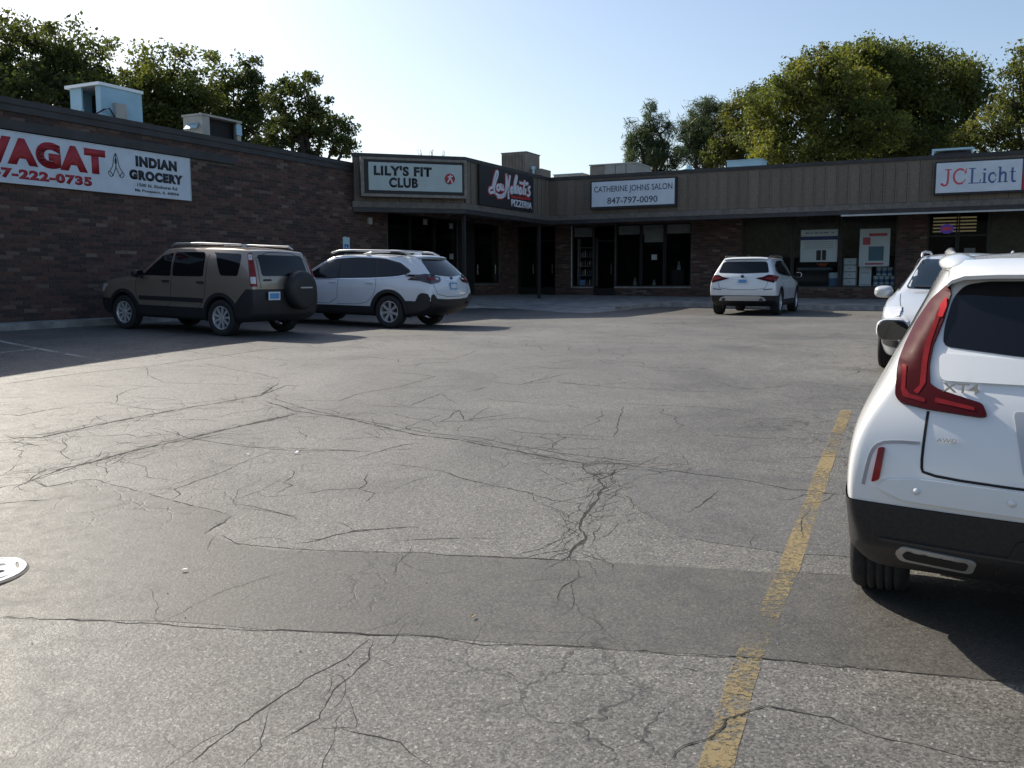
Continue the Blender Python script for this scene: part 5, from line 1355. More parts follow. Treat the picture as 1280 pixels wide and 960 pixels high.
# strip lights under the canopy (diffusers, unlit)
spart('drip_edge', M_PALE2, (-3.45, 16.0, 31.90, 31.95, 3.585, 3.638)); spart('strip_light', M_PALE2, (-7.1, -6.5, 34.10, 34.20, 3.85, 3.93)); spart('pale_jamb', M_PALE2, (-14.075, -14.04, 34.26, 34.31, 1.26, 3.70))
spart('downlight', M_CLEARL, (-12.6, -12.35, 33.4, 33.6, 3.88, 3.915))

# ---- things in and on the shop windows
def flat(name, axis_, plane, a0, a1, z0, z1, m, label=None, cat=None, group=None, thick=.006, parent=None):
    if parent is None:
        r = site(name, (a0 if axis_ == 'B' else plane), (plane if axis_ == 'B' else a0), z0, label=label, cat=cat, group=group)
    else: r = parent
    b = MB(tuple(r['_o'])); 
    if axis_ == 'B': b.box(a0, a1, plane - thick, plane, z0, z1)
    else: b.box(plane, plane + thick, a0, a1, z0, z1)
    b.build('sheet' if parent is None else name, m, r)
    return r
P1 = W0 + .12                                       # just behind the panes
ban = flat('window_banner', 'B', P1, -5.08, -3.80, 2.14, 3.30, M_PAPER, 'large white paper banner with a navy band in the shop window', 'banner')
flat('blue_band', 'B', P1 - .007, -5.08, -3.80, 2.93, 3.06, mat('navy_print', (.03, .05, .18), .7), parent=ban)
flat('picture', 'B', P1 - .007, -4.52, -4.36, 2.20, 2.56, M_SBLK, parent=ban); flat('picture', 'B', P1 - .007, -4.32, -4.18, 2.20, 2.56, M_SBLK, parent=ban)
for k in range(4): flat('print_line', 'B', P1 - .007, -4.95, -3.95, 2.64 + k * .07, 2.655 + k * .07, mat('grey_print', (.30, .33, .36), .7), parent=ban)
_m = SB(ban)
for a0, a1 in ((-4.92, -4.78), (-4.74, -4.66), (-4.62, -4.46), (-4.42, -4.34), (-4.30, -4.12), (-4.02, -3.94)): _m.box(a0, a1, P1 - .012, P1 - .007, 3.16, 3.20)
_m.build('print_line', mat('faint_blue_print', (.20, .26, .38), .7), ban)
pos = flat('window_poster', 'B', P1, -3.06, -2.06, 1.96, 3.28, M_PAPER, 'white poster with red lettering and a blue can in the right pane', 'poster')
flat('red_print', 'B', P1 - .007, -2.75, -2.15, 3.02, 3.12, M_SREDL, parent=pos); flat('red_print', 'B', P1 - .007, -2.95, -2.70, 2.72, 2.98, M_SREDL, parent=pos); flat('red_print', 'B', P1 - .007, -2.85, -2.25, 2.02, 2.08, M_SREDL, parent=pos)
b = MB(tuple(pos['_o'])); b.cyl((-2.5, P1 - .02, 2.16), (-2.5, P1 - .02, 2.66), .25, 16); b.build('can_picture', mat('teal_print', (.10, .20, .26), .7), pos)
for o in list(pos.children):
    if o.name.startswith('can_picture'):
        for v in o.data.vertices: v.co.y = -.012 + (v.co.y + .02) * .01
flat('window_notice', 'B', P1, -10.72, -10.50, 2.30, 2.50, M_PAPER, 'small white notice taped low in the middle salon pane', 'notice')
flat('window_sheet', 'B', P1, -11.02, -10.25, 2.98, 3.32, M_PALE, 'grey paper sheet hanging below the top panel in the middle salon pane', 'sheet')
for (a0, a1, lb) in ((-12.1, -11.17, 'pale top panel behind the salon pane beside the glass door'), (-11.08, -10.22, 'pale top panel in the middle salon pane above the grey sheet'), (-10.12, -9.14, 'pale top panel in the salon pane next to the brick pier'), (-14.0, -13.17, 'pale top panel in the narrow salon pane left of the door')):
    flat('window_valance', 'B', P1 + .03, a0, a1, 3.30 if a0 > -13 else 3.25, 3.64, M_PALE, lb, 'panel', group='pale panels along the salon window tops', thick=.02)
flat('menu_poster', 'B', P1, -6.7, -5.9, 1.95, 2.35, mat('dull_red_print', (.20, .07, .06), .7), 'dull red banner low in the pane behind the white car by the shops', 'banner')
# shelves with bottles in the narrow salon pane
sh = site('display_shelf', -13.98, 34.75, 1.25, label='glass shelf unit stocked with bottles in the narrow salon window', cat='shelf')
b = MB(tuple(sh['_o'])); b.box(-13.98, -13.95, 34.75, 35.05, 1.25, 3.2); b.box(-13.22, -13.19, 34.75, 35.05, 1.25, 3.2); b.build('side', M_PALE, sh)
for k in range(5):
    z = 1.30 + k * .38
    b = MB(tuple(sh['_o'])); b.box(-13.945, -13.225, 34.75, 35.05, z, z + .02); b.build('shelf', M_PALE, sh)
bo_c = [mat('bottle_%s' % n, c, .4) for n, c in (('white', (.5, .5, .48)), ('red', (.35, .06, .05)), ('blue', (.07, .16, .35)), ('amber', (.30, .16, .05)))]
for k in range(4):
    for j in range(7):
        z = 1.32 + k * .38; t = -13.88 + j * .10
        b = MB((t, 34.85, z)); h = .16 + .07 * ((j * 7 + k * 3) % 3) / 2
        b.cyl((t, 34.85, z), (t, 34.85, z + h), .028, 8); b.cyl((t, 34.85, z + h), (t, 34.85, z + h + .04), .012, 6)
        o = b.build('bottle', bo_c[(j + 2 * k) % 4]); o.location = S(t, 34.85, z); o.rotation_euler = (0, 0, -TH)
        props(o, '%s bottle on the %s shelf of the salon window, %s from the left' % (('white', 'red', 'blue', 'amber')[(j + 2 * k) % 4], ('lowest', 'second lowest', 'third', 'highest')[k], ('first', 'second', 'third', 'fourth', 'fifth', 'sixth', 'seventh')[j]), 'bottle', 'bottles on the salon window shelves')
flat('shelf_card', 'B', 34.70, -13.86, -13.62, 1.30, 1.52, mat('card_blue', (.20, .32, .60), .6), 'pale blue card at the foot of the narrow salon window', 'card')
for (t, zz, h, lb) in ((-11.55, 1.3, .30, 'pale bottle group seen low in the salon pane beside the door'), (-10.75, 1.3, .22, 'short pale jar low in the middle salon pane'), (-9.75, 1.9, .34, 'pale figure shaped ornament in the salon pane by the brick pier'), (-9.6, 1.3, .25, 'wide pale bowl low in the salon pane by the brick pier')):
    o = site('ornament', t, 34.9, zz, label=lb, cat='ornament'); b = MB(tuple(o['_o'])); b.cyl((t, 34.9, zz), (t, 34.9, zz + h * .6), .09, 10, .06); b.cyl((t, 34.9, zz + h * .6), (t, 34.9, zz + h), .035, 8, .05); b.build('vase', M_PALE, o)
    b = MB(tuple(o['_o'])); b.box(t - .25, t + .25, 34.75, 35.1, .8, zz - .002); b.build('plinth', M_INT, o)
# paint shop display: white cabinets, cans
cb = site('white_cabinet', -3.62, 34.75, 1.0, label='white cabinet front with dark slots left of the paint buckets', cat='cabinet')
b = MB(tuple(cb['_o'])); b.box(-3.62, -3.14, 34.75, 35.2, 1.0, 2.28); b.build('carcass', M_PALE, cb)
for k in range(5):
    b = MB(tuple(cb['_o'])); b.box(-3.58, -3.18, 34.73, 34.748, 1.06 + k * .245, 1.27 + k * .245); o = b.build('drawer_front', M_PAPER, cb)
    b = MB(tuple(cb['_o'])); b.box(-3.42, -3.34, 34.715, 34.729, 1.16 + k * .245, 1.18 + k * .245); b.build('handle', M_SBLK, o)
cb = site('white_carton_stack', -3.06, 34.8, 1.0, label='upright pale carton beside the cabinet under the poster', cat='carton')
b = MB(tuple(cb['_o'])); b.box(-3.06, -2.66, 34.8, 35.2, 1.0, 2.16); b.build('carton', M_PAPER, cb)
b = MB(tuple(cb['_o'])); b.box(-3.02, -2.70, 34.785, 34.799, 1.72, 1.74); b.box(-3.02, -2.70, 34.785, 34.799, 1.30, 1.32); b.build('tape', M_PALE, cb)
mcan = mat('bucket_plastic', (.50, .60, .66), .45); mlab = mat('bucket_label', (.09, .17, .30), .6); cv = None
for row in range(3):
    for k in range(4 - (row == 2)):
        t = -2.50 + k * .19 + (.09 if row == 2 else 0); z = 1.02 + row * .31
        if cv is None:
            b = MB((t, 34.85, z)); b.cyl((t, 34.85, z), (t, 34.85, z + .27), .082, 16, .09); b.cyl((t, 34.85, z + .27), (t, 34.85, z + .295), .095, 16); cv = b.mesh('bucket'); cv.materials.append(mcan)
            b = MB((t, 34.85, z)); b.cyl((t, 34.85, z + .07), (t, 34.85, z + .18), .0865, 16, .0885, caps=False); cl = b.mesh('label_band'); cl.materials.append(mlab)
        o = bpy.data.objects.new('paint_bucket', cv); COL.objects.link(o); o.location = S(t, 34.85, z); o.rotation_euler = (0, 0, -TH)
        props(o, 'pale paint bucket with a blue label, %s row of the stack, %s from the left' % (('bottom', 'middle', 'top')[row], ('first', 'second', 'third', 'fourth')[k]), 'bucket', 'paint buckets stacked in the shop window')
        l_ = bpy.data.objects.new('label_band', cl); COL.objects.link(l_); l_.parent = o
o = site('blue_bucket', -4.0, 34.8, 1.0, label='single pale blue bucket at the foot of the banner', cat='bucket'); b = MB(tuple(o['_o'])); b.cyl((-3.95, 34.8, 1.0), (-3.95, 34.8, 1.75), .16, 16); b.build('drum', mcan, o); b = MB(tuple(o['_o'])); b.cyl((-3.95, 34.8, 1.25), (-3.95, 34.8, 1.55), .164, 16, caps=False); b.build('label_band', mlab, o)
o = site('red_bowl', -4.35, 34.8, 2.0, label='orange red bowl seen under the banner', cat='bowl'); b = MB(tuple(o['_o'])); b.cyl((-4.35, 34.85, 1.98), (-4.35, 34.85, 2.10), .12, 16, .22); b.build('shell', mat('orange_red', (.45, .08, .03), .5), o)
o = site('counter', -5.2, 34.9, .8, label='dark counter behind the banner pane', cat='counter'); b = MB(tuple(o['_o'])); b.box(-5.2, -4.1, 34.9, 35.5, .75, 1.85); b.build('body', M_INT, o); b = MB(tuple(o['_o'])); b.box(-5.25, -4.05, 34.87, 35.55, 1.85, 1.95); b.build('top', mat('counter_teal', (.05, .09, .10), .5), o)
# lit blinds over the paint shop door
mw = emis('lit_blind_slat', (.50, .40, .21), .13)  # slats glow themselves, standing in for the lit room behind them
bl = site('window_blind', -.7, 34.8, 3.1, label='lit yellow slatted blind above the paint shop door', cat='blind')
for k in range(5):
    b = MB(tuple(bl['_o'])); b.box(-.72, .62, 34.80, 34.84, 3.12 + k * .115, 3.165 + k * .115); b.build('slat', mw, bl)
op = site('neon_sign', -.5, 34.7, 3.05, label='blue and red lit oval sign in front of the yellow blind', cat='sign')
b = MB(tuple(op['_o'])); b.cyl((-.28, 34.72, 3.22), (-.28, 34.70, 3.22), .22, 24); o = b.build('oval', emis('neon_blue', (.10, .06, .45), .18), op)
for v in o.data.vertices: v.co.z = (v.co.z - .17) * .75 + .17
b = MB(tuple(op['_o'])); b.box(-.44, -.12, 34.685, 34.697, 3.17, 3.28); b.build('bar', emis('neon_red', (.38, .05, .09), .18), op)
flat('door_notice', 'B', P1, .28, .62, 2.25, 2.55, M_PALE, 'grey notice on the glass door of the paint shop', 'notice')
for (a, z, lb) in ((26.9, 3.45, 'round pale sticker high on the left hand shop glass'), (28.7, 3.4, 'pale square sticker at the top of the left hand shop glass'), (28.7, 2.3, 'pale square sticker lower on the left hand shop glass')):
    flat('window_sticker', 'L', -16.58, a, a + .28, z, z + .2, M_PALE, lb, 'sticker', thick=.004)

# ================================================================== SIGNS
def fit(name, txt, a0, a1, z0, z1, mtx, plane, parent, m, bold=.02, ext=.004, wob=0):
    """lettering scaled to fill a0..a1 by z0..z1 on a sign face"""
    cu = bpy.data.curves.new(name, 'FONT'); cu.body = txt; cu.size = 1; cu.extrude = 0; cu.offset = bold; cu.resolution_u = 5; cu.space_character = 1.0 + bold * 2.2
    o = bpy.data.objects.new(name, cu); COL.objects.link(o); dg = bpy.context.evaluated_depsgraph_get()
    me = bpy.data.meshes.new_from_object(o.evaluated_get(dg)); bpy.data.objects.remove(o); bpy.data.curves.remove(cu)
    co = np.empty(len(me.vertices) * 3); me.vertices.foreach_get('co', co); co = co.reshape(-1, 3)
    co[:, 0] = (co[:, 0] - co[:, 0].min()) / np.ptp(co[:, 0]) * (a1 - a0) + a0
    co[:, 1] = (co[:, 1] - co[:, 1].min()) / np.ptp(co[:, 1]) * (z1 - z0) + z0
    co[:, 2] = 0
    R3 = np.array(mtx.to_3x3()); co = co @ R3.T
    nrm = R3[:, 2]; co = co + nrm * plane
    co -= np.array(tuple(parent['_o']))
    me.vertices.foreach_set('co', co.ravel()); me.update()
    bm = bmesh.new(); bm.from_mesh(me)
    r = bmesh.ops.extrude_face_region(bm, geom=bm.faces[:]); 
    for v in [g for g in r['geom'] if isinstance(g, bmesh.types.BMVert)]: v.co += Vector(nrm) * ext
    bmesh.ops.recalc_face_normals(bm, faces=bm.faces); bm.to_mesh(me); bm.free()
    me.materials.clear(); me.materials.append(m)
    return link(name, me, None, parent)
def strokes(name, lines, w, mtx, plane, parent, m, ext=.01, closed=False):
    """drawn strokes of even width on a sign face"""
    b = MB(tuple(parent['_o'])); R3 = mtx.to_3x3()
    for ln in lines:
        ww = w
        if isinstance(ln, tuple): ww, ln = ln
        p = chaikin(ln, 2, False) if len(ln) > 2 else ln
        n = len(p); top = []; bot = []
        for i in range(n):
            a = Vector(p[max(0, i - 1)]); c = Vector(p[min(n - 1, i + 1)]); d_ = (c - a)
            if d_.length < 1e-7: d_ = Vector((1, 0))
            d_.normalize(); nn = Vector((-d_.y, d_.x)) * ww / 2; q = Vector(p[i])
            top.append(q + nn); bot.append(q - nn)
        vs = [R3 @ Vector((v.x, v.y, plane + ext)) for v in top + bot] + [R3 @ Vector((v.x, v.y, plane)) for v in top + bot]
        fs = [(n + i, n + i + 1, i + 1, i) for i in range(n - 1)]
        k = 2 * n
        fs += [(i, i + 1, k + i + 1, k + i) for i in range(n - 1)] + [(n + i + 1, n + i, k + n + i, k + n + i + 1) for i in range(n - 1)] + [(0, k, k + n, n), (n - 1, 2 * n - 1, k + 2 * n - 1, k + n - 1)]
        b.add([tuple(v) for v in vs], fs)
    return b.build(name, m, parent)

# grocery banner on the brick wall
sg = site('grocery_banner', -16.58, 10.2, 3.48, label='long white grocery banner with red and black lettering on the brick wall', cat='sign')
b = SB(sg); b.box(-16.575, -16.52, 9.9, 16.26, 3.48, 4.45); b.build('face', M_WHITEP, sg)
b = SB(sg)
for z in (3.465, 4.45): b.box(-16.578, -16.51, 9.9, 16.275, z, z + .014)
b.box(-16.578, -16.51, 16.261, 16.275, 3.48, 4.449); b.build('edge_trim', M_SILV, sg)
PL = -16.519
fit('lettering', 'SWAGAT', 10.45, 13.87, 3.83, 4.355, XL, PL, sg, M_SRED, bold=.075)
fit('phone_lettering', '847-222-0735', 11.02, 13.50, 3.56, 3.755, XL, PL, sg, M_SRED, bold=.06)
fit('lettering', 'INDIAN', 14.67, 15.86, 4.11, 4.345, XL, PL, sg, M_SBLK, bold=.075)
fit('lettering', 'GROCERY', 14.48, 16.03, 3.815, 4.035, XL, PL, sg, M_SBLK, bold=.075)
fit('address_lettering', '1500 N. Elmhurst Rd', 14.69, 15.84, 3.675, 3.745, XL, PL, sg, M_SBLK, bold=.02)
fit('address_lettering', 'Mt Prospect, IL 60056', 14.62, 15.89, 3.54, 3.62, XL, PL, sg, M_SBLK, bold=.02)
hx, hz = 14.135, 4.09
H_ = lambda l, f=1: [(hx + f * a, hz + c) for a, c in l]
hl_ = []
for f in (1, -1):
    hl_ += [H_([(0, .24), (.03, .20), (.055, .12), (.075, 0), (.10, -.07), (.17, -.15)], f), H_([(.0, .24), (0, -.08), (.035, -.12), (.085, -.235)], f),
            H_([(.17, -.15), (.22, -.19), (.145, -.285), (.085, -.235), (.17, -.15)], f), H_([(.155, -.16), (.075, -.25)], f), H_([(.0, .14), (.02, .10), (.022, .02)], f)]
strokes('folded_hands_emblem', hl_, .016, XL, PL, sg, M_SBLK, .004)

# corner cabinet sign
XCs = lambda t, s: (t + s) * q_
ls = site('cabinet_sign', -15.3, 24.1, 4.08, label='pale lit style cabinet sign reading lily\'s fit club on the angled canopy', cat='sign')
PC = ((-14.05) - 25.30) * q_             # fascia plane along the outward normal (t - s)/sqrt2
u0, u1 = 4.63, 7.95
def cbox(root, name, m, a0, a1, z0, z1, d0, d1):
    b = MB(tuple(root['_o'])); R3 = XC.to_3x3()
    vs = [R3 @ Vector((a, z, PC + d_)) for d_ in (d0, d1) for (a, z) in ((a0, z0), (a1, z0), (a1, z1), (a0, z1))]
    b.add([tuple(v) for v in vs], [(3, 2, 1, 0), (4, 5, 6, 7), (0, 1, 5, 4), (1, 2, 6, 5), (2, 3, 7, 6), (3, 0, 4, 7)]); return b.build(name, m, root)
cbox(ls, 'cabinet', M_CABF, u0, u1, 4.08, 5.25, .06, .30)
cbox(ls, 'inner_frame', M_SDK, u0 + .11, u1 - .10, 4.17, 5.17, .301, .312)
cbox(ls, 'face', M_LILY, 4.87, 7.80, 4.27, 5.10, .313, .318)
for (a0, a1, z0, z1) in ((u0, u1, 5.18, 5.25), (u0, u1, 4.08, 4.16), (u0, u0 + .09, 4.161, 5.179), (u1 - .08, u1, 4.161, 5.179)):
    cbox(ls, 'frame_bar', M_CABF, a0, a1, z0, z1, .301, .335)
fit('lettering', "LILY'S FIT", 5.03, 6.83, 4.71, 5.01, XC, PC + .318, ls, M_SBLK, bold=.05)
fit('lettering', 'CLUB', 5.49, 6.39, 4.36, 4.66, XC, PC + .318, ls, M_SBLK, bold=.05)
b = MB(tuple(ls['_o'])); R3 = XC.to_3x3(); n = 24
vs = [R3 @ Vector((7.40 + .165 * math.cos(k * math.tau / n), 4.67 + .165 * math.sin(k * math.tau / n), PC + .3215)) for k in range(n)]
b.add([tuple(v) for v in vs], [tuple(range(n))]); em = b.build('emblem', M_SRED, ls)
strokes('emblem_figure', [[(7.42, 4.80), (7.41, 4.70), (7.36, 4.62), (7.33, 4.55)], [(7.41, 4.70), (7.47, 4.62), (7.48, 4.54)], [(7.34, 4.74), (7.41, 4.72), (7.50, 4.76)]], .03, XC, PC + .3225, em if False else ls, M_SCRIPT, .003)
strokes('emblem_figure', [[(7.27, 4.58), (7.33, 4.53), (7.40, 4.515)], [(7.50, 4.78), (7.54, 4.72), (7.55, 4.65)]], .035, XC, PC + .3225, ls, M_SBLK, .003)

# pizzeria script sign
ps = site('pizzeria_sign', -14.0, 28.3, 4.0, label='white script pizzeria sign on a black panel under the brown rooftop unit', cat='sign')
b = SB(ps); b.box(-14.0, -13.93, 26.1, 30.25, 3.99, 5.27); b.build('backing', M_SDK, ps)
SCRIPT = [[(27.185,4.436),(26.98,4.45),(26.843,4.404),(26.745,4.431),(26.742,4.512),(26.833,4.58),(26.959,4.571),(27.015,4.668),(27.099,4.859),(27.193,5.032),(27.296,5.169),(27.393,5.144),(27.354,5.007),(27.213,4.829),(27.105,4.655),(27.094,4.49),(27.23,4.399),(27.508,4.359),(27.768,4.411),(27.874,4.493)],[(27.321,4.313),(27.625,4.323),(27.839,4.385),(27.945,4.478)],[(27.419,4.724),(27.303,4.673),(27.288,4.558),(27.393,4.52),(27.501,4.587),(27.503,4.69),(27.419,4.724)],[(27.598,4.782),(27.568,4.634),(27.642,4.557),(27.723,4.627),(27.758,4.786),(27.765,4.609),(27.841,4.574)],[(27.877,4.388),(27.975,4.564),(28.016,4.799),(28.015,5.155)],[(28.015,5.145),(28.085,4.91),(28.168,4.581)],[(28.306,5.121),(28.22,4.86),(28.154,4.579),(28.185,4.307)],[(28.484,4.746),(28.365,4.682),(28.349,4.553),(28.432,4.518),(28.512,4.609),(28.523,4.749),(28.541,4.526)],[(28.571,4.529),(28.623,4.79),(28.715,5.034),(28.827,5.177),(28.866,5.091),(28.734,4.864),(28.682,4.667),(28.701,4.529)],[(28.821,4.532),(28.849,4.788),(28.884,4.77),(28.965,4.82),(28.984,4.545)],[(29.18,4.785),(29.067,4.721),(29.045,4.589),(29.127,4.548),(29.199,4.645),(29.216,4.788),(29.24,4.551)],[(29.503,5.065),(29.429,4.861),(29.365,4.637),(29.427,4.555)],[(29.053,4.947),(29.336,4.929),(29.676,4.971)],[(29.57,4.786),(29.532,4.607),(29.574,4.562)],[(29.597,4.898),(29.602,4.881)],[(29.756,5.012),(29.713,4.92)],[(29.947,4.885),(29.797,4.817),(29.797,4.75),(29.925,4.684),(29.914,4.594),(29.785,4.535),(29.674,4.57)]]
PS = -13.9295
strokes('red_outline', [(.17, l) for l in SCRIPT], .17, XL, PS, ps, M_SRED, .004)
strokes('script_lettering', [(.085, l) for l in SCRIPT], .085, XL, PS + .005, ps, M_SCRIPT, .03)
strokes('red_underline', [[(28.40, 4.40), (29.99, 4.44)]], .09, XL, PS + .005, ps, M_SRED, .02)
fit('lettering', 'PIZZERIA', 28.42, 30.12, 4.09, 4.33, XL, PS + .002, ps, M_SCRIPT, bold=.03, ext=.02)

# salon box sign
cs = site('salon_sign', -10.6, 31.7, 4.2, label='white box sign with thin black capitals and a phone number over the salon', cat='sign')
b = SB(cs); b.box(-12.27, -9.0, 31.72, 31.90, 4.13, 5.16); b.build('cabinet', M_SBLK, cs)
b = SB(cs); b.box(-12.20, -9.06, 31.70, 31.718, 4.21, 5.11); b.build('face', M_WHITEP, cs)
fit('lettering', 'CATHERINE JOHNS SALON', -12.11, -9.14, 4.67, 4.95, XB, -31.6995, cs, M_SGREY, bold=.008)
fit('phone_lettering', '847-797-0090', -11.59, -9.68, 4.30, 4.53, XB, -31.6995, cs, M_SGREY, bold=.015)

# paint shop box sign
js = site('paint_shop_sign', .5, 31.7, 4.2, label='white box sign with red and blue serif letters over the shop door', cat='sign')
b = SB(js); b.box(-.68, 3.0, 31.72, 31.90, 4.14, 5.17); b.build('cabinet', M_SBLK, js)
b = SB(js); b.box(-.64, 1.72, 31.70, 31.718, 4.20, 5.12); b.build('face', M_WHITEP, js)
b = SB(js); b.box(1.74, 2.96, 31.70, 31.718, 4.20, 5.12); b.build('red_face', M_SRED, js)
T_ = .058; t_ = .026
def arc(cx, cz, rx, rz, a0, a1, n=12): return [(cx + rx * math.cos(R(a0 + (a1 - a0) * i / n)), cz + rz * math.sin(R(a0 + (a1 - a0) * i / n))) for i in range(n + 1)]
PJ = -31.6995; cap = 4.92; bs = 4.45
strokes('lettering', [(T_, [(-.30, cap), (-.30, 4.52), (-.34, 4.43), (-.42, 4.42), (-.47, 4.47)]), (t_, [(-.40, cap - .012), (-.20, cap - .012)]), (.07, [(-.47, 4.50), (-.47, 4.44)])], T_, XB, PJ, js, M_SREDL, .004)
strokes('lettering', [(T_, arc(.03, 4.685, .17, .225, 60, 300)), (t_, arc(.03, 4.685, .17, .225, 20, 62, 4)), (t_, arc(.03, 4.685, .17, .225, 298, 335, 4)), (t_, [(.20, cap), (.20, 4.78)])], T_, XB, PJ, js, M_SREDL, .004)
bl_ = [(T_, [(.37, cap), (.37, bs)]), (t_, [(.27, cap - .012), (.47, cap - .012)]), (t_, [(.27, bs + .012), (.60, bs + .012)]), (t_, [(.60, bs), (.60, 4.58)]),
       (T_, [(.71, 4.76), (.71, bs)]), (t_, [(.65, 4.75), (.71, 4.75)]), (t_, [(.64, bs + .012), (.78, bs + .012)]), (.07, [(.71, 4.89), (.71, 4.83)]),
       (T_, arc(.93, 4.605, .095, .14, 60, 300)), (t_, arc(.93, 4.605, .095, .14, 10, 62, 4)), (t_, arc(.93, 4.605, .095, .14, 298, 340, 4)),
       (T_, [(1.13, cap), (1.13, bs)]), (t_, [(1.07, cap - .012), (1.13, cap - .012)]), (t_, [(1.07, bs + .012), (1.20, bs + .012)]), (T_, [(1.14, 4.68), (1.20, 4.75), (1.27, 4.74), (1.285, 4.66), (1.285, bs)]), (t_, [(1.23, bs + .012), (1.35, bs + .012)]),
       (T_, [(1.46, 4.88), (1.46, 4.52), (1.49, 4.45), (1.56, 4.48)]), (t_, [(1.39, 4.755), (1.55, 4.755)])]
strokes('lettering', bl_, T_, XB, PJ, js, M_SBLUE, .004)

# accessible parking sign on a post
hp = site('parking_sign', -15.95, 21.6, .7, label='small blue and white accessible parking sign on a post by the brick wall', cat='sign')
b = SB(hp); b.cyl((-15.97, 21.6, Gs(-16, 21.6)), (-15.97, 21.6, 2.82), .028, 8); b.build('post', M_SILV, hp)
b = SB(hp); b.box(-15.94, -15.935, 21.44, 21.76, 2.34, 2.80); b.build('plate', mat('sign_pale_blue', (.42, .60, .62), .5), hp)
b = SB(hp); b.box(-15.934, -15.931, 21.50, 21.70, 2.37, 2.60); b.build('blue_field', mat('sign_blue_field', (.02, .12, .42), .5), hp)
strokes('wheelchair_symbol', [[(21.59, 2.57), (21.59, 2.50), (21.64, 2.49), (21.66, 2.42)], [(21.61, 2.46), (21.57, 2.41), (21.54, 2.46), (21.57, 2.51)]], .018, XL, -15.9305, hp, M_PAPER, .002)

# ================================================================== ROOFTOP UNITS
def runit(name, label, t0, t1, s0, s1, z0, z1, m):
    r = site(name, (t0 + t1) / 2, (s0 + s1) / 2, z0, label=label, cat='rooftop unit'); return r
u = runit('rooftop_unit', 'pale blue white rooftop air unit with an open left side above the grocery banner', -18.55, -17.5, 14.65, 15.82, 4.7, 6.02, M_UNITW)
b = SB(u); b.box(-18.5, -17.5, 14.72, 15.82, 4.7, 4.9); b.box(-17.54, -17.5, 14.66, 15.82, 4.9, 5.96); b.box(-18.5, -18.46, 14.66, 15.82, 4.9, 5.96); b.box(-18.46, -17.54, 15.76, 15.82, 4.9, 5.96)
b.box(-18.46, -18.12, 14.66, 14.70, 4.9, 5.96); b.box(-17.66, -17.54, 14.66, 14.70, 4.9, 5.96); b.build('casing', M_UNITW, u)
b = SB(u); b.box(-18.60, -17.47, 14.60, 15.85, 5.962, 6.03); b.build('top_cover', mat('unit_top_metal', (.75, .77, .78), .35, metal=.3), u)
b = SB(u); b.box(-18.44, -17.56, 15.2, 15.7, 4.92, 5.9); b.build('coil', M_UNITDK, u)
b = SB(u); b.box(-17.498, -17.40, 14.98, 15.28, 5.25, 5.62); b.build('control_box', M_UNITB, u)
b = SB(u); b.tube([(-17.45, 14.98, 5.3), (-17.40, 14.8, 5.46), (-17.40, 14.66, 5.42), (-17.6, 14.55, 5.3), (-17.7, 14.6, 4.8)], .018); b.build('cable', M_SBLK, u)
b = SB(u); b.cyl((-18.0, 14.55, 4.7), (-18.0, 14.55, 5.45), .055, 10); b.build('vent_pipe', M_UNITW, u)
u = runit('rooftop_unit', 'beige rooftop air unit with an open dark side facing right, above the brick wall', -18.1, -17.5, 17.72, 19.1, 4.7, 5.82, M_UNITB)
b = SB(u); b.box(-18.15, -17.5, 17.72, 19.12, 4.7, 5.1); b.box(-18.15, -17.5, 17.72, 17.76, 5.1, 5.78); b.box(-18.15, -18.11, 17.76, 19.12, 5.1, 5.78); b.box(-17.54, -17.5, 17.76, 17.98, 5.1, 5.78); b.box(-17.54, -17.5, 18.98, 19.12, 5.1, 5.78); b.box(-18.11, -17.54, 19.08, 19.12, 5.1, 5.78); b.build('casing', M_UNITB, u)
b = SB(u); b.box(-18.18, -17.47, 17.69, 19.15, 5.782, 5.83); b.build('top_cover', M_UNITB, u)
b = SB(u); b.box(-18.1, -17.7, 17.8, 19.05, 5.11, 5.77); b.build('coil', M_UNITDK, u)
b = SB(u); b.add([(-18.0, 17.715, 5.60), (-17.6, 17.715, 5.60), (-17.55, 17.55, 5.44), (-18.0, 17.55, 5.44)], [(0, 1, 2, 3), (3, 2, 1, 0)]); b.build('flap', M_UNITW, u)
b = SB(u); b.box(-17.499, -17.46, 18.92, 19.12, 5.45, 5.72); b.build('control_box', M_UNITW, u)
u = runit('rooftop_unit', 'tall brown rooftop air unit behind the pizzeria sign', -18.2, -16.2, 36, 37.4, 4.7, 7.06, M_UNITBR)
b = SB(u); b.box(-18.1, -16.95, 36.0, 37.4, 4.72, 7.03); b.box(-16.95, -16.9, 36.0, 37.4, 4.72, 7.03); b.box(-16.9, -16.35, 36.4, 37.4, 4.72, 6.35); b.build('casing', M_UNITBR, u)
b = SB(u); b.box(-18.13, -16.87, 35.97, 37.43, 7.032, 7.07); b.build('top_cover', M_UNITBR, u)
b = SB(u)
for k in range(16): b.box(-18.08 + k * .07, -18.05 + k * .07, 35.965, 35.999, 4.9, 6.95)
b.build('louvre', M_UNITBR, u)
b = SB(u); b.cyl((-16.6, 36.1, 4.7), (-16.6, 36.1, 6.30), .05, 8); b.cyl((-16.6, 36.1, 6.30), (-16.6, 36.1, 6.42), .09, 8); b.build('vent_pipe', M_UNITW, u)
u = runit('rooftop_unit', 'long low grey rooftop air unit above the salon sign', -14.0, -11.6, 36, 38, 4.7, 6.3, M_UNITB)
b = SB(u); b.box(-13.28, -11.9, 36.0, 38.0, 4.72, 6.27); b.build('casing', mat('unit_grey', (.27, .28, .27), .6, var=.1), u)
b = SB(u); b.box(-13.95, -13.285, 36.02, 38.0, 4.72, 6.25); b.build('coil_section', M_UNITBR, u)
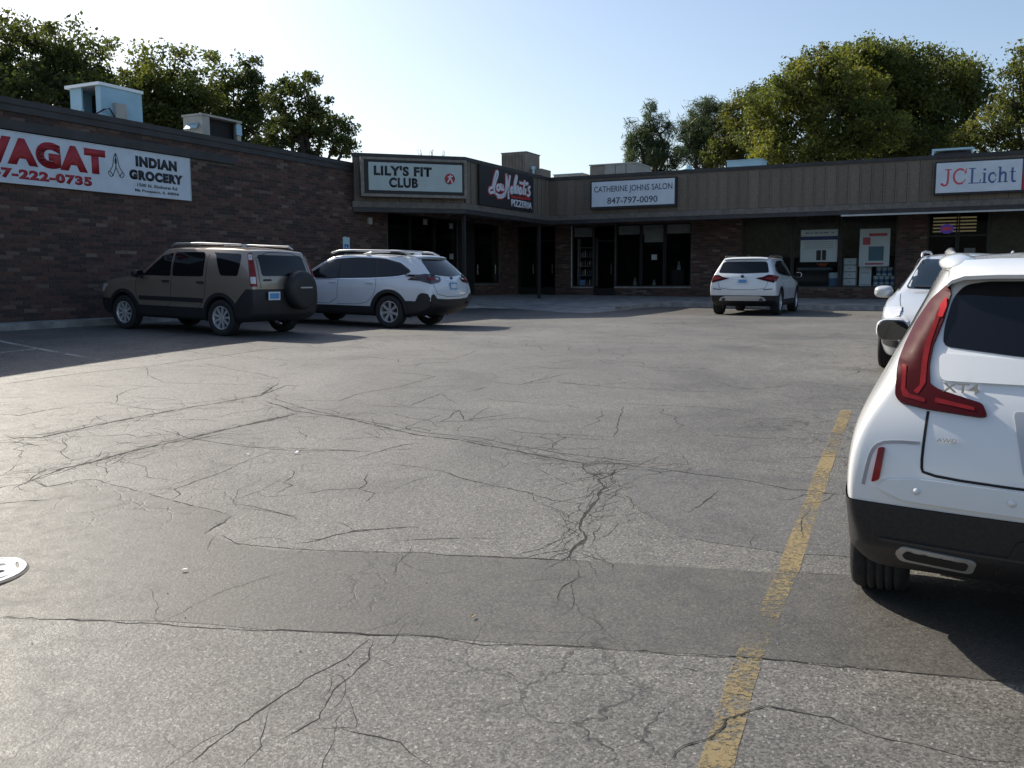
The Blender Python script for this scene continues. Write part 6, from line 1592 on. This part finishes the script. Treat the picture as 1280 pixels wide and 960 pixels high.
b = SB(u); b.box(-13.98, -11.87, 35.97, 38.03, 6.272, 6.32); b.build('top_cover', mat('unit_grey_top', (.34, .35, .34), .6), u)
b = SB(u)
for x in (-12.82, -12.36): b.box(x, x + .015, 35.99, 35.999, 4.9, 6.25)
b.build('panel_joint', M_SBLK, u)
u = runit('roof_vent', 'thin grey roof edge box beside the brown rooftop unit', -15.9, -14.8, 35, 36, 4.7, 5.9, M_UNITB)
b = SB(u); b.box(-15.6, -14.3, 36.0, 37.0, 4.72, 5.98); b.build('box', M_UNITB, u); b = SB(u); b.box(-15.64, -14.26, 35.96, 37.04, 5.981, 6.01); b.build('lid', M_UNITW, u)
u = runit('rooftop_unit', 'low white rooftop box in front of the yellow green tree', -8.2, -6.8, 36, 37, 4.7, 6.15, M_UNITW)
b = SB(u); b.box(-8.2, -6.85, 36.0, 37.0, 4.72, 6.12); b.build('casing', M_UNITW, u); b = SB(u); b.box(-8.23, -6.82, 35.97, 37.03, 6.121, 6.15); b.build('top_cover', M_UNITW, u)
u = runit('roof_hatch', 'small white framed roof hatch above the paint shop sign', -.9, .4, 36, 37, 4.7, 6.1, M_UNITW)
b = SB(u); b.box(-.83, .36, 36.0, 37.0, 4.72, 5.95); b.build('curb', M_UNITDK, u); b = SB(u); b.box(-.9, .42, 35.95, 37.05, 6.03, 6.10); b.box(-.9, -.83, 35.95, 36.0, 5.8, 6.029); b.box(.36, .42, 35.95, 36.0, 5.8, 6.029); b.build('frame', M_UNITW, u)
u = runit('roof_ball_vent', 'small white vent cap at the edge of the pines above the canopy', -10, -9.5, 36, 37, 4.7, 6.1, M_UNITW)
b = SB(u); b.cyl((-9.9, 36.5, 4.7), (-9.9, 36.5, 5.95), .12, 10); b.build('pipe', M_UNITW, u); b = SB(u); b.cyl((-9.9, 36.5, 5.95), (-9.9, 36.5, 6.1), .24, 14, .10); b.build('cap', M_UNITW, u)

# ================================================================== CARS IN PLACE
mat_white = paint('white_pearl_paint', (.74, .75, .75))
mat_tan = paint('tan_metallic_paint', (.31, .26, .205), metal=.55, rough=.36)
mat_pearl = paint('cool_white_paint', (.66, .69, .73))
mat_white2 = paint('plain_white_paint', (.70, .72, .74))
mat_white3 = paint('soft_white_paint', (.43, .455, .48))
NEAR_POS = (3.14, 5.129); NEAR_YAW = R(63.6)
TAN_POS = (-6.12, 17.95); TAN_YAW = R(152)
WAG_POS = (-3.48, 20.75); WAG_YAW = R(153.9)
FAR_POS = (7.43, 27.2); FAR_YAW = R(63.9)
FACE_POS = (6.27, 12.5); FACE_YAW = R(-119)
build_near_crossover(); build_tan_suv(); build_silver_wagon(); build_far_crossover(); build_facing_car()

# ================================================================== SMALL THINGS ON THE GROUND
dx, dy, dr = -2.81, 4.43, .29
dc = thing('drain_cover', (dx, dy, float(G(dx, dy))), 0, 'white painted round drain cover with dark slots set in the asphalt', 'drain cover')
n = 40; outer = [(dr * math.cos(math.tau * i / n), dr * math.sin(math.tau * i / n)) for i in range(n)]
loops = [outer]
def slot(r, a, L, w):
    o = []
    for k in range(10):
        u = math.tau * k / 10; px_, py_ = L * math.cos(u), w * math.sin(u)
        o.append((r * math.cos(a) + px_ * -math.sin(a) + py_ * math.cos(a), r * math.sin(a) + px_ * math.cos(a) + py_ * math.sin(a)))
    return o
for k in range(7): loops.append(slot(.248, math.tau * k / 7 + .55, .062, .009))
for k in range(9): loops.append(slot(.180, math.tau * k / 9 + .12, .027, .024))
for k in range(5): loops.append(slot(.095, math.tau * k / 5 + .5, .030, .022))
vs = []; es = []
for lp in loops:
    b0 = len(vs); vs += [Vector(p) for p in lp]; es += [(b0 + i, b0 + (i + 1) % len(lp)) for i in range(len(lp))]
r_ = delaunay_2d_cdt(vs, es, [], 1, 1e-6)
fs = []; V_ = [tuple(v) for v in r_[0]]
for f in r_[2]:
    cx_ = sum(V_[i][0] for i in f) / 3; cy_ = sum(V_[i][1] for i in f) / 3
    if any(inside((cx_, cy_), lp) for lp in loops[1:]): continue
    a, b, c_ = (V_[i] for i in f[:3])
    if (b[0] - a[0]) * (c_[1] - a[1]) - (b[1] - a[1]) * (c_[0] - a[0]) < 0: f = list(reversed(f))
    fs.append(tuple(f))
m = MB(); m.add([(x, y, .011) for x, y in V_], fs); ec = {}
for f in fs:
    for i in range(len(f)): ec[(f[i], f[(i + 1) % len(f)])] = 1
bd = [(a, b) for (a, b) in ec if (b, a) not in ec]; k0 = len(m.v)
m.v += [(x, y, .004) for x, y in V_]; ex = [(b, a, a + k0, b + k0) for a, b in bd]; m.f += ex; m.m += [0] * len(ex)
m.build('lid', mat('white_road_paint', (.62, .60, .62), .6, var=.2, scale=14, bump=.2), dc)
m = MB(); m.add([(x * .99, y * .99, .0045) for x, y in outer], [tuple(range(n))]); m.build('pit', M_UNDER, dc)
m = MB(); rg = [(x * 1.07, y * 1.07, .004) for x, y in outer]; ri = [(x * 1.012, y * 1.012, .009) for x, y in outer]
m.add(rg + ri, [(i, (i + 1) % n, n + (i + 1) % n, n + i) for i in range(n)]); m.build('rim_ring', mat('cast_iron', (.06, .055, .05), .7, var=.3), dc)
rl = random.Random(5)
m_leaf = mat('dry_leaf', (.40, .30, .16), .8); m_scrap = mat('paper_scrap', (.70, .70, .68), .7)
for (x, y, sz, mt, lb) in ((-1.73, 7.04, .04, m_scrap, 'white paper scrap on the asphalt far left of the yellow line'), (-.18, 3.86, .022, m_leaf, 'tiny tan leaf near the bottom middle of the asphalt patch'),
                           (-1.69, 4.46, .025, m_scrap, 'tiny pale scrap on the dark asphalt patch right of the drain cover'), (-2.1, 7.0, .022, m_scrap, 'smaller pale scrap left of the white paper scrap')):
    m = MB(); k = 7; p_ = [(math.cos(math.tau * i / k) * sz * rl.uniform(.5, 1), math.sin(math.tau * i / k) * sz * .5 * rl.uniform(.6, 1), rl.uniform(0, sz * .35)) for i in range(k)]
    m.add(p_ + [(0, 0, sz * .1)], [(i, (i + 1) % k, k) for i in range(k)]); o = m.build('litter', mt); o.location = (x, y, tri_g(x, y) + .01); o.rotation_euler = (0, 0, rl.uniform(0, 6)); props(o, lb, 'litter')

# loose grit swept over the lot
m = MB()
for k in range(160):
    x = rl.uniform(-7, 4.5); y = 2.4 + 9 * rl.random() ** 1.6; z = tri_g(x, y) + .003; s_ = rl.uniform(.002, .006)
    p_ = [(x + s_ * math.cos(a + k), y + s_ * math.sin(a + k) * .8, z) for a in (0, 2.1, 4.2)] + [(x, y, z + s_ * .9)]
    m.add(p_, [(0, 1, 3), (1, 2, 3), (2, 0, 3)])
g_ = m.build('gravel', mat_ramp('grit_stones', [(0, (.05, .045, .04)), (.5, (.20, .18, .15)), (1, (.45, .42, .36))], .9)); props(g_, kind='stuff')

# ================================================================== TREES
def mat_foliage(name, stops, trans=.42):
    m = bpy.data.materials.new(name); m.use_nodes = True; nt = m.node_tree; b = nt.nodes['Principled BSDF']; setp(b, rough=.6); b.inputs['Specular IOR Level'].default_value = .3
    g = nt.nodes.new('ShaderNodeNewGeometry'); cr = nt.nodes.new('ShaderNodeValToRGB'); el = cr.color_ramp.elements
    while len(el) < len(stops): el.new(.5)
    for e, (p, c) in zip(el, stops): e.position = p; e.color = (*c, 1)
    tc = nt.nodes.new('ShaderNodeTexCoord'); nz = nt.nodes.new('ShaderNodeTexNoise'); nz.inputs['Scale'].default_value = .55; nz.inputs['Detail'].default_value = 3
    nt.links.new(tc.outputs['Object'], nz.inputs['Vector'])
    a = nt.nodes.new('ShaderNodeMath'); a.operation = 'MULTIPLY_ADD'; a.inputs[1].default_value = .45
    s2 = nt.nodes.new('ShaderNodeMapRange'); s2.inputs[1].default_value = .35; s2.inputs[2].default_value = .65; s2.inputs[3].default_value = 0; s2.inputs[4].default_value = .55
    nt.links.new(nz.outputs['Fac'], s2.inputs[0]); nt.links.new(g.outputs['Random Per Island'], a.inputs[0]); nt.links.new(s2.outputs[0], a.inputs[2]); nt.links.new(a.outputs[0], cr.inputs[0])
    nt.links.new(cr.outputs[0], b.inputs['Base Color'])
    t = nt.nodes.new('ShaderNodeBsdfTranslucent'); hs = nt.nodes.new('ShaderNodeHueSaturation'); hs.inputs['Saturation'].default_value = 1.15; hs.inputs['Value'].default_value = 1.5
    nt.links.new(cr.outputs[0], hs.inputs['Color']); nt.links.new(hs.outputs[0], t.inputs[0])
    mx = nt.nodes.new('ShaderNodeMixShader'); mx.inputs[0].default_value = trans; nt.links.new(b.outputs[0], mx.inputs[1]); nt.links.new(t.outputs[0], mx.inputs[2])
    nt.links.new(mx.outputs[0], nt.nodes['Material Output'].inputs[0]); return m
M_BARK = mat('bark', (.055, .045, .036), .9, var=.35, scale=6, bump=.5)
F_DARK = mat_foliage('deep_green_leaves', [(0, (.030, .042, .014)), (.5, (.064, .082, .024)), (1, (.13, .135, .035))])
F_MID = mat_foliage('mid_green_leaves', [(0, (.036, .052, .017)), (.5, (.086, .106, .028)), (1, (.18, .18, .042))])
F_YEL = mat_foliage('yellow_green_leaves', [(0, (.040, .058, .017)), (.5, (.100, .118, .028)), (1, (.21, .20, .044))])
F_OLV = mat_foliage('olive_leaves', [(0, (.036, .050, .016)), (.5, (.082, .096, .026)), (1, (.17, .165, .04))])
F_PINE = mat_foliage('blue_green_needles', [(0, (.022, .040, .020)), (.5, (.052, .078, .034)), (1, (.11, .125, .05))], .3)

def tree(name, Y, blobs, fol, label, cat='tree', dens=1.0, leaf=(.042, .078), needle=False, spiky=0.0, clump=.42, depth=1.0, seed=1, trunks=1):
    r = np.random.default_rng(seed)
    bx = np.array([b[0] for b in blobs]); bz = np.array([b[1] for b in blobs]); rx = np.array([b[2] for b in blobs]); rz = np.array([b[3] for b in blobs])
    w = rx * rz; w = w / w.sum(); tot = (rx * rz).sum() * math.pi
    x0 = float((bx * w).sum()); z0 = float(G(x0, Y)); org = np.array((x0, Y, z0))
    root = thing(name, (x0, Y, z0), 0, label, cat)
    nc = int(tot * 9 * dens); ids = r.choice(len(blobs), nc, p=w)
    yo = r.uniform(-.5, .5, len(blobs)) * rx.mean() * depth
    d_ = r.normal(size=(nc, 3)); d_ /= np.linalg.norm(d_, axis=1)[:, None]
    rad = r.uniform(.25, 1.0, nc) ** .5
    c_ = np.stack([bx[ids] + d_[:, 0] * rx[ids] * rad, Y + yo[ids] + d_[:, 1] * rx[ids] * rad * .9 * depth, bz[ids] + d_[:, 2] * rz[ids] * rad], 1)
    if spiky:
        k = int(nc * spiky); sel = r.choice(nc, k); up = r.uniform(.2, 1.1, k)
        c_[sel] = np.stack([bx[ids[sel]] + r.uniform(-1, 1, k) * rx[ids[sel]] * .9, Y + r.uniform(-1, 1, k) * rx[ids[sel]] * .6, bz[ids[sel]] + rz[ids[sel]] * .75 + up * .55], 1)
    per = 120 if not needle else 110
    n_ = nc * per; cid = np.repeat(np.arange(nc), per)
    cs = r.uniform(.55, 1.25, nc) * clump
    off = np.clip(r.normal(size=(n_, 3)), -1.7, 1.7) * cs[cid][:, None] * np.array([.55, .55, .42])
    p = c_[cid] + off - org
    sz = r.uniform(leaf[0], leaf[1], n_) * np.exp(r.normal(0, .28, n_))
    u = r.normal(size=(n_, 3)); u /= np.linalg.norm(u, axis=1)[:, None]
    v = np.cross(u, r.normal(size=(n_, 3))); v /= np.linalg.norm(v, axis=1)[:, None]
    asp = .55 if not needle else .16
    ln = 1.0 if not needle else 1.5
    vs = np.empty((n_, 4, 3)); vs[:, 0] = p - u * (sz * ln)[:, None]; vs[:, 1] = p + v * (sz * asp)[:, None]; vs[:, 2] = p + u * (sz * ln)[:, None]; vs[:, 3] = p - v * (sz * asp)[:, None]
    me = bpy.data.meshes.new('crown'); me.vertices.add(n_ * 4); me.vertices.foreach_set('co', vs.ravel())
    me.loops.add(n_ * 4); me.loops.foreach_set('vertex_index', np.arange(n_ * 4)); me.polygons.add(n_); me.polygons.foreach_set('loop_start', np.arange(n_) * 4); me.polygons.foreach_set('loop_total', np.full(n_, 4))
    me.update(calc_edges=True)
    link('crown', me, fol, root)
    m = MB(); zt = float(bz.mean()) - z0; rr = max(.12, .05 * float(bz.max() - z0) ** .8)
    tp = [Vector((0, 0, -.1)), Vector((.1, 0, zt * .35)), Vector((-.05, .1, zt * .7)), Vector((0, 0, zt))]
    for i in range(3): m.cyl(tp[i], tp[i + 1], rr * (1 - i * .22), 8, rr * (1 - (i + 1) * .22))
    m.build('trunk', M_BARK, root, True)
    m = MB()
    for i in range(len(blobs)):
        st = tp[1] + (tp[3] - tp[1]) * float(r.uniform(0, 1)); en = Vector((bx[i] - x0, yo[i], bz[i] - z0)); mid = (st + en) / 2 + Vector((r.uniform(-.3, .3), 0, r.uniform(-.3, .1)))
        m.cyl(st, mid, rr * .45, 6, rr * .33); m.cyl(mid, en, rr * .33, 6, rr * .2)
        for _ in range(7):
            j = int(r.integers(0, nc)); tries = 0
            while ids[j] != i and tries < 40: j = int(r.integers(0, nc)); tries += 1
            e2 = Vector(c_[j] - org); k2 = (en + e2) / 2 + Vector((0, 0, -.1)); m.cyl(en, k2, rr * .16, 5, rr * .09); m.cyl(k2, e2, rr * .09, 4, rr * .03)
    m.build('limb', M_BARK, root, True)
    return root
BL_ = {
  'dense1':(31,[(-16.41,8.65,2.04,1.58),(-18.33,8.01,2.18,1.91),(-14.55,8.38,1.15,1.31),(-15.55,7.48,2.45,1.09),(-20.03,8.54,1.91,1.91)]),
  'dense2':(34,[(-13.77,8.75,1.26,1.26),(-12.76,8.32,1.5,1.5),(-11.59,8.17,1.14,1.2),(-14.42,7.75,1.5,1.2),(-13.26,7.17,2.09,1.05)]),
  'dense3':(36,[(-10.87,8.55,1.01,1.33),(-9.99,8.85,0.44,1.2),(-11.68,7.79,1.42,1.11),(-10.29,7.33,1.11,1.11)]),
  'open4':(33,[(-7.63,7.68,0.87,1.22),(-8.39,8.1,0.64,0.81),(-6.85,6.98,0.99,0.99),(-6.35,6.47,0.75,0.58),(-7.87,6.48,1.31,0.87),(-8.23,6.85,0.87,0.87),(-7.1,7.5,0.7,0.8),(-6.0,6.36,0.41,0.35)]),
  'pine1':(50,[(8.11,9.47,1.06,0.97),(7.03,8.76,0.88,0.88),(8.56,8.19,1.5,0.97),(7.39,8.07,1.32,0.79),(7.54,9.77,0.44,0.7)]),
  'pine2':(48,[(10.15,10.16,0.93,0.84),(9.66,9.15,1.01,1.01),(10.72,8.74,1.44,1.27),(9.77,8.13,1.27,0.93),(11.24,9.75,0.59,0.68)]),
  'yel1':(46,[(11.45,9.41,0.97,1.38),(11.68,8.24,1.38,1.29),(10.89,7.85,1.21,0.97),(12.23,10.18,0.81,0.97)]),
  'locust':(41,[(13.5,6.8,2.6,.9),(15.6,9.6,1.3,1.3),(16.2,8.0,1.3,1.0),(13.6,11.1,.9,.6),(12.32,9.24,1.66,1.44),(13.18,10.1,1.44,1.3),(11.65,8.03,1.3,1.23),(12.91,7.5,2.02,1.08),(14.48,8.54,1.59,1.59),(14.59,10.44,1.08,0.94),(12.81,10.68,0.58,0.65),(11.49,7.16,0.94,0.72)]),
  'big':(45,[(17.5,7.7,2.8,1.0),(21.0,8.0,1.6,.9),(16.0,11.7,1.2,.7),(22.6,10.0,1.0,1.1),(17.56,11.48,2.06,1.5),(19.47,11.8,1.9,1.1),(20.71,10.72,2.06,1.66),(18.4,9.97,2.37,1.82),(17.13,12.05,1.42,0.55),(20.0,9.2,2.61,1.58),(21.86,11.09,1.19,0.95),(16.42,10.73,1.58,1.35)]),
  'low':(43,[(18.8,7.59,1.36,0.83),(19.72,7.95,0.76,0.61),(17.68,7.41,1.13,0.61)]),
  'right':(38,[(21.23,9.92,1.0,1.14),(20.55,8.64,0.94,1.14),(19.89,7.52,1.0,0.87),(21.52,8.0,1.34,1.47),(19.09,7.1,0.8,0.53),(22.73,9.59,1.67,2.01)]),
}
def T(key, name, fol, label, **k): tree(name, BL_[key][0], BL_[key][1], fol, label, **k)
T('dense1', 'broadleaf_tree', F_DARK, 'dense dark green tree crown behind the brick wall, left of the pale rooftop unit', dens=1.15, spiky=.06, seed=3)
T('dense2', 'broadleaf_tree', F_MID, 'green tree directly behind the pale blue white rooftop unit', dens=1.1, spiky=.08, seed=4)
T('dense3', 'broadleaf_tree', F_DARK, 'dark green tree with one pointed shoot above the beige rooftop unit', dens=1.1, spiky=.10, seed=5)
T('open4', 'broadleaf_tree', F_DARK, 'thin open tree with sky showing through beside the cabinet sign', dens=.75, leaf=(.04, .07), spiky=.10, clump=.30, seed=6)
T('pine1', 'pine_tree', F_PINE, 'open blue green pine above the salon sign, leftmost of the two pines', dens=1.1, leaf=(.06, .12), needle=True, clump=.38, spiky=.08, seed=7)
T('pine2', 'pine_tree', F_PINE, 'taller blue green pine next to the olive tree', dens=1.1, leaf=(.06, .12), needle=True, clump=.40, spiky=.08, seed=8)
T('yel1', 'broadleaf_tree', F_OLV, 'olive brown tree between the pines and the bright yellow green tree', dens=1.0, leaf=(.042, .078), seed=9)
T('locust', 'locust_tree', F_YEL, 'bright yellow green feathery tree in front of the big dark green tree', dens=.9, leaf=(.042, .078), clump=.44, seed=10)
T('big', 'broadleaf_tree', F_MID, 'largest broad green tree with the highest crown behind the shops', dens=1.0, leaf=(.05, .09), clump=.60, seed=11)
T('low', 'broadleaf_tree', F_OLV, 'low olive tree just above the canopy under the largest tree', dens=.9, seed=12)
T('right', 'broadleaf_tree', F_OLV, 'golden olive tree at the right edge behind the paint shop sign', dens=.85, leaf=(.042, .078), clump=.42, seed=13)

# weeds rooted on the canopy edge above the cabinet sign
r = random.Random(2)
wd = thing('weed_tuft', S(-14.9, 24.75, 5.40), -TH, 'small dark weed tuft growing on the canopy edge above the cabinet sign', 'weed')
m = MB(); st = MB()
for k in range(14):
    x0 = r.uniform(-.35, .35); h = r.uniform(.05, .22); dx_ = r.uniform(-.06, .06)
    st.cyl((x0, x0 * .9, -.02), (x0 + dx_, x0 * .9, h), .004, 4)
    for j in range(5):
        z = h * (j + 1) / 5; a = r.uniform(0, 6.28); L_ = r.uniform(.03, .055); c0 = Vector((x0 + dx_ * z / h, x0 * .9, z)); e = Vector((math.cos(a), math.sin(a), .4)) * L_
        pz = Vector((-math.sin(a), math.cos(a), 0)) * L_ * .3
        m.add([c0, c0 + e * .5 + pz, c0 + e, c0 + e * .5 - pz], [(0, 1, 2, 3)])
m.build('leaf_blades', F_DARK, wd); st.build('stem', F_DARK, wd)
